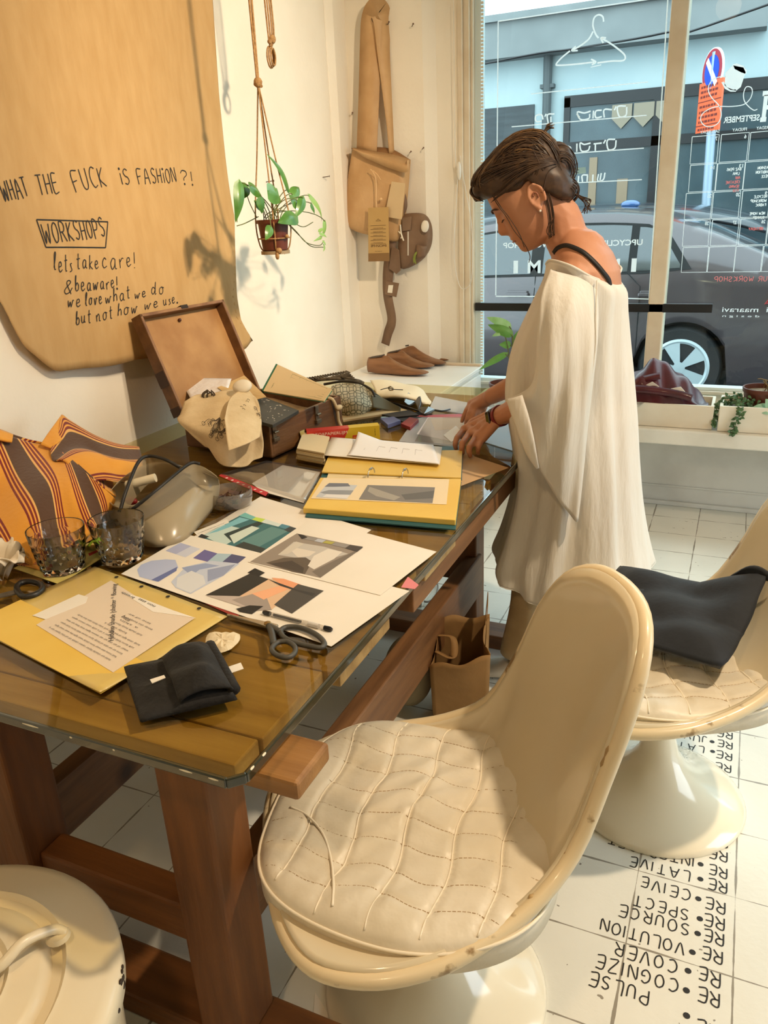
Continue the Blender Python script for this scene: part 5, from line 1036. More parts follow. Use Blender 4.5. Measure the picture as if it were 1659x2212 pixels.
# two faceted water glasses
tum_m = bpy.data.materials.new('tumbler_glass'); tum_m.use_nodes = True; _b = tum_m.node_tree.nodes['Principled BSDF']; _b.inputs['Transmission Weight'].default_value = 1; _b.inputs['Roughness'].default_value = .01; _b.inputs['IOR'].default_value = 1.45; _b.inputs['Base Color'].default_value = (.97, .97, .95, 1)
def tumbler(label, c, rt, rb, h):
    t = thing('water_glass', label, 'glass', (c[0], c[1], .7215), 0, 'faceted water glasses'); m = MB(); n = 48; c = Vector((c[0], c[1], .7215))
    def ring(r, z, amp, ph, inner=False):
        return [c + Vector(((r + amp * (abs(((j + ph) % 6) - 3) / 3 - .5)) * cos(2 * pi * j / n), (r + amp * (abs(((j + ph) % 6) - 3) / 3 - .5)) * sin(2 * pi * j / n), z)) for j in range(n)]
    out = [ring(rb * .93, 0, 0, 0)]
    K = 9
    for i in range(K + 1):
        z = .003 + (h * .74) * i / K; r = rb + (rt - rb) * (z / h) ** .8; out.append(ring(r, z, .0030, 3 * (i % 2)))
    out += [ring(rb + (rt - rb) * .86, h * .80, 0, 0), ring(rt * .99, h * .98, 0, 0), ring(rt * .985, h, 0, 0), ring(rt * .95, h * .99, 0, 0)]
    out += [ring((rb + (rt - rb) * .9) * .93, h * .72, 0, 0), ring(rb * .90, .016, 0, 0), ring(rb * .5, .012, 0, 0), ring(.001, .011, 0, 0)]
    m.loft(out); m.build('faceted_glass', tum_m, t, smooth=20); return t
tumbler('faceted water glass in front of the striped bag', (-1.396, -1.135), .0595, .043, .096)
tumbler('faceted water glass beside the clear zip pouch', (-1.306, -1.052), .0595, .043, .096)
m = MB(); m.grid(lambda u, v: quad_uv([Vector((-1.431,-1.028,0.722)), Vector((-1.415,-1.006,0.722)), Vector((-1.315,-1.1,0.775)), Vector((-1.331,-1.115,0.775))])(u, v) + Vector((0, 0, .01 * sin(pi * u))), 8, 8)
tag(m.build('green_felt', mat('lime_felt', (140, 176, 44), .85), smooth=60, solid=.004), 'lime green felt piece standing between the two water glasses', 'felt')
mg = thing('magazine', 'yellow and red printed leaflet under the two water glasses', 'magazine', (-1.394,-1.134,0.72))
MB().prism([(-1.506,-1.168,0.7204),(-1.347,-1.196,0.7204),(-1.358,-1.038,0.7204),(-1.436,-0.999,0.7204),(-1.511,-1.045,0.7204)], (0, 0, .0009)).build('pages', mat('leaflet', (206, 190, 96), .5, c2=(224, 206, 130), scale=20), mg)
MB().prism([(-1.42,-1.17,0.7214),(-1.417,-1.15,0.7214),(-1.4,-1.159,0.7214),(-1.404,-1.179,0.7214)], (0, 0, .0002)).prism([(-1.403,-1.055,0.7214),(-1.397,-1.027,0.7214),(-1.388,-1.034,0.7214),(-1.39,-1.064,0.7214)], (0, 0, .0002)).build('red_print', mat('leaflet_red', (190, 50, 44), .5), mg)
# white fabric flower at the left
fw_m = mat('white_petal', (240, 228, 206), .7, c2=(230, 214, 188), scale=20, transl=.15)
fl_ = thing('fabric_flower', 'white fabric flower lying by the left end of the table', 'flower', (-1.489,-1.214,0.72)); rr = random.Random(12)
fc = Vector((-1.482,-1.22,0.735))
for k in range(11):
    a = -2.2 + k * .52; r = rr.uniform(.045, .062); up = rr.uniform(.02, .07); d = Vector((cos(a), sin(a), 0)); s = Vector((-sin(a), cos(a), 0))
    def pet(u, v, d=d, s=s, r=r, up=up): return fc + d * (r * u + .006) + Vector((0, 0, up * sin(u * 1.9) - .010 * u)) + s * ((v - .5) * .05 * sin(pi * min(1, u * .75 + .12))) + Vector((0, 0, -.012 * (2 * v - 1) ** 2 * (1 if k % 2 else -1)))
    m = MB(); m.grid(pet, 10, 8); m.build('petal', fw_m, fl_, smooth=180, solid=.0012)
# striped cloth bag slumped against the wall
def striped():
    m = mat('striped_cloth', (226, 156, 50), .8, bump=.15, bscale=90, sheen=.2); n, l = nodes(m); b = n['Principled BSDF']
    uv = n.new('ShaderNodeUVMap'); sx_ = n.new('ShaderNodeSeparateXYZ'); l.new(uv.outputs[0], sx_.inputs[0])
    f = n.new('ShaderNodeMath'); f.operation = 'FRACT'; l.new(sx_.outputs[0], f.inputs[0])
    r = n.new('ShaderNodeValToRGB'); r.color_ramp.interpolation = 'CONSTANT'; e = r.color_ramp.elements
    seq = [(0, (226, 156, 50)), (.25, (120, 22, 16)), (.285, (232, 160, 60)), (.31, (120, 22, 16)), (.345, (232, 160, 60)), (.37, (120, 22, 16)), (.40, (230, 176, 96)), (.43, (84, 56, 36)), (.73, (230, 176, 96)), (.76, (120, 22, 16)), (.79, (232, 160, 60)), (.815, (120, 22, 16)), (.85, (232, 160, 60)), (.875, (120, 22, 16)), (.91, (226, 156, 50))]
    e[0].position = 0; e[0].color = lin(seq[0][1]); e[1].position = seq[1][0]; e[1].color = lin(seq[1][1])
    for p_, c_ in seq[2:]: q_ = e.new(p_); q_.color = lin(c_)
    l.new(f.outputs[0], r.inputs[0]); l.new(r.outputs[0], b.inputs['Base Color']); return m
str_m = striped()
def cloth_uv(name, fn, nu, nv, parent, uvfn, material, solid=.003):
    m = MB(); m.grid(fn, nu, nv); o = m.build(name, material, parent, smooth=180, solid=solid)
    L = o.data.uv_layers.new(name='UVMap')
    for lp in o.data.loops:
        i, j = divmod(lp.vertex_index, nv + 1); L.data[lp.index].uv = uvfn(i / nu, j / nv)
    return o
sb = thing('striped_bag', 'orange and brown striped cloth bag slumped on the table against the wall', 'bag', (-1.66, -.95, .72))
def row(pts, n=4): return spline([Vector(p) for p in pts], n)
def surf(rows_, n=8):
    cols = [row(r, n) for r in rows_]
    def fn(u, v):
        x = v * (len(cols[0]) - 1); j = int(min(x, len(cols[0]) - 2)); tx = x - j
        y = u * (len(cols) - 1); i = int(min(y, len(cols) - 2)); ty = y - i
        g = lambda k: lerp(cols[max(0, min(len(cols) - 1, k))][j], cols[max(0, min(len(cols) - 1, k))][j + 1], tx)
        a, b, c, d = g(i - 1), g(i), g(i + 1), g(i + 2)
        return .5 * ((2 * b) + (c - a) * ty + (2 * a - 5 * b + 4 * c - d) * ty * ty + (3 * b - a - 3 * c + d) * ty ** 3)
    return fn
top_ = [(-1.855,-0.918,0.955), (-1.824,-0.871,0.918), (-1.775,-0.833,0.895), (-1.734,-0.801,0.874), (-1.591,-0.87,0.86), (-1.467,-0.922,0.83), (-1.441,-0.912,0.8)]
mid1 = [(-1.754,-1.038,0.875), (-1.725,-0.972,0.868), (-1.64,-0.97,0.852), (-1.578,-0.95,0.84), (-1.485,-0.981,0.82), (-1.438,-0.979,0.79), (-1.446,-0.946,0.765)]
mid2 = [(-1.712,-1.106,0.8), (-1.648,-1.071,0.8), (-1.559,-1.073,0.8), (-1.5,-1.058,0.79), (-1.462,-1.038,0.77), (-1.43,-1.019,0.755), (-1.464,-0.948,0.74)]
low_ = [(-1.624,-1.204,0.75), (-1.553,-1.168,0.75), (-1.503,-1.154,0.74), (-1.452,-1.147,0.73), (-1.437,-1.102,0.727), (-1.433,-1.044,0.725), (-1.446,-0.976,0.724)]
wv = lambda u, v: Vector((.006 * sin(14 * v + 4 * u), 0, .007 * sin(9 * v + 6 * u + 1)))
f1 = surf([top_, mid1, mid2, low_]); cloth_uv('bag_front', lambda u, v: f1(u, v) + wv(u, v), 40, 60, sb, lambda u, v: (v * 2.05 - u * .95 + .18, u), str_m)
back1 = [(-1.887,-0.891,0.958), (-1.845,-0.852,0.92), (-1.783,-0.825,0.897), (-1.735,-0.796,0.875), (-1.596,-0.863,0.86), (-1.472,-0.917,0.83), (-1.445,-0.903,0.8)]
back2 = [(-1.86, -1.16, .80), (-1.86, -1.0, .82), (-1.86, -.9, .83), (-1.85, -.8, .83), (-1.82, -.7, .81), (-1.74, -.66, .78), (-1.62, -.72, .76)]
back3 = [(-1.87, -1.16, .725), (-1.87, -1.0, .725), (-1.87, -.9, .725), (-1.86, -.8, .725), (-1.82, -.68, .725), (-1.72, -.62, .725), (-1.58, -.70, .725)]
f2 = surf([back1, back2, back3]); cloth_uv('bag_back', lambda u, v: f2(u, v) + wv(u, v) * .5, 20, 40, sb, lambda u, v: (v * 2.05 + .1, u), str_m)
t1 = [(-1.737,-0.795,0.872), (-1.765,-0.734,0.9), (-1.833,-0.656,0.912), (-1.803,-0.659,0.9), (-1.714,-0.672,0.87), (-1.636,-0.673,0.85), (-1.598,-0.629,0.83)]
t2 = [(-1.656,-0.875,0.868), (-1.693,-0.793,0.875), (-1.692,-0.762,0.875), (-1.659,-0.749,0.865), (-1.6,-0.755,0.855), (-1.559,-0.735,0.84), (-1.57,-0.656,0.815)]
t3 = [(-1.609,-0.881,0.862), (-1.601,-0.842,0.865), (-1.593,-0.811,0.86), (-1.574,-0.793,0.85), (-1.541,-0.791,0.84), (-1.527,-0.759,0.825), (-1.537,-0.695,0.795)]
t4 = [(-1.509,-0.915,0.835), (-1.499,-0.895,0.835), (-1.488,-0.876,0.83), (-1.475,-0.868,0.825), (-1.487,-0.834,0.81), (-1.503,-0.786,0.79), (-1.523,-0.734,0.76)]
f3 = surf([t1, t2, t3, t4]); cloth_uv('bag_flap', lambda u, v: f3(u, v) + Vector((0, 0, .004 * sin(u * 12))), 30, 40, sb, lambda u, v: (u * 1.25 + .12 + v * .1, v), str_m)
g1 = [(-1.858,-0.914,0.962), (-1.817,-0.868,0.925), (-1.797,-0.856,0.912)]; g2 = [(-1.806,-0.961,0.952), (-1.781,-0.909,0.916), (-1.767,-0.888,0.905)]
f4 = surf([g1, g2]); cloth_uv('bag_handle', f4, 4, 16, sb, lambda u, v: (.05 + .1 * u, v), str_m, .006)
h1 = [(-1.735,-0.831,0.885), (-1.77,-0.754,0.905), (-1.826,-0.663,0.914)]; h2 = [(-1.71,-0.827,0.876), (-1.706,-0.797,0.884), (-1.735,-0.746,0.88)]
f5 = surf([h1, h2]); cloth_uv('turned_corner', f5, 8, 14, sb, lambda u, v: (.93 + .04 * u, v), str_m)
low2 = [(-1.647,-1.173,0.75), (-1.597,-1.118,0.745), (-1.55,-1.104,0.74), (-1.454,-1.144,0.732)]; low3 = [(-1.64,-1.186,0.723), (-1.558,-1.159,0.723), (-1.493,-1.155,0.723), (-1.417,-1.163,0.723)]
f6 = surf([low2, low3]); cloth_uv('bag_hem', f6, 8, 20, sb, lambda u, v: (v * 1.6 + .8 * u, u), str_m)
# clear vinyl pouch with black zip
vin_m = clear('grey_vinyl', (226, 216, 196), 1.6, rough=.22, haze=.5, hazec=(206, 190, 158), lo=.03)
vz = thing('zip_pouch', 'clear vinyl zip pouch standing open beside the striped bag', 'pouch', (-1.382,-0.824,0.72))
foot = [Vector(p) for p in [(-1.546,-0.842,0.7222),(-1.436,-0.909,0.7222),(-1.299,-0.98,0.7222),(-1.239,-0.933,0.7222),(-1.267,-0.81,0.7222),(-1.325,-0.669,0.7222),(-1.41,-0.613,0.7222),(-1.509,-0.666,0.7222),(-1.564,-0.75,0.7222)]]
mid_ = [Vector(p) for p in [(-1.518,-0.876,0.775), (-1.417,-0.919,0.77), (-1.307,-0.958,0.775), (-1.25,-0.902,0.775), (-1.258,-0.796,0.775), (-1.289,-0.693,0.775), (-1.382,-0.66,0.775), (-1.462,-0.722,0.775), (-1.527,-0.779,0.775)]]
top_ = [Vector(p) for p in [(-1.455,-0.916,0.8), (-1.381,-0.946,0.79), (-1.354,-0.927,0.8), (-1.341,-0.862,0.82), (-1.335,-0.74,0.84), (-1.254,-0.751,0.815), (-1.359,-0.738,0.83), (-1.439,-0.762,0.84), (-1.471,-0.831,0.825)]]
R0, R1, R2 = spline(foot, 5, True), spline(mid_, 5, True), spline(top_, 5, True)
m = MB(); m.loft([[lerp(p, sum(R0, Vector()) / len(R0), .98) for p in R0], R0] + [[(1 - t) ** 2 * a + 2 * t * (1 - t) * (b * 1.0) + t * t * c for a, b, c in zip(R0, R1, R2)] for t in [i / 8 for i in range(1, 9)]], True, False)
m.build('vinyl_body', vin_m, vz, smooth=180, solid=.0015)
zipm = mat('black_zip', (28, 24, 20), .5)
MB().tube(spline([(-1.375,-0.968,0.79), (-1.381,-0.93,0.83), (-1.407,-0.849,0.87), (-1.408,-0.809,0.875), (-1.362,-0.806,0.87), (-1.325,-0.799,0.85)], 6), .0042, 8).tube(spline([(-1.342,-0.961,0.8), (-1.308,-0.924,0.83), (-1.298,-0.863,0.85), (-1.3,-0.79,0.86), (-1.284,-0.773,0.855)], 6), .0042, 8).build('zip', zipm, vz, smooth=180)
fr_ = surf([[(-1.342,-0.954,0.8), (-1.306,-0.927,0.83), (-1.296,-0.866,0.85), (-1.3,-0.788,0.858), (-1.267,-0.782,0.85), (-1.232,-0.774,0.82)], [(-1.32,-0.971,0.775), (-1.294,-0.934,0.79), (-1.283,-0.88,0.8), (-1.291,-0.796,0.805), (-1.267,-0.774,0.8), (-1.262,-0.737,0.79)]])
m = MB(); m.grid(fr_, 6, 24); m.build('clear_panel', clear('vinyl_panel', (206, 200, 188), 2.4, rough=.08, haze=.2, hazec=(190, 184, 170), lo=.08), vz, smooth=180)
bk_ = surf([[(-1.388,-0.948,0.79), (-1.389,-0.916,0.83), (-1.409,-0.843,0.868), (-1.411,-0.803,0.872), (-1.363,-0.804,0.868), (-1.327,-0.797,0.848)], [(-1.398,-0.929,0.77), (-1.401,-0.888,0.79), (-1.42,-0.82,0.8), (-1.421,-0.785,0.8), (-1.404,-0.761,0.8), (-1.371,-0.751,0.8)]])
m = MB(); m.grid(bk_, 6, 24); m.build('clear_panel', vin_m, vz, smooth=180)
mk = thing('marker_pen', 'white-capped marker pen tucked in the open zip pouch', 'pen', (-1.45,-0.811,0.8))
a, b = Vector((-1.417,-0.886,0.825)), Vector((-1.354,-0.856,0.84)); MB().tube([a, lerp(a, b, .3), b], .0105, 14).build('marker_cap', mat('white_plastic', (232, 220, 192), .4), mk, smooth=60)
MB().tube([a - (b - a) * .0, a - (b - a) * .05], .008, 12).build('cap_end', mat('grey_plastic', (150, 140, 122), .5), mk)
tag(MB().ball(Vector((-1.414,-0.885,0.785)), .014, 8, (1.3, .7, .7)).build('red_spool', mat('red_thread', (130, 20, 24), .5), smooth=180), 'red thread bundle inside the open zip pouch', 'thread')
# plastic sleeves and the tub of brown scraps
ps = thing('plastic_sleeve', 'clear plastic sleeve of blank paper with a red punched edge, beside the suitcase', 'sleeve', (-1.25,-0.515,0.72))
slip('paper', [(-1.307,-0.533,0.7204),(-1.309,-0.363,0.7204),(-1.169,-0.389,0.7204),(-1.092,-0.625,0.7204),(-1.245,-0.581,0.7204)], .7210, paper_m, parent=ps)
sheet('film', [Vector(p) for p in [(-1.377,-0.346,0.7204),(-1.168,-0.38,0.7204),(-1.086,-0.626,0.7204),(-1.439,-0.494,0.7204)]], film_m, ps, z=.003, n=10)
MB().prism([(-1.435,-0.506,0.7222),(-1.438,-0.486,0.7222),(-1.221,-0.586,0.7222),(-1.213,-0.613,0.7222)], (0, 0, .0006)).build('red_edge', mat('red_strip', (196, 50, 60), .4), ps)
m = MB()
for k in range(7):
    c = lerp((-1.413,-0.512,0.7232), (-1.229,-0.595,0.7232), (k + .5) / 7); m.prism([c + Vector((.004 * cos(i * pi / 5), .004 * sin(i * pi / 5), 0)) for i in range(10)], (0, 0, .0002))
m.build('punched_hole', paper_m, ps)['kind'] = 'stuff'
tubc = Vector((-1.267,-0.691,0.721)); tu = thing('plastic_tub', 'shallow clear plastic tub of brown scraps behind the zip pouch', 'tub', tubc)
MB().lathe([(.046, .001), (.052, .004), (.056, .02), (.056, .038), (.054, .042), (.0535, .038), (.053, .02), (.046, .005)], tubc, 30, capt=False).build('tub', clear('tub_plastic', (228, 222, 212), 2, haze=.10, lo=.03), tu, smooth=60)
rr = random.Random(6); m = MB()
for k in range(34):
    c = tubc + Vector((rr.uniform(-.033, .033), rr.uniform(-.033, .033), rr.uniform(.006, .024))); u = Vector((rr.uniform(-1, 1), rr.uniform(-1, 1), rr.uniform(-.4, .4))).normalized(); v = u.orthogonal().normalized(); m.obox(c, u * .013, v * .005, u.cross(v) * .0012)
o = tag(m.build('leather_scraps', mat('brown_scraps', (92, 56, 30), .6, c2=(64, 36, 20), scale=30)), 'brown leather scraps heaped inside the shallow clear tub', 'scraps', kind='stuff')
slip('sleeve_film', [(-1.256,-0.853,0.7204),(-1.24,-0.732,0.7204),(-1.216,-0.673,0.7204),(-1.19,-0.765,0.7204)], .7204, film_m, 'piece of clear film between tub and teal photo sheet', 'film')

# ------------------------------------------------------------------ open wooden suitcase
sw_m = wood('suitcase_wood', (120, 82, 46), (84, 54, 28), 'y', rough=.6, knots=False)
sw_in = mat('suitcase_inside', (176, 134, 84), .7, c2=(150, 106, 60), scale=7, detail=8, bump=.12, bscale=40)
sw_edge = mat('suitcase_edge', (150, 110, 70), .6, c2=(110, 72, 42), scale=14)
su = Vector((.994, -.108, 0)); sv = Vector((.108, .994, 0)); sB = Vector((-1.375, -.315, .7215))
SWd, SDp, SHt = .345, .395, .105; th_ = .011
def S(a, b, c): return sB - su * a + sv * b + Vector((0, 0, c))      # a: from the clasp side towards the hinge, b: depth, c: up
sc_ = thing('wooden_suitcase', 'old brown wooden suitcase standing open and full of paper and cloth scraps', 'suitcase', S(SWd / 2, SDp / 2, 0))
def slab(mb, a0, a1, b0, b1, c0, c1): 
    P = [S(a0, b0, c0), S(a1, b0, c0), S(a1, b1, c0), S(a0, b1, c0)]; mb.prism(P, (0, 0, c1 - c0))
m = MB(); slab(m, 0, SWd, 0, SDp, 0, .008); slab(m, 0, SWd, 0, th_, 0, SHt); slab(m, 0, SWd, SDp - th_, SDp, 0, SHt); slab(m, 0, th_, th_, SDp - th_, 0, SHt); slab(m, SWd - th_, SWd, th_, SDp - th_, 0, SHt)
m.build('case_base', sw_m, sc_, bevel=.002)
m = MB(); e_ = .0012
for a0, a1, b0, b1 in ((0, SWd, 0, th_), (0, SWd, SDp - th_, SDp), (0, th_, 0, SDp)): slab(m, a0 + .001, a1 - .001, b0 + .001, b1 - .001, SHt, SHt + .0006)
m.build('worn_edge', sw_edge, sc_)
la_ = radians(22); H0 = S(SWd, 0, SHt); lt = (-su * sin(la_) + Vector((0, 0, cos(la_)))); ln = (su * cos(la_) + Vector((0, 0, sin(la_))))   # lid's own axes
lid = MB(); LH, LD = .335, .045
def lbox(mb, t0, t1, b0, b1, n0, n1):
    P = [H0 + lt * t + sv * b + ln * nn for nn in (n0, n1) for t, b in ((t0, b0), (t1, b0), (t1, b1), (t0, b1))]
    mb.add(P, [(0, 3, 2, 1), (4, 5, 6, 7), (0, 1, 5, 4), (1, 2, 6, 5), (2, 3, 7, 6), (3, 0, 4, 7)])
lbox(lid, 0, LH, 0, th_, -LD, 0); lbox(lid, 0, LH, SDp - th_, SDp, -LD, 0); lbox(lid, 0, th_, th_, SDp - th_, -LD, 0); lbox(lid, LH - th_, LH, th_, SDp - th_, -LD, 0)
lo_ = lid.build('lid', sw_m, sc_, bevel=.002)
m = MB(); lbox(m, th_, LH - th_, th_, SDp - th_, -LD, -LD + .008); m.build('lid_lining', sw_in, lo_)
m = MB(); lbox(m, .001, LH - .001, .001, th_ - .002, 0, .0006); lbox(m, LH - th_ + .002, LH - .001, .001, SDp - .001, 0, .0006); lbox(m, .001, LH - .001, SDp - th_ + .002, SDp - .001, 0, .0006); m.build('lid_edge', sw_edge, lo_)
m = MB(); lbox(m, LH - .008, LH + .004, SDp * .46, SDp * .54, -.018, .002); m.build('lid_catch', mat('dark_iron', (54, 40, 28), .5, metal=.6), lo_)
m = MB(); m.ball(H0 + lt * (LH - .035) + sv * (SDp * .47) + ln * (-LD + .014), .006, 7); m.build('lid_knob', mat('knob_brown', (70, 30, 16), .4), lo_, smooth=180)
pt_m = mat('dark_patch', (58, 34, 18), .6)
for t0_, t1_ in ((.10, .15), (.0, .03)):
    m = MB(); lbox(m, t0_, t1_, -.0012, 0, -LD, -.002); m.build('side_patch', pt_m, lo_)
for b in (.30 * SDp + .10, .82 * SDp): pass
clasp = mat('clasp_iron', (120, 106, 88), .4, metal=.8)
for bb in (.62 * SDp, .05 * SDp):
    m = MB(); P0 = S(0, bb, 0)
    m.obox(P0 + su * .003 + Vector((0, 0, .078)), su * .002, sv * .009, Vector((0, 0, .028))); m.obox(P0 + su * .006 + Vector((0, 0, .055)), su * .005, sv * .013, Vector((0, 0, .006))); m.tube([P0 + su * .010 - sv * .01 + Vector((0, 0, .078)), P0 + su * .010 + sv * .01 + Vector((0, 0, .078))], .004, 8)
    m.build('clasp', clasp, sc_, bevel=.001)
cb_ = S(0, .86 * SDp, SHt); m = MB(); m.tube(spline([S(.01, .84 * SDp, SHt + .006), S(-.006, .85 * SDp, SHt), S(-.012, .88 * SDp, .07), S(-.010, .90 * SDp, .03), S(-.016, .92 * SDp, .004)], 6), .006, 8); m.ball(S(-.016, .90 * SDp, .075), .012, 7, (.8, 1.5, .8)); m.build('cloth_strap', mat('cream_strap', (206, 186, 150), .8), sc_, smooth=180)
# things lying in it
case_pad = mat('brown_fill', (120, 96, 66), .8, c2=(150, 124, 86), scale=24)
m = MB(); m.grid(lambda u, v: S(.02 + u * (SWd - .04), .02 + v * (SDp - .04), .07 + .012 * sin(5 * u) * sin(4 * v + 1)), 12, 12); tag(m.build('cloth_padding', case_pad, smooth=180, solid=.03, offset=-1), 'bundled brown cloth filling the bottom of the wooden suitcase', 'cloth')
bd = [Vector(p) for p in [(-1.564,-0.077,0.845), (-1.356,-0.167,0.825), (-1.333,-0.359,0.83), (-1.467,-0.324,0.84)]]
bo = thing('black_board', 'black board speckled with white letters lying in the wooden suitcase', 'board', lerp(bd[0], bd[2], .5))
MB().prism(bd, (0, 0, .010)).build('board', mat('slate_black', (40, 42, 38), .5, c2=(52, 52, 46), scale=12), bo, bevel=.001)
rr = random.Random(21); Q = quad_uv(bd, .0104); m = MB()
for k in range(46):
    c = Q(rr.random() ** .8 * .92 + .04, rr.random() * .86 + .05); s = rr.uniform(.0012, .0035); a = rr.random() * 6
    m.prism([c + Vector((s * cos(a + i * pi / 2) * (1.6 if i % 2 else .7), s * sin(a + i * pi / 2), 0)) for i in range(4)], (0, 0, .0003))
m.build('white_letters', paper_m, bo)['kind'] = 'stuff'
fo_ = sheet('silver_foil', [(-1.858,-0.097,0.9), (-1.667,-0.065,0.9), (-1.606,-0.201,0.865), (-1.704,-0.241,0.86)], mat('foil', (240, 240, 242), .3, metal=.25, bump=.5, bscale=40), None, th=.001, n=12); tag(fo_, 'crinkled silver foil sheet propped in the back of the wooden suitcase', 'foil')
o = MB().prism([(-1.672,-0.142,0.885), (-1.678,0.028,0.89), (-1.484,-0.146,0.865), (-1.542,-0.207,0.855)], (0, 0, .002)).build('kraft_envelope', mat('envelope', (206, 174, 120), .7, c2=(190, 156, 102), scale=12)); tag(o, 'brown kraft envelope sticking up inside the suitcase behind the draped cloth', 'envelope')
m = MB(); rr = random.Random(14)
for k in range(7):
    b = lerp((-1.647,-0.253,0.875), (-1.605,-0.244,0.875), k / 6); m.tube(spline([b + Vector((0, 0, -.02)), b + Vector((rr.uniform(-.01, .01), rr.uniform(-.01, .01), .012)), b + Vector((rr.uniform(-.02, .02), rr.uniform(-.02, .02), .026))], 4), .0022, 6)
tag(m.build('dried_twigs', mat('twig', (74, 60, 44), .8)), 'small bunch of dried dark twigs lying on the suitcase cloth', 'twigs')
lin_m = mat('printed_linen', (222, 200, 160), .85, c2=(212, 188, 146), scale=20, bump=.15, bscale=110)
cl_ = thing('draped_cloth', 'cream cloth printed with grey flowers draped over the front of the suitcase', 'cloth', (-1.589,-0.216,0.72))
r1_ = [(-1.696,-0.29,0.872), (-1.675,-0.238,0.885), (-1.616,-0.221,0.89), (-1.557,-0.19,0.895), (-1.485,-0.215,0.885), (-1.424,-0.282,0.868)]
r2_ = [(-1.674,-0.346,0.85), (-1.617,-0.347,0.858), (-1.541,-0.344,0.862), (-1.503,-0.301,0.868), (-1.451,-0.293,0.862), (-1.391,-0.324,0.845)]
r3_ = [(-1.659,-0.381,0.838), (-1.575,-0.413,0.832), (-1.494,-0.424,0.832), (-1.428,-0.406,0.836), (-1.398,-0.368,0.828), (-1.366,-0.364,0.815)]
r4_ = [(-1.592,-0.412,0.812), (-1.539,-0.422,0.79), (-1.474,-0.44,0.782), (-1.428,-0.412,0.786), (-1.396,-0.38,0.785), (-1.363,-0.375,0.786)]
r5_ = [(-1.535,-0.418,0.775), (-1.501,-0.43,0.76), (-1.446,-0.462,0.735), (-1.408,-0.445,0.733), (-1.379,-0.417,0.738), (-1.364,-0.389,0.752)]
fd = surf([r1_, r2_, r3_, r4_, r5_]); m = MB(); m.grid(lambda u, v: fd(u, v) + Vector((.004 * sin(22 * v + 5 * u), 0, .003 * sin(17 * v))), 36, 40); m.build('cloth_drape', lin_m, cl_, smooth=180, solid=.0018)
k1 = [(-1.447,-0.428,0.868), (-1.512,-0.296,0.892), (-1.513,-0.204,0.896), (-1.412,-0.296,0.872)]; k2 = [(-1.407,-0.484,0.838), (-1.415,-0.423,0.855), (-1.408,-0.36,0.86), (-1.368,-0.361,0.842)]; k3 = [(-1.383,-0.515,0.802), (-1.364,-0.497,0.805), (-1.347,-0.464,0.81), (-1.347,-0.409,0.815)]
fk = surf([k1, k2, k3]); m = MB(); m.grid(lambda u, v: fk(u, v) + Vector((.004, -.008, .004 + .004 * sin(pi * v))), 20, 20); m.build('folded_flap', lin_m, cl_, smooth=180, solid=.0018)
q = fk(.0, .55) + Vector((.006, -.004, .018)); m = MB(); m.ball(q, .030, 8, (1.1, .9, .55), Matrix.Rotation(.5, 3, 'X')); m.build('rolled_end', mat('white_lining', (226, 216, 196), .8), cl_, smooth=180)
m = MB(); rr = random.Random(33)
def sprig(u0, v0, n, fn, dz):
    for k in range(n):
        a = rr.uniform(.2, 2.9); L = rr.uniform(.08, .2); P = [fn(max(.01, min(.99, u0 + L * t * sin(a) + .03 * sin(7 * t))), max(.01, min(.99, v0 + L * t * cos(a)))) + Vector((.003, -.004, dz)) for t in (0, .35, .7, 1)]
        m.tube(spline(P, 3), .0008, 4)
        c = P[-1]; m.tube([c + Vector((.006 * cos(t), 0, .006 * sin(t))) for t in [i * pi / 4 for i in range(9)]], .0007, 4)
sprig(.35, .45, 12, fd, .004); sprig(.5, .5, 14, fd, .004); sprig(.2, .55, 5, fk, .006); sprig(.25, .9, 8, fk, .006)
m.build('flower_print', mat('print_grey', (92, 80, 66), .8), cl_)['kind'] = 'stuff'
gb = thing('receipt_book', 'green-backed receipt book of printed forms leaning against the suitcase rim', 'book', (-1.455,-0.004,0.87))
gq = [Vector(p) for p in [(-1.535,-0.09,0.868), (-1.569,0.068,0.925), (-1.269,-0.101,0.888), (-1.274,-0.148,0.862)]]
gn = ((gq[1] - gq[0]).cross(gq[3] - gq[0])).normalized(); gn = gn if gn.y < 0 else -gn
MB().prism(gq, gn * .004).build('form_pages', mat('form_paper', (214, 192, 150), .7), gb)
MB().prism([p - gn * .003 for p in gq], gn * .0028).build('green_cover', mat('cover_green', (20, 116, 84), .5), gb)
MB().prism([gq[0] + gn * .0045, gq[1] + gn * .0045, lerp(gq[1], gq[2], .03) + gn * .0045, lerp(gq[0], gq[3], .03) + gn * .0045], -gn * .009).build('spine', mat('spine_green', (14, 98, 70), .5), gb)
G = lambda u, v: lerp(lerp(gq[0], gq[3], u), lerp(gq[1], gq[2], u), v) + gn * .0045
m = MB(); pg_ink = mat('form_print', (112, 128, 98), .7)
for u in (.34, .48, .6, .72, .84): m.tube([G(u, .12), G(u, .9)], .0004, 4)
for v in (.12, .26, .42, .58, .74, .9): m.tube([G(.34, v), G(.95, v)], .0004, 4)
gu, gw = (gq[1] - gq[0]).normalized(), (gq[3] - gq[0]).normalized()
type_mesh(m, 'receipt no.', G(.14, .15), gu, -gw, .005, gn, .0006); type_mesh(m, 'date and sum', G(.26, .2), gu, -gw, .004, gn, .0006)
for a, b in ((.86, .72), (.93, .72)): m.tube([G(a, b), G(a, .92)], .0007, 4)
m.build('form_print', pg_ink, gb)
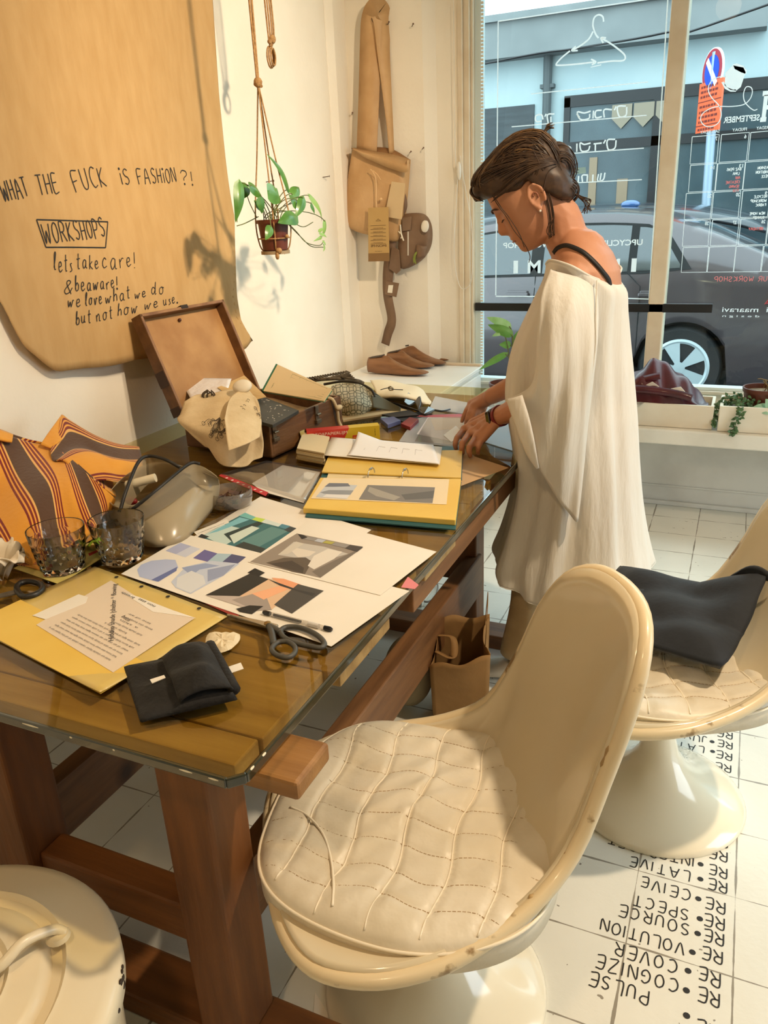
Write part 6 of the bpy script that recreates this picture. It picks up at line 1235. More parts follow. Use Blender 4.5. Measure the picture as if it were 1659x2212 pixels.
# patterned pouch, bundle of dried sticks, cream cloth, sunglasses
def circles_mat():
    m = mat('circle_print', (190, 182, 152), .8, sheen=.2); n, l = nodes(m); b = n['Principled BSDF']
    tc = n.new('ShaderNodeUVMap'); vs = []
    def mth(op, a, b_=None):
        k = n.new('ShaderNodeMath'); k.operation = op
        for i, v in enumerate((a, b_)):
            if v is None: continue
            if isinstance(v, (int, float)): k.inputs[i].default_value = v
            else: l.new(v, k.inputs[i])
        return k.outputs[0]
    s = n.new('ShaderNodeSeparateXYZ'); l.new(tc.outputs[0], s.inputs[0]); out = None
    for ox, oy in ((0, 0), (.5, .5), (.5, 0), (0, .5)):
        fx = mth('SUBTRACT', mth('FRACT', mth('ADD', s.outputs[0], ox)), .5); fy = mth('SUBTRACT', mth('FRACT', mth('ADD', s.outputs[1], oy)), .5)
        d = mth('SQRT', mth('ADD', mth('MULTIPLY', fx, fx), mth('MULTIPLY', fy, fy))); e = mth('LESS_THAN', mth('ABSOLUTE', mth('SUBTRACT', d, .36)), .03)
        out = e if out is None else mth('MAXIMUM', out, e)
    mx = n.new('ShaderNodeMix'); mx.data_type = 'RGBA'; l.new(out, mx.inputs[0]); mx.inputs[6].default_value = lin((204, 194, 164)); mx.inputs[7].default_value = lin((112, 108, 86)); l.new(mx.outputs[2], b.inputs['Base Color']); return m
pp = thing('patterned_pouch', 'soft pouch printed with interlaced circles lying behind the suitcase', 'pouch', (-1.359,0.241,0.72))
fp = surf([[(-1.492,0.312,0.8), (-1.445,0.333,0.81), (-1.383,0.323,0.808), (-1.322,0.309,0.79)], [(-1.445,0.241,0.775), (-1.401,0.26,0.79), (-1.354,0.278,0.785), (-1.313,0.3,0.765)], [(-1.404,0.204,0.752), (-1.361,0.195,0.77), (-1.325,0.225,0.765), (-1.305,0.271,0.745)], [(-1.393,0.19,0.722), (-1.358,0.192,0.722), (-1.33,0.219,0.722), (-1.326,0.29,0.722)]])
cloth_uv('pouch_front', lambda u, v: fp(u, v) + Vector((0, -.008 * sin(pi * u) * sin(pi * v), .003 * sin(11 * v + 3 * u))), 26, 30, pp, lambda u, v: (v * 3.1 + .2 * u, u * 2.6), circles_mat(), .003)
fp2 = surf([[(-1.492,0.312,0.8), (-1.445,0.333,0.81), (-1.383,0.323,0.808), (-1.322,0.309,0.79)], [(-1.546,0.427,0.76), (-1.497,0.471,0.76), (-1.42,0.455,0.76), (-1.329,0.392,0.75)], [(-1.508,0.378,0.722), (-1.493,0.477,0.722), (-1.406,0.465,0.722), (-1.313,0.387,0.722)]])
m = MB(); m.grid(fp2, 12, 12); m.build('pouch_back', mat('pouch_lining', (150, 146, 120), .8), pp, smooth=180, solid=.003)
MB().tube(spline([(-1.539,0.343,0.8), (-1.458,0.339,0.815), (-1.389,0.335,0.812), (-1.33,0.315,0.795), (-1.315,0.308,0.77)], 6), .0048, 8).build('black_piping', mat('piping_black', (40, 34, 26), .5), pp, smooth=180)
m = MB(); m.grid(lambda u, v: surf([[(-1.333,0.313,0.785), (-1.286,0.328,0.76), (-1.21,0.3,0.74)], [(-1.301,0.258,0.745), (-1.26,0.287,0.73), (-1.209,0.296,0.724)]])(u, v), 8, 14); m.build('pouch_tail', mat('pouch_tail', (108, 104, 84), .8), pp, smooth=180, solid=.004)
ds = MB(); rr = random.Random(17)
for k in range(16):
    a = lerp((-1.654,0.387,0.8), (-1.555,0.551,0.8), k / 16); ds.tube([a, Vector(a) + Vector((.016, .004, .010)), Vector(a) + Vector((.02 + rr.uniform(0, .01), .012, .002))], .003, 6)
ds.tube(spline([(-1.674,0.419,0.785), (-1.61,0.438,0.795), (-1.54,0.46,0.797), (-1.488,0.517,0.78), (-1.469,0.54,0.765)], 6), .007, 8)
for k in range(5): ds.tube([lerp((-1.573,0.465,0.8), (-1.527,0.475,0.8), k / 4), lerp((-1.513,0.51,0.81), (-1.435,0.402,0.81), k / 4)], .0035, 6)
tag(ds.build('stick_bundle', mat('dried_stick', (92, 78, 56), .8, c2=(60, 50, 36), scale=60), smooth=60), 'bundle of dried sticks tied along the wall behind the receipt book', 'sticks')
tag(MB().prism([(-1.552,0.782,0.722), (-1.589,0.813,0.722), (-1.459,0.681,0.722), (-1.392,0.566,0.722)], (0, 0, .02)).build('cork_block', mat('cork_block', (196, 160, 110), .8), bevel=.003), 'small tan block behind the patterned pouch', 'block') if False else None
cw = thing('cream_cloth', 'folded cream cloth with a metal eyelet lying near the far table end', 'cloth', (-1.291,0.516,0.72))
fcw = surf([[(-1.526,0.725,0.735), (-1.402,0.685,0.745), (-1.308,0.656,0.74), (-1.239,0.606,0.73)], [(-1.423,0.539,0.745), (-1.317,0.488,0.765), (-1.233,0.494,0.755), (-1.177,0.493,0.735)], [(-1.36,0.43,0.745), (-1.261,0.357,0.765), (-1.185,0.395,0.75), (-1.149,0.453,0.728)], [(-1.346,0.439,0.724), (-1.279,0.439,0.724), (-1.199,0.428,0.724), (-1.142,0.416,0.723)]])
m = MB(); m.grid(lambda u, v: fcw(u, v) + Vector((0, 0, .004 * sin(9 * v + 5 * u))), 20, 26); m.build('cloth_fold', mat('cream_canvas', (226, 210, 178), .75, bump=.1, bscale=60), cw, smooth=180, solid=.003)
c_ = fcw(.42, .30) + Vector((0, -.004, .006)); m = MB(); m.tube([c_ + Vector((.009 * cos(t), -.004 * sin(t), .008 * sin(t))) for t in [i * pi / 8 for i in range(16)]], .003, 8, closed=True); m.build('eyelet', mat('eyelet_metal', (150, 140, 120), .3, metal=.9), cw, smooth=180)
m = MB(); m.tube(spline([(-1.334,0.405,0.775), (-1.306,0.412,0.782), (-1.28,0.403,0.78), (-1.256,0.436,0.772)], 5), .0016, 6); m.build('seam_slit', blk_m, cw)
sg_ = thing('sunglasses', 'black sunglasses lying folded on the far part of the table', 'sunglasses', (-1.158,0.325,0.72))
lens_m = mat('dark_lens', (52, 46, 34), .1, coat=1); fr_m = mat('black_frame', (22, 20, 18), .3)
for px_, nm in (((872,852,.75), 0), ((925,892,.735), 1)):
    pass
m = MB(); m.prism([(-1.232,0.385,0.762), (-1.225,0.414,0.768), (-1.2,0.402,0.758), (-1.186,0.384,0.742), (-1.193,0.341,0.738), (-1.213,0.344,0.75)], (.002, -.003, .001)); m.build('lens', lens_m, sg_)
m = MB(); m.prism([(-1.142,0.308,0.742), (-1.114,0.329,0.742), (-1.09,0.326,0.734), (-1.085,0.291,0.726), (-1.112,0.277,0.728)], (.002, -.003, .001)); m.build('lens', lens_m, sg_)
m = MB(); m.tube(spline([(-1.217,0.358,0.75), (-1.193,0.341,0.738), (-1.181,0.373,0.745), (-1.177,0.405,0.755), (-1.153,0.35,0.745), (-1.14,0.303,0.735), (-1.104,0.269,0.727), (-1.088,0.321,0.732)], 5), .0035, 8); m.prism([(-1.184,0.374,0.748), (-1.18,0.415,0.756), (-1.136,0.326,0.738), (-1.137,0.295,0.732)], (.004, -.004, .002)); m.build('frame', fr_m, sg_, smooth=50)
m = MB(); m.tube(spline([(-1.282,0.37,0.74), (-1.221,0.347,0.735), (-1.14,0.303,0.73)], 6), .004, 8); m.tube(spline([(-1.088,0.321,0.732), (-1.062,0.33,0.728), (-1.046,0.369,0.726)], 6), .0035, 8); m.build('temple', fr_m, sg_, smooth=60)
slip('black_pouch', [(-1.342,0.409,0.7205),(-1.245,0.387,0.7205),(-1.125,0.263,0.7205),(-1.2,0.211,0.7205),(-1.292,0.255,0.7205)], .7212, mat('black_leatherette', (34, 30, 26), .5), 'flat black leatherette piece under the sunglasses', 'leather', th=.006)
slip('wooden_ruler', [(-1.39,0.183,0.7205),(-1.236,0.346,0.7205),(-1.19,0.315,0.7205),(-1.355,0.127,0.7205)], .7205, mat('pale_ruler', (222, 196, 150), .6), 'long pale card strip lying behind the glue box', 'card', th=.007)
o = MB().prism([(-1.226,0.156,0.7215),(-1.191,0.19,0.7215),(-1.147,0.151,0.7215),(-1.167,0.085,0.7215)], (0, 0, .014)).build('blue_box', mat('blue_card', (96, 104, 150), .5), bevel=.001); tag(o, 'small blue cardboard box lying behind the yellow end of glue box', 'box')
o = MB().prism([(-1.133,0.118,0.7215),(-1.136,0.204,0.7215),(-1.096,0.189,0.7215),(-1.085,0.082,0.7215)], (0, 0, .012)).build('red_box', mat('red_card', (140, 36, 34), .5), bevel=.001); tag(o, 'small dark red box next to the clear plastic sheets', 'box')
slip('black_card', [(-1.224,0.225,0.7205),(-1.149,0.325,0.7205),(-1.086,0.3,0.7205),(-1.149,0.179,0.7205)], .7205, blk_m, 'black card lying below the sunglasses on the glass', 'card', th=.002)
slip('blue_card', [(-1.253,0.218,0.7205),(-1.215,0.254,0.7205),(-1.19,0.22,0.7205),(-1.228,0.185,0.7205)], .7225, mat('pale_blue_card', (150, 178, 190), .6), 'pale blue card lying on the black card', 'card')
# glue box, stack of cards
gx0, gx1 = Vector((-1.141, -.037, .7215)), Vector((-1.335, -.165, .7215)); gd = (gx1 - gx0).normalized(); gs = Vector((-gd.y, gd.x, 0)); gs = gs if gs.y > 0 else -gs
gh = .045; gw_ = .038
gbx = thing('glue_box', 'red and yellow photo glue box lettered FOTO&PAPIERLIJM', 'box', lerp(gx0, gx1, .5))
split_ = .42
def seg(t0b, t0t, t1b, t1t):
    A0, A1 = gx0 + (gx1 - gx0) * t0b, gx0 + (gx1 - gx0) * t1b; T0, T1 = gx0 + (gx1 - gx0) * t0t, gx0 + (gx1 - gx0) * t1t; u = Vector((0, 0, gh))
    P = [A0, A1, A1 + gs * gw_, A0 + gs * gw_, T0 + u, T1 + u, T1 + gs * gw_ + u, T0 + gs * gw_ + u]
    return MB().add(P, [(0, 3, 2, 1), (4, 5, 6, 7), (0, 1, 5, 4), (1, 2, 6, 5), (2, 3, 7, 6), (3, 0, 4, 7)])
yb = seg(0, 0, .52, .42).build('yellow_half', mat('box_yellow', (206, 176, 44), .4), gbx)
rb_ = seg(.52, .42, 1, 1).build('red_half', mat('box_red', (196, 52, 40), .4), gbx)
MB().prism([gx1 + gs * .0, gx1 + gs * gw_, gx1 + gs * gw_ + Vector((0, 0, gh)) + gd * .004, gx1 + Vector((0, 0, gh)) + gd * .01], gd * .012).build('open_end', mat('box_inside', (196, 182, 120), .6), gbx)
m = MB(); W_ = (gx1 - gx0).length
type_mesh(m, 'FOTO&PAPIERLIJM', gx1 - gd * W_ * .03 + Vector((0, 0, gh * .62)), -gd, (0, 0, 1), .0095, -gs, .0006, width=W_ * .52)
for k in range(4): type_mesh(m, 'papier foto lijm karton', gx1 - gd * W_ * .12 + Vector((0, 0, gh * (.46 - .11 * k))), -gd, (0, 0, 1), .003, -gs, .0006, width=W_ * .16)
m.build('front_lettering', mat('box_lettering', (236, 212, 190), .5), rb_)
m = MB(); m.prism([gx0 + gd * W_ * f + Vector((0, 0, gh * z)) - gs * .0004 for f, z in ((.26, .06), (.38, .06), (.38, .45), (.26, .45))], -gs * .0003); m.build('red_panel', mat('box_red2', (190, 60, 40), .4), yb)
m = MB(); type_mesh(m, 'EC', gx0 + gd * W_ * .365 + Vector((0, 0, gh * .16)), -gd, (0, 0, 1), .008, -gs, .0010); m.build('panel_lettering', mat('box_yellow2', (222, 190, 70), .4), yb)
m = MB(); type_mesh(m, 'lijm 50 ml', gx0 + gd * W_ * .06 + Vector((0, 0, gh * .3)), (0, 0, 1), gd, .003, -gs, .0006, width=gh * .5); m.build('side_lettering', ink_black, yb)
cs = [Vector(p) for p in [(-1.291,-0.31,0.7215),(-1.188,-0.332,0.7215),(-1.254,-0.172,0.7215),(-1.361,-0.149,0.7215)]]
mm_ = [mat('card_a', (206, 184, 138), .7), mat('card_b', (176, 152, 106), .7), mat('card_c', (222, 204, 166), .7)]
rr = random.Random(2)
for k in range(9):
    d = Vector((rr.uniform(-.003, .003), rr.uniform(-.003, .003), .0042 * k)); o = MB().prism([p + d for p in cs], (0, 0, .0038)).build('swatch_card', mm_[k % 3])
    tag(o, 'beige sample card in the low stack beside the glue box', 'card', 'sample cards stacked before the glue box')
# ------------------------------------------------------------------ open ring binder with yellow pages
bi = thing('ring_binder', 'open teal ring binder of yellow pages near the standing person', 'binder', (-0.95,-0.406,0.72))
teal_m = mat('teal_cover', (40, 92, 98), .5)
lowp = [Vector(p) for p in [(-1.133,-0.465,0.7215),(-0.757,-0.365,0.7215),(-0.666,-0.679,0.7215),(-1.038,-0.713,0.7215)]]; upp = [Vector(p) for p in [(-1.14,-0.443,0.7215),(-0.762,-0.347,0.7215),(-0.859,-0.048,0.7215),(-1.244,-0.19,0.7215)]]
MB().prism(lowp, (0, 0, .003)).build('cover', teal_m, bi); MB().prism(upp, (0, 0, .003)).build('cover', teal_m, bi)
L2 = [Vector(p) for p in [(-1.121,-0.479,0.73), (-0.753,-0.381,0.73), (-0.673,-0.659,0.73), (-1.053,-0.696,0.73)]]
MB().prism([p - Vector((0, 0, .0055)) for p in L2], (0, 0, .0055 + .009)).build('yellow_pages', yel_m, bi, bevel=.002)
Lq = quad_uv([p + Vector((0, 0, .0095)) for p in L2])
MB().prism([Lq(.03, .03), Lq(.92, .03), Lq(.93, .68), Lq(.02, .72)], (0, 0, .0006)).build('picture_page', mat('page_warm', (236, 216, 178), .6), bi)
pq = quad_uv([Lq(.03, .03), Lq(.92, .03), Lq(.93, .68), Lq(.02, .72)]); p = Pic(pq(0, 0).z + .0009)
P_ = lambda *uv: [pq(a, b) for a, b in uv]
for c, poly in (((196, 200, 206), P_((.03, .94), (.06, .30), (.30, .34), (.27, .96))), ((112, 116, 128), P_((.05, .45), (.07, .26), (.22, .26), (.25, .40), (.12, .44))), ((146, 150, 156), P_((.04, .72), (.10, .60), (.29, .58), (.28, .80), (.08, .78))), ((226, 224, 222), P_((.08, .92), (.10, .80), (.28, .78), (.27, .95))), ((128, 124, 120), P_((.36, .96), (.38, .32), (.90, .36), (.90, .98))), ((164, 158, 148), P_((.40, .60), (.40, .40), (.66, .80), (.62, .94), (.48, .80))), ((100, 98, 96), P_((.66, .70), (.90, .50), (.90, .80), (.70, .90)))): p.patch(c, poly)
p.build('printed_picture', bi)
U2 = [Vector(p) for p in [(-1.149,-0.418,0.729), (-0.761,-0.357,0.729), (-0.831,-0.136,0.735), (-1.206,-0.255,0.735)]]
MB().prism(U2, (0, 0, .004)).build('yellow_page', mat('yellow_page', (226, 190, 92), .5, coat=.2), bi)
MB().prism([Vector(p) for p in [(-1.13,-0.416,0.7275),(-0.76,-0.36,0.7275),(-0.755,-0.374,0.7275),(-1.117,-0.45,0.7275)]], (0, 0, .001)).build('back_page', cream_m, bi)
m = MB()
for px_, py_ in ((805, 1027), (878, 1027)):
    c = lerp(Lq((px_ - 692) / 304, 0), lerp(U2[0], U2[1], (px_ - 695) / 301), .5)
    m = MB(); m.tube([c + Vector((0, .022 * cos(t), .004 + .020 * sin(t))) for t in [i * pi / 12 for i in range(13)]], .0016, 8); m.obox(c + Vector((0, 0, .022)), (.004, 0, 0), (0, .006, 0), (0, 0, .0015)); m.build('binder_ring', steel_m, bi, smooth=60)
s1 = thing('loose_sheet', 'pinkish white sheet lying lower on the open yellow binder page', 'paper', (-1.142,-0.239,0.74), 0, 'loose sheets on the binder')
sheet('paper_sheet', [Vector(p) for p in [(-1.201,-0.315,0.745), (-0.844,-0.294,0.742), (-0.895,-0.133,0.742), (-1.272,-0.121,0.742)]], paper_m, s1, n=14, seed=3)
s2 = thing('loose_sheet', 'white sheet with one curled corner, topmost on the open binder', 'paper', (-1.027,-0.192,0.75), 0, 'loose sheets on the binder')
f_ = quad_uv([Vector(p) for p in [(-1.124,-0.305,0.7485), (-0.841,-0.302,0.746), (-0.921,-0.138,0.747), (-1.169,-0.135,0.7475)]])
m = MB(); m.grid(lambda u, v: f_(u, v) + Vector((0, 0, .022 * max(0, v - .3) ** 2 * max(0, 1 - 3.2 * u) * 2 + .0015)), 24, 16); m.build('paper_sheet', mat('white_sheet', (240, 238, 238), .6), s2, smooth=180, solid=.0006)
m = MB(); q0 = f_(.12, .45)
for k in range(5): m.tube([f_(.15 + .15 * k, .35) + Vector((0, 0, .0022)), f_(.16 + .15 * k, .62) + Vector((0, 0, .0022)), f_(.24 + .15 * k, .6) + Vector((0, 0, .0022))], .0004, 4)
m.build('pencil_lines', mat('pencil', (170, 164, 166), .8), s2)
# clear sheets under her hands
slip('kraft_triangle', [(-0.84,-0.104,0.7205),(-0.672,-0.206,0.7205),(-0.753,-0.391,0.7205)], .7206, mat('kraft_card', (196, 160, 116), .7), 'kraft paper triangle jutting from under the binder', 'paper')
tr = thing('clear_folder', 'clear plastic folder with a pink band under the person\'s hands', 'folder', (-1.002,0.139,0.72))
MB().prism([(-1.072,-0.045,0.7206),(-1.137,0.28,0.7206),(-0.941,0.355,0.7206),(-0.878,-0.055,0.7206)], (0, 0, .0012)).build('film', milk_m, tr)
MB().prism([(-1.047,0.045,0.7219),(-1.092,0.273,0.7219),(-0.941,0.323,0.7219),(-0.893,-0.007,0.7219)], (0, 0, .0003)).build('pale_page', mat('pink_page', (232, 220, 220), .6), tr)
MB().prism([(-1.13,0.255,0.7222),(-1.131,0.275,0.7222),(-0.923,0.353,0.7222),(-0.916,0.276,0.7222)], (0, 0, .0004)).build('pink_band', mat('pink_band', (206, 90, 104), .4), tr)
MB().prism([(-1.071,0.237,0.7222),(-0.953,0.286,0.7222),(-0.925,0.151,0.7222),(-1.004,0.101,0.7222)], (0, 0, .0004)).build('pale_print', mat('pale_print', (232, 206, 182), .5), tr)
MB().prism([(-1.021,-0.039,0.7226),(-1.085,0.252,0.7226),(-0.938,0.302,0.7226),(-0.884,-0.043,0.7226)], (0, 0, .0008)).build('film', film_m, tr)
MB().prism([(-0.957,0.051,0.7236),(-0.955,0.168,0.7236),(-0.905,0.093,0.7236),(-0.907,-0.017,0.7236)], (0, 0, .0004)).build('white_label', paper_m, tr)
slip('clear_bag', [(-0.817,0.018,0.7206),(-0.882,0.337,0.7206),(-0.778,0.317,0.7206),(-0.675,-0.068,0.7206)], .7210, milk_m, 'empty clear plastic bag below the person\'s sleeve at the table edge', 'bag', th=.002)  # bluish-white haze in the film colour stands in for the window's reflection
slip('clear_sleeve', [(-1.126,0.372,0.7206),(-1.172,0.557,0.7206),(-1.014,0.486,0.7206),(-0.833,0.389,0.7206),(-0.826,0.305,0.7206),(-0.963,0.317,0.7206)], .7206, milk_m, 'stack of clear sleeves at the far table edge beyond the standing person', 'sleeve', th=.004)
slip('pink_pad', [(-0.935,0.272,0.722),(-0.934,0.331,0.722),(-0.892,0.316,0.722),(-0.892,0.252,0.722)], .7245, mat('pink_pad', (226, 120, 130), .5), 'small pink pad by the standing person\'s fingertips', 'pad', th=.003)
# ------------------------------------------------------------------ white drawer cabinet with wooden shoe lasts beyond the table
cab_m = mat('cabinet_white', (238, 236, 230), .4, c2=(230, 228, 220), scale=4)
CZ = .655
cab = thing('drawer_cabinet', 'white drawer cabinet between table end and window, carrying shoe lasts', 'cabinet', (-1.57, 1.17, 0))
MB().box((-1.87, .80, 0), (-1.29, 1.50, CZ - .018)).build('carcass', cab_m, cab, bevel=.002)
MB().box((-1.87, .79, CZ - .018), (-1.275, 1.515, CZ)).build('top_board', cab_m, cab, bevel=.003)
MB().box((-1.87, 1.495, CZ), (-1.28, 1.512, CZ + .012)).build('back_rail', mat('cabinet_trim', (222, 200, 172), .5), cab, bevel=.002)
for z0, z1 in ((.43, .62), (.22, .42), (.02, .21)):
    dr = MB().box((-1.288, .82, z0), (-1.274, 1.48, z1)).build('drawer', cab_m, cab, bevel=.002)
    zc = (z0 + z1) / 2 + .035; k = MB(); k.lathe([(.010, 0), (.010, .014), (.018, .02), (.018, .034), (.012, .038)], (-1.274, 1.115, zc), 20, (1, 0, 0)); k.build('drawer_knob', mat('cream_knob', (214, 200, 172), .4), dr, smooth=40)
last_m = wood('last_wood', (150, 104, 66), (112, 72, 42), 'x', scale=5, rough=.38, knots=False)
cuff_m = mat('last_dark', (72, 58, 48), .5)
def shoe_last(label, heel, toe, wid=.042, hgt=.085):
    """wooden shoe last: heel block, high cone at the ankle, falling instep and pointed toe"""
    heel, toe = Vector(heel), Vector(toe); ax = (toe - heel); L = ax.length; a = ax.normalized(); s = Vector((-a.y, a.x, 0))
    t = thing('shoe_last', label, 'shoe last', lerp(heel, toe, .5), 0, 'wooden shoe lasts on the white cabinet')
    st_ = [(0, .004, .80, .45), (.012, .006, .90, .66), (.06, .006, .92, .80), (.14, .002, .94, .82), (.22, .0, .98, .76), (.27, 0, 1.02, .76), (.34, .0, 1.0, .80), (.42, .0, .80, .86), (.52, 0, .60, .95), (.62, .0, .46, 1.02), (.72, .002, .36, 1.0), (.82, .004, .32, .92), (.9, .007, .28, .76), (.96, .010, .24, .54), (.99, .013, .20, .30), (1.0, .016, .17, .10)]
    rings = []
    for u, z0, h, w in st_:
        c = heel + a * (L * u); hh = hgt * h; ww = wid * w; ring = []
        for i in range(20):
            th = 2 * pi * i / 20; x = cos(th); y = sin(th); ex = abs(x) ** .8 * (1 if x >= 0 else -1)
            zz = z0 + (hh - z0) * (.5 + .5 * (abs(y) ** .75) * (1 if y >= 0 else -1)); narrow = 1 - (.45 if u < .5 else .25) * max(0, y) ** 1.5
            ring.append(c + s * (ww * ex * narrow) + Vector((0, 0, max(.001, zz))))
        rings.append(ring)
    m = MB(); m.loft(rings); m.build('last_body', last_m, t, smooth=70)
    m = MB(); c0, c1 = heel + a * (L * .04), heel + a * (L * .26); m.prism([c0 - s * wid * .34 + Vector((0, 0, hgt * .84)), c1 - s * wid * .4 + Vector((0, 0, hgt * .99)), c1 + s * wid * .4 + Vector((0, 0, hgt * .99)), c0 + s * wid * .34 + Vector((0, 0, hgt * .84))], (0, 0, .006)); m.build('top_plate', cuff_m, t)
    return t
shoe_last('brown wooden shoe last set nearest the table on the white cabinet', (-1.769,1.229,0.656), (-1.454,1.225,0.656), .043, .088)
shoe_last('wooden shoe last tucked against the first one, second from the table', (-1.742,1.4,0.656), (-1.49,1.4,0.656), .040, .082)
shoe_last('paler wooden shoe last, third from the table on the cabinet', (-1.744,1.552,0.656), (-1.456,1.467,0.656), .042, .088)
shoe_last('wooden shoe last closest to the window corner on the cabinet', (-1.739,1.688,0.656), (-1.465,1.564,0.656), .040, .082)
# ------------------------------------------------------------------ floor things
pb_m = mat('paper_bag', (156, 118, 70), .75, c2=(140, 104, 58), scale=8, bump=.12, bscale=30)
pbag = thing('paper_bag', 'brown paper carrier bag standing open on the floor under the table edge', 'bag', (-.775, -.40, 0))
bb = [Vector(p) for p in ((-.810, -.475, .001), (-.665, -.425, .001), (-.70, -.315, .001), (-.845, -.365, .001))]
tops = [Vector((p.x * 1.0, p.y, z)) for p, z in zip(bb, (.215, .245, .30, .285))]
cpt = sum(bb, Vector()) / 4
def bagside(i, inner=0):
    a, b, A_, B_ = bb[i], bb[(i + 1) % 4], tops[i], tops[(i + 1) % 4]; n = (b - a).cross(Vector((0, 0, 1))).normalized()
    def fn(u, v): 
        p = lerp(lerp(a, b, u), lerp(A_, B_, u), v); p = p + (p - Vector((cpt.x, cpt.y, p.z))) * (.10 * v) + n * (.012 * sin(pi * u) * v * (1 if i % 2 == 0 else -1.6)); p.z += .008 * sin(9 * u + i) * v ** 3; return p
    return fn
m = MB()
for i in range(4): m.grid(bagside(i), 14, 14)
m.add([p for p in bb], [(0, 1, 2, 3)]); m.build('bag_walls', pb_m, pbag, smooth=40, solid=.0012)
p0, p1 = bagside(1)(.25, 1), bagside(1)(.75, 1); m = MB(); band([p0, p0 + Vector((.004, 0, .07)), p1 + Vector((.008, .0, .09)), p1], .022, (1, .3, 0), m); m.build('paper_handle', pb_m, pbag, smooth=50, solid=.002)
p0, p1 = bagside(3)(.3, 1), bagside(3)(.7, 1); m = MB(); band([p0, p0 + Vector((.05, .0, .0)), p1 + Vector((.05, 0, -.01)), p1], .02, (0, .3, 1), m); m.build('paper_handle', pb_m, pbag, smooth=50, solid=.002)
cu = MB(); cu.grid(lambda u, v: Vector((-.915 + .075 * sin(pi * v) ** .5 * cos(2 * pi * u), -.40 + .07 * sin(pi * v) ** .5 * sin(2 * pi * u), .006 + .235 * v)), 30, 16)
tag(cu.build('linen_sack', mat('grey_linen', (150, 138, 112), .85, bump=.15, bscale=60), smooth=180), 'greyish linen sack standing beside the brown paper bag', 'sack')
pw = thing('power_strip', 'white power strip with curling grey cable on the floor under the table', 'power strip', (-1.156,0.263,0))
MB().prism([(-1.175,0.214,0.001),(-1.187,0.368,0.001),(-1.116,0.336,0.001),(-1.105,0.191,0.001)], (0, 0, .03)).build('strip_body', white_m, pw, bevel=.004)
MB().tube(spline([(-1.146,0.263,0.012),(-1.1,0.218,0.012),(-1.08,0.265,0.012),(-1.109,0.371,0.012),(-1.162,0.406,0.012),(-1.188,0.344,0.012),(-1.164,0.236,0.012),(-1.126,0.095,0.012),(-1.106,0.12,0.012)], 6), .004, 8).build('cable', mat('grey_cable', (150, 140, 130), .5), pw, smooth=60)
slip('paper_offcut', [(-0.739,-1.33,0),(-0.69,-1.363,0),(-0.697,-1.372,0),(-0.72,-1.37,0)], .0005, paper_m, 'white paper offcut on the floor beside the table foot', 'paper')
# ------------------------------------------------------------------ window bench: planters, maroon bag, pots
BT = .45
plant_m = mat('planter_white', (238, 228, 208), .5, c2=(228, 214, 190), scale=5)
def planter(label, x0, x1, y0, y1, h, nm='planter_box'):
    t = thing('planter_box', label, 'planter', ((x0 + x1) / 2, (y0 + y1) / 2, BT)); w = .014
    MB().box((x0, y0, BT + .001), (x1, y0 + w, BT + h)).box((x0, y1 - w, BT + .001), (x1, y1, BT + h)).box((x0, y0 + w, BT + .001), (x0 + w, y1 - w, BT + h)).box((x1 - w, y0 + w, BT + .001), (x1, y1 - w, BT + h)).box((x0 + w, y0 + w, BT + .001), (x1 - w, y1 - w, BT + .015)).build('box', plant_m, t, bevel=.003)
    return t
planter('white wooden planter box holding a maroon leather bag on the window bench', -.60, -.186, 1.33, 1.53, .105)
pl2 = planter('white wooden planter box with trailing ivy on the window bench', -.165, .36, 1.315, 1.53, .112)
MB().box((-.15, 1.33, BT + .05), (.345, 1.516, BT + .085)).build('soil', soil_m, pl2)
pl3 = planter('low white planter box behind the standing person, beside the left window frame', -1.26, -.86, 1.33, 1.53, .09)
mar = mat('maroon_leather', (88, 18, 30), .36, c2=(66, 12, 22), scale=8, coat=.2, bump=.2, bscale=18)
mb_ = thing('maroon_bag', 'glossy maroon leather bag slumped in the white planter box', 'bag', (-.40, 1.43, BT + .1))
fm = surf([[(-.60, 1.50, .56), (-.52, 1.51, .64), (-.44, 1.50, .69), (-.36, 1.50, .66), (-.28, 1.49, .60), (-.22, 1.48, .53)], [(-.60, 1.46, .60), (-.52, 1.46, .68), (-.45, 1.45, .715), (-.37, 1.44, .68), (-.29, 1.43, .61), (-.215, 1.43, .54)], [(-.61, 1.38, .58), (-.53, 1.37, .63), (-.45, 1.36, .635), (-.37, 1.36, .60), (-.30, 1.355, .575), (-.21, 1.36, .545)], [(-.60, 1.345, .53), (-.52, 1.342, .545), (-.44, 1.342, .55), (-.36, 1.342, .55), (-.29, 1.342, .545), (-.21, 1.345, .52)]])
m = MB(); m.grid(lambda u, v: fm(u, v) + Vector((0, .006 * sin(13 * v + 5 * u), .012 * sin(17 * v + 4 * u) * sin(pi * u) + .006 * sin(31 * v - 9 * u))), 36, 60); m.build('bag_body', mar, mb_, smooth=180, solid=.006)
m = MB(); band([(-.62, 1.36, .60), (-.52, 1.335, .615), (-.42, 1.33, .612), (-.33, 1.33, .600), (-.28, 1.335, .585)], .032, (0, -1, .35), m); m.build('strap', mar, mb_, smooth=60, solid=.005)
m = MB(); band([(-.60, 1.40, .59), (-.53, 1.385, .635), (-.46, 1.37, .66), (-.42, 1.37, .67)], .03, (.2, -1, .6), m); m.build('strap', mar, mb_, smooth=60, solid=.005)
m = MB(); m.prism([(-.50, 1.365, .615), (-.45, 1.36, .645), (-.42, 1.36, .625), (-.43, 1.355, .612)], (0, -.004, 0)); m.prism([(-.37, 1.35, .62), (-.33, 1.35, .63), (-.31, 1.345, .61)], (0, -.004, 0)); m.build('white_lining', mat('bag_lining', (232, 222, 206), .7), mb_)
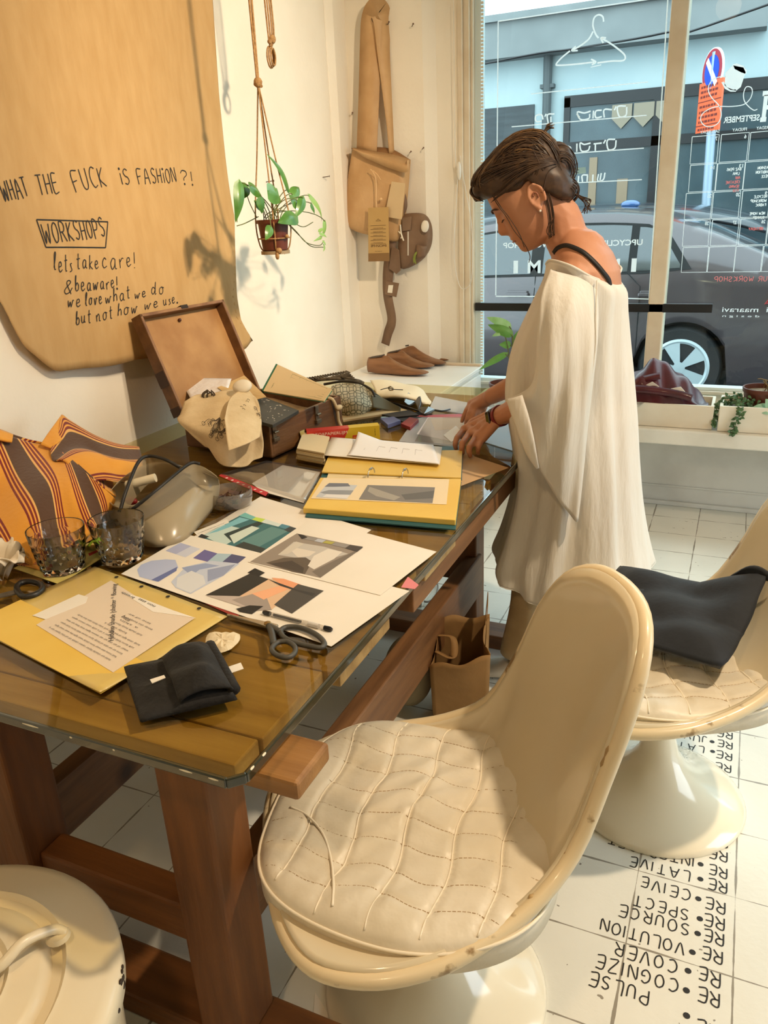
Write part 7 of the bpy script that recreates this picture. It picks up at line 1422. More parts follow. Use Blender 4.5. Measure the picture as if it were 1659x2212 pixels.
slip('paper_wrap', [(-.58, 1.30, .52), (-.45, 1.31, .55), (-.50, 1.30, .50), (-.56, 1.29, .46)], .0, paper_m) if False else None
o = MB().prism([(-.60, 1.325, .55), (-.47, 1.322, .56), (-.52, 1.318, .525), (-.56, 1.31, .49), (-.61, 1.31, .50)], (0, -.004, 0)).build('newspaper', mat('newsprint', (206, 198, 184), .7, c2=(150, 142, 130), scale=40)); tag(o, 'scrap of printed paper hanging over the rim of the maroon bag planter', 'paper')
def flower_pot(t, c, r, h, m_=pot_m):
    MB().lathe([(r * .72, 0), (r * .74, .003), (r * .93, h * .86), (r * .98, h * .86), (r, h), (r * .92, h), (r * .9, h * .8)], c, 36, capt=False).build('pot', m_, t, smooth=50)
    MB().lathe([(0, h * .86), (r * .92, h * .84)], c, 30, capb=False, capt=False).build('soil', mat('pale_soil', (150, 128, 98), .9, c2=(96, 78, 56), scale=90, bump=.5, bscale=90), t, smooth=180)
sp = thing('potted_plant', 'brown plastic pot with pale soil and small green shoots in the ivy planter', 'plant', (.0, 1.435, .50))
flower_pot(sp, Vector((.0, 1.435, .50)), .085, .125)
rr = random.Random(9); m = MB(); c = Vector((.02, 1.43, .61))
for k in range(9): m.tube(spline([c + Vector((rr.uniform(-.02, .02), rr.uniform(-.02, .02), 0)), c + Vector((rr.uniform(-.03, .02), rr.uniform(-.03, .01), .045)), c + Vector((rr.uniform(-.05, .05), rr.uniform(-.05, .02), rr.uniform(.0, .06)))], 4), .0022, 6)
m.build('dry_stems', mat('dry_stem', (128, 104, 66), .8), sp, smooth=60)
gl_m = mat('bright_leaf', (110, 160, 50), .4, c2=(80, 134, 44), scale=20, transl=.2); m = MB()
for k in range(26):
    b = c + Vector((rr.uniform(-.0, .08), rr.uniform(-.03, .03), rr.uniform(.0, .055))); leaf(m, b, b + Vector((rr.uniform(-.016, .016), rr.uniform(-.016, .004), rr.uniform(-.008, .014))), .008, (0, -1, .5), .2, .1, 4)
m.build('leaves', gl_m, sp, smooth=180)
iv = thing('ivy', 'dark green ivy trailing over the front of the white planter', 'ivy', (-.12, 1.40, .54)); m = MB(); sm = MB(); ivm = mat('ivy_leaf', (52, 84, 46), .5, c2=(84, 118, 72), scale=26)
def ivstrand(pts, n, spread, sz):
    P = spline(pts, 8); sm.tube(P, .0015, 5)
    for k in range(n):
        p = P[rr.randrange(len(P))] + Vector((rr.uniform(-spread, spread), rr.uniform(-spread, spread * .4), rr.uniform(-spread, spread))); d = Vector((rr.uniform(-1, 1), rr.uniform(-1, .1), rr.uniform(-1, .5))).normalized(); leaf(m, p, p + d * sz * rr.uniform(.7, 1.3), sz * .45, (rr.uniform(-.4, .4), -1, .4), .2, .1, 3)
ivstrand([(-.14, 1.40, .56), (-.11, 1.38, .585), (-.07, 1.37, .575), (-.03, 1.36, .565)], 130, .024, .014)
ivstrand([(-.16, 1.39, .56), (-.175, 1.36, .54), (-.178, 1.335, .50), (-.178, 1.32, .47)], 60, .012, .013)
ivstrand([(-.09, 1.34, .57), (-.085, 1.305, .545), (-.09, 1.295, .51), (-.10, 1.293, .475), (-.105, 1.293, .45)], 75, .014, .014)
m.build('ivy_leaves', ivm, iv, smooth=180)['kind'] = 'stuff'; sm.build('ivy_stems', stem_m, iv)
sl = thing('succulent', 'pale mint green leafy plant at the right of the ivy planter', 'plant', (.06, 1.36, .53)); mi = mat('mint_leaf', (150, 196, 160), .4, c2=(190, 214, 180), scale=14, transl=.15)
for k, (a, b, w) in enumerate((((.02, 1.34, .56), (-.035, 1.325, .565), .018), ((.03, 1.33, .57), (.01, 1.315, .60), .02), ((.04, 1.33, .55), (.0, 1.31, .545), .02), ((.06, 1.33, .57), (.075, 1.32, .605), .022), ((.05, 1.33, .54), (.075, 1.31, .53), .02))):
    m = MB(); leaf(m, a, b, w, (0, -1, .5), .25, .15); m.build('leaf', mi, sl, smooth=180)
m = MB(); m.tube([(.05, 1.36, .53), (.04, 1.34, .56)], .004, 6); m.build('stem', stem_m, sl)
wp = thing('potted_plant', 'brown pot with long pale green leaves on the bench by the window frame', 'plant', (-1.11, 1.43, .465)); 
flower_pot(wp, Vector((-1.13, 1.43, .466)), .085, .13)
wl = mat('long_leaf', (140, 190, 100), .35, c2=(176, 214, 150), scale=10, stretch=(3, 3, 1), transl=.25); wl2 = mat('long_leaf_dark', (84, 140, 56), .35, c2=(120, 170, 84), scale=12, transl=.25)
c = Vector((-1.11, 1.43, .60))
for k, (tp, w, mm2) in enumerate((((1050,684), .022, wl), ((1052,699), .026, wl2), ((1064,722), .014, wl2), ((1080,738), .016, wl2), ((1034,798), .018, wl), ((1180,720), .024, wl2), ((1160,760), .02, wl))):
    pass
LV = [((-1.23,1.42,0.9088), (-1.117,1.42,0.8652), .024, wl), ((-1.217,1.4,0.8773), (-1.105,1.41,0.8304), .026, wl2), ((-1.193,1.39,0.8231), (-1.145,1.4,0.8398), .012, wl), ((-1.163,1.41,0.7814), (-1.111,1.42,0.7788), .020, wl2), ((-1.25,1.36,0.6661), (-1.128,1.4,0.7381), .018, wl2), ((-1.007,1.42,0.8776), (-1.089,1.42,0.8011), .024, wl2)]
for tp, bs, w, mm2 in LV:
    m = MB(); leaf(m, bs, tp, w, (.2, -1, .35), .35, .12); m.build('leaf', mm2, wp, smooth=180)
m = MB()
for tp, bs, w, mm2 in LV: m.tube(bez(c + Vector((0, 0, -.01)), c + Vector((0, 0, .06)), Vector(bs) + Vector((.03, 0, -.01)), bs, 8), .003, 6)
m.build('stems', stem_m, wp, smooth=60)
# tangle of dust and thread by the table foot
m = MB(); rr = random.Random(44); c = Vector((-0.768,-1.257,0.004))
for k in range(26): m.tube(spline([c + Vector((rr.gauss(0, .012), rr.gauss(0, .008), rr.uniform(0, .008))) for _ in range(5)], 4), .0006, 4)
tag(m.build('dust_tangle', mat('dust_thread', (70, 58, 44), .9)), 'small tangle of dust and thread on the floor by the front chair base', 'dust')

# ------------------------------------------------------------------ the woman standing at the table
skin_m = mat('skin', (196, 140, 108), .5, c2=(184, 126, 94), scale=8, bump=.05, bscale=120, spec=.35)
TF, TL = Vector((-.985, -.172, 0)), Vector((.172, -.985, 0))                 # torso: facing, her left
HC = Vector((-.6705, -.0618, 1.428)); HU = Vector((-.4927, -.085, .866)); HN = Vector((-.8534, -.1473, -.5)); HL = Vector((.17, -.985, 0))   # bowed head: up, forward, left
def hp_(u, n, s=0): return HC + HU * u + HN * n + HL * s
B_ = MB()
def cap_(a, b, ra, rb, n=14, k=6):
    a, b = Vector(a), Vector(b); P = [a + (b - a) * (i / k) for i in range(k + 1)]; B_.tube(P, [ra + (rb - ra) * i / k for i in range(k + 1)], n); B_.ball(a, ra, 7); B_.ball(b, rb, 7)
def chain(pts, rs):
    for i in range(len(pts) - 1): cap_(pts[i], pts[i + 1], rs[i], rs[i + 1])
# head: rings across the head axis, profile in front, cranium behind
head_t = [(-.129, .050, -.005, .020), (-.124, .072, -.012, .030), (-.115, .081, -.022, .040), (-.102, .083, -.034, .047), (-.093, .082, -.044, .051), (-.084, .086, -.052, .054), (-.074, .089, -.060, .057), (-.06, .087, -.072, .060), (-.04, .086, -.086, .064), (-.02, .087, -.096, .068), (-.005, .090, -.101, .070), (.01, .0945, -.105, .072), (.03, .0955, -.106, .0735), (.055, .0935, -.102, .0735), (.08, .083, -.09, .068), (.10, .066, -.07, .056), (.115, .045, -.046, .04), (.124, .02, -.02, .018)]
nose_t = [(-.066, 0, .012), (-.059, .010, .014), (-.054, .024, .014), (-.046, .028, .0125), (-.036, .027, .0105), (-.022, .018, .009), (-.005, .009, .008), (.012, .002, .009), (.02, 0, .01)]
def nose(h): 
    return interp([(-1, 0, .01)] + nose_t + [(1, 0, .01)], h)
rings = []; hs = []
h = -.129
while h < .1235: hs.append(h); h += .0055
for h in hs:
    f, b, w = smt([(q[0], q[1], q[2], q[3]) for q in head_t], h); ring = []
    na, nw = nose(h)
    for i in range(64):
        t = 2 * pi * i / 64; c, s = cos(t), sin(t); e = 2.25
        cc = abs(c) ** (2 / e) * (1 if c >= 0 else -1); ssn = abs(s) ** (2 / e) * (1 if s >= 0 else -1)
        mid = .0; x = cc * (f if c >= 0 else -b) ; y = ssn * w
        if c > 0:
            x += na * exp(-(y / nw) ** 2)
            x -= .010 * exp(-((abs(y) - .031) / .015) ** 2 - ((h + .010) / .014) ** 2)
            x += .0055 * exp(-((abs(y) - .031) / .012) ** 2 - ((h + .018) / .010) ** 2)
            x += .0035 * exp(-((abs(y) - .028) / .018) ** 2 - ((h - .012) / .008) ** 2)
            x += .0055 * exp(-(y / .020) ** 2 - ((h + .0755) / .005) ** 2) + .0045 * exp(-(y / .017) ** 2 - ((h + .090) / .005) ** 2) - .004 * exp(-(y / .022) ** 2 - ((h + .083) / .0028) ** 2)
            x += .004 * exp(-((abs(y) - .042) / .02) ** 2 - ((h + .045) / .02) ** 2)
        ring.append(hp_(h, x, y))
    rings.append(ring)
B_.loft(rings)
for s_ in (1, -1):     # ears
    q = Matrix((HN, HL * s_, HU)).transposed()
    B_.ball(hp_(-.020, -.020, s_ * .073), .026, 8, (.62, .30, 1.05), q)
    B_.tube([hp_(-.018 + .030 * sin(t), -.022 + .019 * cos(t), s_ * (.079 + .004 * (cos(t) < 0))) for t in [radians(-60 + 18 * i) for i in range(17)]], .0045, 8)
    B_.ball(hp_(-.047, -.014, s_ * .076), .009, 6, (.9, .6, 1.2), q)
# neck, shoulders, trunk
chain([hp_(-.055, -.035), hp_(-.10, -.045), (-0.566,-0.047,1.3101), (-0.526,-0.039,1.2623)], [.054, .052, .056, .07])
secs = [(495, 1212, 1278, .055), (520, 1205, 1305, .095), (545, 1195, 1325, .125), (580, 1185, 1340, .142), (640, 1175, 1346, .142), (740, 1150, 1348, .135), (840, 1135, 1350, .13), (930, 1140, 1352, .13), (1000, 1140, 1355, .138), (1080, 1140, 1360, .142), (1130, 1150, 1356, .14)]
TS = [tuple(map(Vector, p)) for p in zip([(-0.583,-0.049,1.3394),(-0.59,-0.051,1.3109),(-0.601,-0.053,1.2821),(-0.611,-0.054,1.2411),(-0.621,-0.056,1.1689),(-0.649,-0.061,1.0443),(-0.665,-0.064,0.9134),(-0.656,-0.062,0.7909),(-0.653,-0.062,0.6921),(-0.651,-0.061,0.5754),(-0.635,-0.059,0.501)], [(-0.506,-0.036,1.3366),(-0.473,-0.03,1.3069),(-0.449,-0.026,1.2774),(-0.429,-0.023,1.2363),(-0.418,-0.021,1.1652),(-0.407,-0.019,1.0432),(-0.397,-0.017,0.9161),(-0.387,-0.015,0.7972),(-0.377,-0.013,0.7017),(-0.363,-0.011,0.589),(-0.363,-0.011,0.5162)])]
rings = []
for (a, b), q in zip(TS, secs):
    c = (a + b) / 2; ax = (a - b) / 2; rings.append([c + ax * cos(t) + TL * (q[3] * abs(sin(t)) ** .9 * (1 if sin(t) >= 0 else -1)) for t in [2 * pi * i / 40 for i in range(40)]])
B_.loft(rings)
shL, shR = Vector((-0.522,-0.166,1.2019)), Vector((-0.526,0.092,1.2155))
nk = Vector((-0.522,-0.039,1.2797))
cap_(nk + TL * .03, shL, .060, .050); cap_(nk - TL * .03, shR, .058, .050)
elL, elR = Vector((-.535, -.205, .945)), Vector((-.60, .135, .96))
wrL, wrR = Vector((-0.751,-0.051,0.822)), Vector((-0.827,0.149,0.835))
cap_(shL, elL, .052, .042); cap_(shR, elR, .050, .040)
mL, mR = lerp(elL, wrL, .35), lerp(elR, wrR, .35)
chain([elL, mL, wrL], [.041, .041, .0265]); chain([elR, mR, wrR], [.040, .040, .0265])
def hand(wr, fingers, thumb, palm_r=.0135):
    mc = [Vector(f[0]) for f in fingers]; aw = (mc[0] - mc[-1]).normalized()
    for i, m_ in enumerate(mc):
        w0 = wr + aw * (.012 * (1.5 - i)); cap_(w0, m_, .0150, palm_r - .0006 * i)
    for a, b in zip(mc, mc[1:]): cap_(lerp(a, wr, .15), lerp(b, wr, .15), .0125, .012); cap_(lerp(a, wr, .5), lerp(b, wr, .5), .014, .0135)
    for k, f in enumerate(fingers):
        r0 = (.0098, .0100, .0096, .0084)[k]; chain([Vector(p) for p in f], [r0 + .0006, r0, r0 * .88, r0 * .74])
    chain([Vector(p) for p in thumb], [.0165, .0125, .0105, .0082])
hand(wrL, [[(-0.862,-0.023,0.77), (-0.867,-0.078,0.757), (-0.866,-0.099,0.743), (-0.863,-0.1,0.7305)], [(-0.831,-0.068,0.77), (-0.833,-0.128,0.758), (-0.833,-0.138,0.744), (-0.83,-0.134,0.7305)], [(-0.802,-0.1,0.768), (-0.803,-0.156,0.756), (-0.802,-0.161,0.742), (-0.8,-0.156,0.7295)], [(-0.779,-0.106,0.766), (-0.78,-0.14,0.753), (-0.783,-0.138,0.741), (-0.784,-0.128,0.7295)]], [(-0.817,0.057,0.792), (-0.87,0.079,0.765), (-0.88,0.031,0.75), (-0.881,-0.002,0.738)])
hand(wrR, [[(-0.918,0.216,0.79), (-0.921,0.179,0.775), (-0.926,0.165,0.758), (-0.932,0.164,0.742)], [(-0.901,0.187,0.79), (-0.902,0.15,0.774), (-0.905,0.137,0.757), (-0.913,0.146,0.74)], [(-0.887,0.179,0.788), (-0.885,0.144,0.772), (-0.888,0.133,0.756), (-0.894,0.141,0.741)], [(-0.879,0.189,0.786), (-0.876,0.165,0.772), (-0.88,0.161,0.757), (-0.885,0.168,0.744)]], [(-0.864,0.2,0.806), (-0.865,0.184,0.785), (-0.874,0.193,0.765), (-0.88,0.197,0.748)])
# legs and feet
hipL, hipR = Vector((-.52, -.11, .70)), Vector((-.51, .035, .70))
knL, knR = Vector((-.595, -.135, .42)), Vector((-.54, .03, .42)); anL, anR = Vector((-.635, -.135, .075)), Vector((-.53, .05, .075))
chain([hipL, lerp(hipL, knL, .5), knL, lerp(knL, anL, .35), anL], [.062, .060, .054, .052, .036]); chain([hipR, lerp(hipR, knR, .5), knR, lerp(knR, anR, .35), anR], [.062, .060, .054, .052, .036])
for an in (anL, anR): chain([an + Vector((.025, -.005, -.04)), an + TF * .06 + Vector((0, 0, -.046)), an + TF * .13 + Vector((0, 0, -.054))], [.032, .027, .018])
def fuse(mb, name, material, voxel, smooth_it=6, factor=.5):
    """one continuous skin around overlapping volumes"""
    me = bpy.data.meshes.new(name); me.from_pydata([tuple(p) for p in mb.v], [], mb.f); me.update(); fixn(me)
    o = bpy.data.objects.new(name, me); COL.objects.link(o)
    d = o.modifiers.new('r', 'REMESH'); d.mode = 'VOXEL'; d.voxel_size = voxel; d.adaptivity = 0
    s = o.modifiers.new('s', 'SMOOTH'); s.iterations = smooth_it; s.factor = factor
    bpy.context.view_layer.update()
    m2 = bpy.data.meshes.new_from_object(o.evaluated_get(bpy.context.evaluated_depsgraph_get()))
    o.modifiers.clear(); o.data = m2; m2.name = name; bpy.data.meshes.remove(me)
    m2.materials.clear(); m2.materials.append(material); m2.polygons.foreach_set('use_smooth', [True] * len(m2.polygons))
    return o
her = fuse(B_, 'person', skin_m, .0036, 5)
tag(her, 'person in a loose white linen tunic bending over the table to sort papers', 'person')
# hair: gathered up at the back, loose strands over the face and nape
hair_m = mat('brown_hair', (74, 52, 34), .45, c2=(50, 34, 24), scale=30, stretch=(2, 2, 2), spec=.4)
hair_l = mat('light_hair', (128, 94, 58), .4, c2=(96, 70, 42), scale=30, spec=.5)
HO = [(.052, .100), (.083, .114), (.100, .110), (.113, .094), (.121, .070), (.130, .035), (.139, -.003), (.141, -.036), (.135, -.062), (.122, -.088), (.104, -.106), (.075, -.116), (.045, -.118), (.010, -.113), (-.022, -.116), (-.050, -.112), (-.070, -.098), (-.072, -.080), (-.055, -.062), (-.030, -.048), (-.012, -.043), (.004, -.040), (.016, -.028), (.014, -.008), (.006, .006), (.012, .028), (.020, .045), (.030, .060), (.040, .082), (.046, .095)]
hcu, hcn = .052, -.008
def hair_pt(i, s, out=0):
    n = len(HO); j = int(i) % n; t = i - int(i); a, b = HO[j], HO[(j + 1) % n]; u, v = a[0] + (b[0] - a[0]) * t, a[1] + (b[1] - a[1]) * t
    k = max(0, 1 - (abs(s) / .088) ** 3.0) ** (1 / 3.0); k2 = .55 + .45 * k if False else k
    d = Vector((u - hcu, v - hcn)); L = d.length; d = d * (k2 + out / max(L, .02))
    return hp_(hcu + d.x, hcn + d.y, s)
Hb = MB(); rings = []
SS = [-.0875, -.085, -.079, -.070, -.058, -.042, -.022, 0, .022, .042, .058, .070, .079, .085, .0875]
rr = random.Random(5)
for s in SS: rings.append([hair_pt(i * .5, s, .0012 * sin(i * 2.1 + s * 60)) for i in range(2 * len(HO))])
Hb.loft(rings)
Hb.ball(hp_(.02, -.10), .040, 8, (1, 1.2, 1.3)); Hb.ball(hp_(.075, .098, .02), .022, 7, (.8, 2, .8)); Hb.ball(hp_(.068, .104, -.01), .020, 7, (.9, 1.6, .9))
hair = fuse(Hb, 'hair', hair_m, .004, 3); hair.parent = her
st_d, st_l = MB(), MB()
for k in range(300):
    s = rr.uniform(-.086, .086); i0 = rr.uniform(.5, 6); i1 = i0 + rr.uniform(4, 9); jit = rr.uniform(0, .004); wv_ = rr.uniform(-.008, .008)
    P = []
    for j in range(9):
        i = i0 + (min(i1, 15.5) - i0) * j / 8; P.append(hair_pt(i, max(-.086, min(.086, s + wv_ * sin(j * .7))), .0015 + jit * sin(pi * j / 8)))
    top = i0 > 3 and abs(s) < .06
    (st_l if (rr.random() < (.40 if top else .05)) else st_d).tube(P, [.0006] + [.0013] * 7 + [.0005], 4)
for k in range(170):   # side hair swept back over the ear
    s = rr.choice((-1, 1)) * rr.uniform(.062, .088); u0 = rr.uniform(-.03, .11); n0 = rr.uniform(-.045, .085) if True else 0
    u0 = max(u0, .03) if n0 > -.04 else u0
    n0 = n0; P = []
    for j in range(8):
        t = j / 7; u = u0 + (.02 - u0) * t * .9 + .015 * sin(pi * t); n_ = n0 + (-.10 - n0) * t
        kk = max(.0, 1 - (abs(n_ + .005) / .125) ** 2.6) ** .4; P.append(hp_(u, n_, (1 if s > 0 else -1) * (.0885 * kk + rr.uniform(0, .0015))))
    (st_l if rr.random() < .06 else st_d).tube(P, [.0005] + [.0013] * 6 + [.0005], 4)
for cu, cn, ru, rn, rs, nk_ in ((.02, -.10, .055, .043, .050, 90), (-.045, -.085, .034, .034, .055, 60)):   # coiled knot at the back of the head
    for k in range(nk_):
        th = rr.uniform(0, 2 * pi); ph = rr.uniform(-1.2, 1.2); P = []
        for j in range(9):
            a_ = th + 1.9 * j / 8; b_ = ph + .5 * sin(a_); q_ = 1.02 + rr.uniform(0, .02); P.append(hp_(cu + ru * q_ * sin(a_) * cos(b_), cn + rn * q_ * cos(a_) * cos(b_), rs * q_ * sin(b_)))
        st_d.tube(P, [.0004] + [.0014] * 7 + [.0004], 4)
def wisp(mb, pts, r=.0009): mb.tube(spline([hp_(*p) for p in pts], 6), r, 4)
for k in range(14):   # the fringe that sticks out over the brow
    z = rr.uniform(-.03, .04); wisp(st_l if k % 3 == 0 else st_d, [(.10, .10, z), (.085, .116 + rr.uniform(0, .006), z), (.066 + rr.uniform(-.008, .008), .118 + rr.uniform(-.004, .006), z), (.054 + rr.uniform(-.006, .01), .108, z)], .0014)
for k in range(26):   # ends standing up from the clip
    z = rr.uniform(-.03, .03); a = rr.uniform(-.5, 1.1); L = rr.uniform(.012, .026); wisp(st_l if k % 2 else st_d, [(.100, -.095, z), (.105 + .5 * L * cos(a), -.110 - .4 * L, z), (.095 + L * cos(a), -.122 - L * sin(a) * .6, z + rr.uniform(-.01, .01))], .0011)
for pts in ([(.05, .072, .066), (.02, .073, .062), (-.02, .068, .062), (-.06, .068, .056), (-.10, .062, .05), (-.135, .064, .045), (-.15, .075, .045)], [(.045, .070, .068), (.01, .068, .066), (-.03, .062, .066), (-.075, .060, .06), (-.11, .066, .05)]): wisp(st_d, pts, .0011)
for k in range(12):   # lock behind the ear, curls at the nape
    o = rr.uniform(-.011, .011); wisp(st_d, [(-.02, -.046 + o, .076), (-.05, -.040 + o, .074), (-.085, -.028 + o, .068), (-.105, -.012 + o + rr.uniform(-.01, .01), .062), (-.125, -.008 + o, .058)], .0010)
for k in range(10):
    o = rr.uniform(-.02, .02); wisp(st_d, [(-.06, -.10, o), (-.085 + rr.uniform(-.01, .01), -.112, o), (-.10, -.12 + rr.uniform(-.015, .01), o + .01), (-.118 + rr.uniform(-.012, .012), -.108 + rr.uniform(-.02, .02), o + .012)], .0011)
sdm = st_d.build('hair_strands', hair_m, her, smooth=180); sdm['kind'] = 'stuff'
slm = st_l.build('highlighted_strands', hair_l, her, smooth=180); slm['kind'] = 'stuff'
brow_m = mat('eyebrow', (70, 44, 30), .8)
for s_ in (1, -1):
    m = MB(); m.tube(spline([hp_(.006, .098, s_ * .012), hp_(.013, .098, s_ * .024), hp_(.013, .090, s_ * .038), hp_(.006, .078, s_ * .050)], 5), [.0012] + [.0022] * 13 + [.0012, .0008], 6); m.build('eyebrow', brow_m, her, smooth=180)
    m = MB(); m.tube(spline([hp_(-.020, .084, s_ * .018), hp_(-.0255, .0875, s_ * .031), hp_(-.022, .078, s_ * .044)], 5), .0013, 6); m.build('eyelashes', brow_m, her, smooth=180)
m = MB(); m.tube(spline([hp_(-.084, .080, .023), hp_(-.083, .0868, .012), hp_(-.083, .0892, 0), hp_(-.083, .0868, -.012), hp_(-.084, .080, -.023)], 4), .0026, 6); m.build('lips', mat('lips', (150, 84, 70), .5), her, smooth=180)
MB().ball(hp_(-.054, -.013, .083), .0032, 6).build('earring', mat('pearl', (240, 232, 220), .15, coat=1), her, smooth=180)
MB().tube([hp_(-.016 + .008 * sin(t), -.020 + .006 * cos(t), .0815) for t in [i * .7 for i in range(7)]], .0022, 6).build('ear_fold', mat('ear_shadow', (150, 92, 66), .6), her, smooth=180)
# bra strap over the bare shoulder
strap_m = mat('black_strap', (22, 18, 18), .6)
bpy.context.view_layer.update()
def on_skin(p, d=TL):
    q = Vector(p) + d * .3 - her.location; hit, loc, nrm_, _ = her.ray_cast(q, -d)
    return (loc + nrm_ * .003 + her.location) if hit else Vector(p)
bs = [on_skin(p) for p in [(-0.578,-0.15,1.2824), (-0.567,-0.148,1.2954), (-0.549,-0.145,1.3015), (-0.529,-0.142,1.2964), (-0.504,-0.137,1.2834), (-0.477,-0.132,1.2593), (-0.459,-0.129,1.2386), (-0.445,-0.127,1.2203), (-0.44,-0.126,1.2043)]]
m = MB(); band(bs, .0105, lambda t: (.35 + .4 * t, -.85, .45 - .3 * t), m); bo_ = m.build('bra_strap', strap_m, her, smooth=60, solid=.004)
# tunic
tun_m = mat('white_linen', (240, 235, 226), .8, c2=(232, 226, 214), scale=10, stretch=(1, 1, .16), bump=.35, bscale=70, transl=.22)
neck = [Vector(p) for p in [(-0.609,-0.084,1.2529), (-0.579,-0.176,1.2708), (-0.52,-0.223,1.2603), (-0.47,-0.182,1.2278), (-0.446,-0.086,1.2131), (-0.441,0.077,1.2307), (-0.516,0.135,1.2546), (-0.599,0.059,1.2613)]]
nk0 = spline(neck, 12, True)   # 96 points, 0 = front, then her left, back, right
NP = len(nk0)
FR = [Vector(p) for p in [(-0.624,-0.057,1.2102),(-0.651,-0.061,1.151),(-0.694,-0.069,1.0509),(-0.713,-0.072,0.9729),(-0.718,-0.073,0.8994),(-0.711,-0.072,0.8312),(-0.697,-0.069,0.7477),(-0.69,-0.068,0.6619),(-0.702,-0.07,0.5729),(-0.726,-0.074,0.4805),(-0.751,-0.079,0.4088),(-0.742,-0.077,0.376)]]
BK = [Vector(p) for p in [(-0.414,-0.02,1.1889),(-0.404,-0.018,1.1289),(-0.391,-0.016,1.0431),(-0.379,-0.014,0.9677),(-0.369,-0.012,0.9034),(-0.36,-0.011,0.8379),(-0.351,-0.009,0.7575),(-0.341,-0.007,0.6751),(-0.33,-0.005,0.5906),(-0.314,-0.002,0.5042),(-0.296,0.001,0.431),(-0.283,0.003,0.3894)]]
LB = [.205, .198, .19, .188, .188, .19, .196, .202, .208, .214, .220, .224]
rings = [nk0]
for k, (a, b, w) in enumerate(zip(FR, BK, LB)):
    c = (a + b) / 2; ax = (a - b) / 2; am = .0030 + .0125 * (k / 11) ** 1.1; ring = []
    for i in range(NP):
        t = 2 * pi * i / NP; wl = w if sin(t) < 0 else w * (.80 if k < 5 else .84 + .035 * (k - 5)); p = c + ax * cos(t) + TL * (wl * sin(t))
        rad = (ax.normalized() * cos(t) + TL * sin(t))
        p = p + rad * (am * (sin(9 * t + .5 * k * .3 + 1) + .6 * sin(17 * t + 2 + .12 * k) + .5 * sin(5 * t - .2 * k)) * (1 - .6 * max(0, abs(cos(t)) - .75) / .25))
        if k == 11: p.z -= .045 * exp(-((t - 1.15) / .5) ** 2) + .02 * exp(-((t - 2.4) / .6) ** 2)
        if k == 10: p.z -= .02 * exp(-((t - 1.15) / .5) ** 2)
        ring.append(p)
    rings.append(ring)
dense = []
for i in range(len(rings) - 1):
    n_ = 4
    for j in range(n_):
        t = j / n_; r0, r1, r2, r3 = rings[max(0, i - 1)], rings[i], rings[i + 1], rings[min(len(rings) - 1, i + 2)]
        dense.append([.5 * ((2 * b) + (c - a) * t + (2 * a - 5 * b + 4 * c - d) * t * t + (3 * b - a - 3 * c + d) * t ** 3) for a, b, c, d in zip(r0, r1, r2, r3)])
dense.append(rings[-1])
m = MB(); m.loft(dense, True, False); tun = m.build('tunic', tun_m, her, smooth=180, solid=.0018)
m = MB(); m.tube(nk0[::1], .0032, 6, closed=True); m.build('neck_binding', tun_m, tun, smooth=180)
m = MB(); m.tube([p for p in dense[-1]], .0018, 5, closed=True); m.build('hem', tun_m, tun, smooth=180)
# left sleeve: wide batwing hanging open below the forearm
SF = [Vector(p) for p in [(-0.57,-0.215,1.2515), (-0.583,-0.258,1.1916), (-0.585,-0.278,1.1044), (-0.585,-0.283,1.0245), (-0.596,-0.28,0.9737), (-0.627,-0.27,0.9483), (-0.67,-0.247,0.9285)]]
SBk = [Vector(p) for p in [(-0.47,-0.162,1.2215), (-0.453,-0.199,1.1629), (-0.446,-0.224,1.0759), (-0.449,-0.234,0.9848), (-0.454,-0.24,0.89), (-0.459,-0.246,0.7667), (-0.466,-0.252,0.6379)]]
STk = [.030, .050, .058, .062, .060, .050, .040]
rings = []
for k, (a, b, w) in enumerate(zip(SF, SBk, STk)):
    c = (a + b) / 2; ax = (a - b) / 2; ring = []
    hang = Vector((0, 0, -1)) * (.0 if k < 4 else (.012, .03, .045)[k - 4])
    for i in range(56):
        t = 2 * pi * i / 56; p = c + ax * cos(t) + TL * (w * sin(t)) + hang * max(0, -cos(t + .9)) ** 1
        amp = (.001, .0035, .005, .0065, .008, .007, .006)[k]
        p = p + TL * (amp * (sin(4 * t + 1.3 * k) + .7 * sin(9 * t - .8 * k)))
        ring.append(p)
    rings.append(ring)
dense = []
for i in range(len(rings) - 1):
    for j in range(6):
        t = j / 6; r0, r1, r2, r3 = rings[max(0, i - 1)], rings[i], rings[i + 1], rings[min(len(rings) - 1, i + 2)]
        dense.append([.5 * ((2 * b) + (c - a) * t + (2 * a - 5 * b + 4 * c - d) * t * t + (3 * b - a - 3 * c + d) * t ** 3) for a, b, c, d in zip(r0, r1, r2, r3)])
dense.append(rings[-1])
m = MB(); m.loft(dense, True, False); slv = m.build('sleeve', tun_m, tun, smooth=180, solid=.0018)
cl_ = [Vector(p) for p in [(-0.654,-0.305,0.9403), (-0.631,-0.324,0.8939), (-0.609,-0.328,0.8413), (-0.59,-0.323,0.7977), (-0.57,-0.311,0.7618)]]; cr_ = [Vector(p) for p in [(-0.609,-0.32,0.9568), (-0.586,-0.339,0.9067), (-0.571,-0.344,0.8547), (-0.563,-0.338,0.8048), (-0.56,-0.325,0.7696)]]
m = MB(); m.grid(lambda u, v: lerp(spline(cl_, 6)[min(24, int(round(u * 24)))], spline(cr_, 6)[min(24, int(round(u * 24)))], v) + TL * (.006 * sin(pi * v)), 24, 6); m.build('turned_cuff', tun_m, slv, smooth=180, solid=.003)
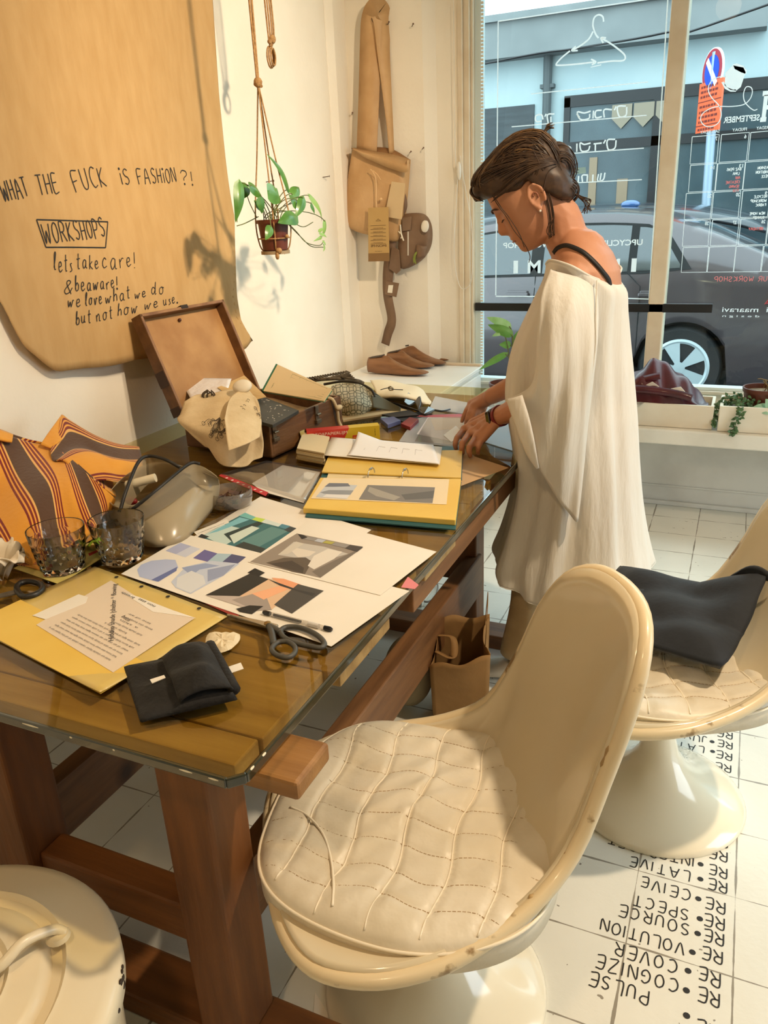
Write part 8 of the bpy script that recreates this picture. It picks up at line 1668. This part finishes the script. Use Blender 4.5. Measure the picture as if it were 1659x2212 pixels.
m = MB(); m.tube(spline([(-0.459,-0.195,1.2224), (-0.451,-0.235,1.1451), (-0.445,-0.254,1.0582), (-0.457,-0.266,0.9559), (-0.482,-0.27,0.8593), (-0.528,-0.275,0.7887)], 6), .0022, 5); m.build('sleeve_seam', tun_m, slv, smooth=180)
# right sleeve, mostly behind her
RR = [(shR, .075), (lerp(shR, elR, .5), .085), (elR, .09), (lerp(elR, wrR, .35), .095)]
m = MB(); rings = []
for c, r in RR: rings.append([c + TF * (r * .8 * cos(t)) + (TL * .5 + Vector((0, 0, -.85))) * (r * sin(t)) for t in [2 * pi * i / 32 for i in range(32)]])
m.loft(rings, True, False); m.build('sleeve', tun_m, tun, smooth=180, solid=.0018)
# trousers, shoes, watch
tro_m = mat('beige_linen', (176, 152, 114), .85, c2=(162, 138, 100), scale=12, bump=.12, bscale=90)
m = MB()
for h_, k_, a_ in ((hipL, knL, anL), (hipR, knR, anR)):
    P = [h_ + Vector((0, 0, .05)), lerp(h_, k_, .5), k_, lerp(k_, a_, .5), a_ + Vector((0, 0, .02))]; R_t = [.066, .07, .070, .070, .068]
    S_ = spline(P, 5); rr_ = [R_t[0] + (R_t[-1] - R_t[0]) * min(1, i / (len(S_) - 1) * 1.3) for i in range(len(S_))]
    rg = []
    for i, (c, r) in enumerate(zip(S_, rr_)): rg.append([c + Vector((cos(t) * (r + .004 * sin(3 * t + i * .5)), sin(t) * (r + .004 * sin(4 * t - i * .4)), 0)) for t in [2 * pi * j / 28 for j in range(28)]])
    m.loft(rg, True, False)
m.build('trousers', tro_m, her, smooth=180, solid=.002)
shoe_m = mat('canvas_shoe', (206, 196, 178), .7)
for an in (anL, anR):
    m = MB(); rg = []
    for d, w, hh in ((-.065, .022, .03), (-.05, .034, .055), (-.01, .037, .07), (.05, .042, .06), (.11, .044, .042), (.155, .034, .03), (.175, .014, .02)):
        c = Vector((an.x, an.y, 0)) + TF * d; rg.append([c + TL * (w * cos(t)) + Vector((0, 0, .002 + hh * (.5 + .5 * sin(t)))) for t in [2 * pi * j / 20 for j in range(20)]])
    m.loft(rg); m.build('shoe', shoe_m, her, smooth=60)
wa = lerp(wrL, elL, .02); wd = (elL - wrL).normalized(); wx = wd.cross(Vector((0, 0, 1))).normalized(); wy = wx.cross(wd)
def wring(off, r, w, name, material):
    c = wrL + wd * off; m = MB(); rg = []
    for dd, rr_ in ((-w / 2, r), (-w / 2, r + .003), (w / 2, r + .0035), (w / 2, r + .0005)): rg.append([c + wd * dd + (wx * cos(t) + wy * sin(t)) * rr_ for t in [2 * pi * j / 36 for j in range(36)]])
    m.loft(rg, True, False, True); return m.build(name, material, her, smooth=50)
w1 = wring(-.004, .0275, .018, 'watch_strap', mat('dark_strap', (46, 24, 24), .5))
c = wrL + wd * -.004; vd = (Vector(CAM_C) - c); vd = (vd - wd * vd.dot(wd)).normalized() * .8 + wy * .2; vd.normalize(); sdv = vd.cross(wd)
m = MB(); m.obox(c + vd * .0305, wd * .0085, sdv * .019, vd * .003); m.build('watch_face', mat('watch_black', (20, 20, 22), .12, coat=1), w1, bevel=.002)
wring(.016, .0288, .012, 'red_bracelet', mat('red_band', (120, 26, 30), .5))

# ------------------------------------------------------------------ lettering and drawings painted on the street side, so they read mirrored from indoors
GP = GLY - .0045
def wpaint(mb, polys, w, sm=True): stroke_mesh(mb, [[Vector(p) for p in P] for P in polys], w, (0, -1, 0), .0, sm)
wl_ = MB()
wpaint(wl_, [[(-1.239,1.616,2.1505),(-1.239,1.615,1.6253),(-1.24,1.615,0.9851)], [(-1.239,1.616,2.1505),(-0.627,1.615,2.1534),(-0.53,1.615,2.154)], [(-1.24,1.615,0.9807),(-0.857,1.615,0.979),(-0.517,1.615,0.9692)], [(-0.517,1.615,0.9692),(-0.526,1.615,1.6335),(-0.534,1.615,2.1545)]], .005)
# clothes hanger drawn as a loop of three arrows
hang = [[(-0.784,1.615,2.0953),(-0.789,1.615,2.1142),(-0.806,1.615,2.123),(-0.823,1.615,2.1149),(-0.828,1.615,2.092),(-0.823,1.615,2.0712),(-0.812,1.615,2.0497),(-0.802,1.616,2.0384)], [(-0.826,1.615,2.0648),(-0.842,1.616,2.0395),(-0.874,1.615,2.019),(-0.909,1.616,2.0054)], [(-0.92,1.615,2.0032),(-0.953,1.615,1.9823),(-0.977,1.615,1.96),(-0.968,1.616,1.9539),(-0.9,1.616,1.9506),(-0.814,1.616,1.9506)], [(-0.802,1.616,1.9459),(-0.745,1.616,1.947),(-0.697,1.615,1.9438),(-0.687,1.615,1.9547),(-0.699,1.615,1.973),(-0.745,1.615,2.0084),(-0.788,1.615,2.0352)], [(-0.896,1.615,2.0179),(-0.913,1.615,2.0041),(-0.887,1.616,2.0014)], [(-0.829,1.615,1.9624),(-0.808,1.615,1.95),(-0.825,1.615,1.9413)], [(-0.771,1.615,2.035),(-0.792,1.615,2.0373),(-0.781,1.615,2.0175)]]
wpaint(wl_, hang, .0065)
wpaint(wl_, [[(-0.829,1.616,1.9329),(-0.785,1.615,1.9372)], [(-1.086,1.615,1.8536),(-0.588,1.615,1.8543)], [(-1.172,1.615,1.7284),(-0.584,1.615,1.7285)], [(-0.968,1.615,1.6002),(-0.586,1.615,1.6015)], [(-0.921,1.615,1.4785),(-0.585,1.615,1.4763)]], .004)
# hebrew words, as they look from the inside
heb = [[(-0.673,1.615,1.7711),(-0.707,1.615,1.7705),(-0.697,1.615,1.7322),(-0.67,1.615,1.7354),(-0.669,1.616,1.7672)], [(-0.713,1.615,1.7727),(-0.72,1.616,1.7591)], [(-0.73,1.615,1.7617),(-0.763,1.616,1.7644),(-0.761,1.616,1.7337)], [(-0.773,1.615,1.7634),(-0.798,1.615,1.7619),(-0.797,1.615,1.7365),(-0.771,1.615,1.7381)], [(-0.808,1.615,1.7645),(-0.809,1.615,1.7338)], [(-0.82,1.615,1.7637),(-0.848,1.616,1.7587),(-0.878,1.615,1.7648),(-0.863,1.615,1.7344),(-0.827,1.615,1.7352),(-0.824,1.616,1.7531)], [(-0.88,1.615,1.7577),(-0.867,1.615,1.7421)],
    [(-0.978,1.615,1.7655),(-1.009,1.615,1.7643),(-1.005,1.615,1.7307)], [(-0.994,1.616,1.7558),(-0.993,1.615,1.7335)], [(-1.015,1.615,1.7685),(-1.021,1.616,1.7579)], [(-1.035,1.615,1.7405),(-1.06,1.615,1.7424),(-1.061,1.615,1.7648),(-1.036,1.615,1.7665),(-1.029,1.616,1.7474)],
    [(-0.709,1.615,1.6445),(-0.742,1.615,1.6432),(-0.736,1.615,1.6059),(-0.709,1.616,1.6096),(-0.705,1.615,1.6405)], [(-0.75,1.615,1.6455),(-0.758,1.615,1.6313)], [(-0.766,1.616,1.6337),(-0.801,1.615,1.6325)], [(-0.793,1.615,1.6319),(-0.792,1.615,1.604)], [(-0.814,1.615,1.637),(-0.842,1.616,1.6334),(-0.86,1.615,1.6402),(-0.853,1.615,1.6079),(-0.824,1.616,1.608),(-0.817,1.616,1.6261)], [(-0.874,1.616,1.6393),(-0.873,1.615,1.6055)], [(-0.923,1.615,1.6351),(-0.9,1.615,1.6223),(-0.918,1.615,1.6046),(-0.893,1.615,1.6068)],
    [(-0.745,1.615,1.5131),(-0.751,1.616,1.485),(-0.775,1.615,1.4806),(-0.773,1.615,1.509)], [(-0.761,1.615,1.5121),(-0.765,1.615,1.4839)], [(-0.797,1.615,1.5084),(-0.797,1.615,1.4798)], [(-0.819,1.616,1.5077),(-0.844,1.615,1.5071),(-0.842,1.615,1.4803)], [(-0.821,1.615,1.5059),(-0.822,1.616,1.4792)], [(-0.86,1.615,1.5061),(-0.861,1.615,1.4793)]]
wpaint(wl_, heb, .0062)
MIR = (-1, 0, 0); NV = (0, -1, 0)
def mtype(mb, text, p, h, width, bold=.0): type_mesh(mb, text, p, MIR, (0, 0, 1), h, NV, .0, width=width, bold=bold)
def between(a, b): return (Vector(a) - Vector(b)).length
mtype(wl_, 'UPCYCLING FASHION WORKSHOP', (-0.563,1.615,1.2052), .024, between((-0.563,1.615,1.2052), (-1.205,1.615,1.2243)), .02)
X0, X1 = (-0.565,1.615,1.0916), (-1.204,1.615,1.0899); step = (Vector(X1) - Vector(X0)) / 7.0
for k, chh in enumerate('IMONOMI'): mtype(wl_, chh, Vector(X0) + step * (k + (.2 if chh == 'I' else 0)), .056, (.022 if chh == 'I' else .062), .025)
wl_.build('shop_lettering', white_ink, win)
# month calendar on the right-hand pane
cal = MB(); calr = MB()
CX0, CZ0, PT, CW = -.394, 1.632, .1105, .105
def qp(x, z): return Vector((x, 1.6155, z))
for r in range(5):
    for c in range(4):
        x, z = CX0 + c * PT + .004 * sin(r * 2 + c), CZ0 - r * PT; wpaint(cal, [[qp(x, z), qp(x + CW, z + .001), qp(x + CW + .001, z - CW), qp(x + .001, z - CW), qp(x, z)]], .0028, False)
for c, d in enumerate(('SATURDAY', 'FRIDAY', 'THURSDAY', 'WEDNESDAY')): mtype(cal, d, qp(CX0 + c * PT + CW * (.93 if c else 1.0), 1.641), .011, .075 if c != 1 else .055, .01)
nums = ((7, 6, 5, 4), (14, 13, 12, 11), (21, 20, 19, 18), (28, 27, 26, 25))
for r in range(4):
    for c in range(4): mtype(cal, str(nums[r][c]), qp(CX0 + c * PT + CW - .006, CZ0 - r * PT - .020), .014, .008 if nums[r][c] < 10 else .015, .02)
mtype(cal, 'SEPTEMBER', qp(-.143, 1.675), .022, .135, .02)
# big block letter at the head of the calendar
mtype(cal, 'FASHION', qp(-.118 + .02, 1.672), .105, .5, .06) if False else None
for lo, hi in (((-.118, 1.668), (-.140, 1.685)), ((-.121, 1.685), (-.136, 1.765)), ((-.113, 1.762), (-.142, 1.780)), ((-.06, 1.762), (-.12, 1.780)), ((-.075, 1.712), (-.121, 1.728))): cal.add([qp(lo[0], lo[1]), qp(hi[0], lo[1]), qp(hi[0], hi[1]), qp(lo[0], hi[1])], [(0, 1, 2, 3)])
mtype(cal, 'i  maaravi', qp(-.020, .915), .022, .183, .0)
mtype(cal, 'd e s i g n', qp(-.05, .893), .009, .15, .0)
def note(mb, c, r, lines, h=.010):
    for k, t in enumerate(lines):
        st, L = hand_strokes(t, qp(CX0 + c * PT + CW - .012, CZ0 - r * PT - .030 - .0165 * k), MIR, (0, 0, 1), h, seed=c * 7 + r + k, gap=.2); stroke_mesh(mb, st, .0022, NV, .0)
note(cal, 1, 1, ['BAZ PENS', ' LIMA']); note(calr, 1, 1, ['', '', 'ANI', 'CREATIVE', 'SEWING', '19:30'])
note(cal, 2, 1, ['FASHION', 'EXHIBITION', 'PIECE']); note(cal, 2, 2, ['RECYCLE', 'WORKSHOP', 'FABRIC', '', 'NEW HOME', 'SUMMER']); note(calr, 2, 3, ['', 'BiRTHDAY']); note(calr, 3, 2, ['OPEN', 'EVENING'])
st, L = hand_strokes('OUR WORKSHOP', qp(-.02, 1.045), MIR, (0, 0, 1), .020, seed=3); k_ = .235 / L
stroke_mesh(calr, [[qp(-.02, 1.045) + (p - qp(-.02, 1.045)) * Vector((1, 1, 1)) * 1 if False else Vector((-.02 + (p.x + .02) * k_, p.y, p.z)) for p in P] for P in st], .0026, NV, .0)
# cotton reel with its loose thread
cal.add([Vector(p) for p in [(-0.289,1.615,1.8594),(-0.265,1.615,1.8832),(-0.224,1.615,1.871),(-0.214,1.615,1.8536),(-0.226,1.615,1.8022),(-0.242,1.615,1.7903),(-0.265,1.615,1.7957),(-0.288,1.615,1.8145)]], [tuple(range(8))])
cal.add([Vector(p) for p in [(-0.265,1.615,1.8865),(-0.25,1.615,1.8882),(-0.225,1.615,1.8775),(-0.211,1.615,1.8599),(-0.211,1.615,1.8468),(-0.232,1.615,1.8554),(-0.256,1.615,1.8692)]], [tuple(range(7))])
cal.add([Vector(p) for p in [(-0.301,1.615,1.8257),(-0.293,1.615,1.8282),(-0.279,1.615,1.8069),(-0.253,1.615,1.7946),(-0.243,1.615,1.7953),(-0.242,1.615,1.7869),(-0.263,1.615,1.7888),(-0.285,1.615,1.8008)]], [tuple(range(8))])
wpaint(cal, [[(-0.288,1.615,1.8444),(-0.309,1.615,1.8464),(-0.334,1.615,1.8388),(-0.348,1.615,1.8184),(-0.345,1.615,1.7929),(-0.327,1.615,1.7676),(-0.303,1.615,1.7435),(-0.29,1.615,1.7152),(-0.291,1.615,1.6896),(-0.306,1.615,1.6702),(-0.334,1.615,1.6654),(-0.357,1.615,1.6775),(-0.368,1.615,1.6991),(-0.359,1.615,1.7191),(-0.332,1.615,1.734),(-0.301,1.615,1.7382),(-0.253,1.615,1.7343),(-0.209,1.615,1.7372),(-0.187,1.615,1.7554),(-0.181,1.615,1.7799),(-0.188,1.615,1.797),(-0.206,1.615,1.8003),(-0.213,1.616,1.7777),(-0.207,1.615,1.7505),(-0.189,1.615,1.7289),(-0.168,1.615,1.7137),(-0.155,1.615,1.716)]], .0034)
cal.build('calendar_lettering', white_ink, win); calr.build('calendar_red_notes', red_ink, win)
# small square sticker on the pane
stk = MB(); stk.prism([(-0.882,1.615,1.5398),(-0.831,1.615,1.5407),(-0.828,1.615,1.5158),(-0.881,1.615,1.513)], (0, .0004, 0)); so = stk.build('pane_sticker', mat('pale_blue_sticker', (178, 224, 236), .5), win)
m = MB(); m.tube([Vector(p) for p in [(-0.859,1.614,1.5309),(-0.873,1.614,1.5317),(-0.873,1.614,1.5202),(-0.861,1.615,1.5195)]], .0012, 4); m.build('sticker_mark', mat('sticker_ink', (40, 60, 120), .5), so)
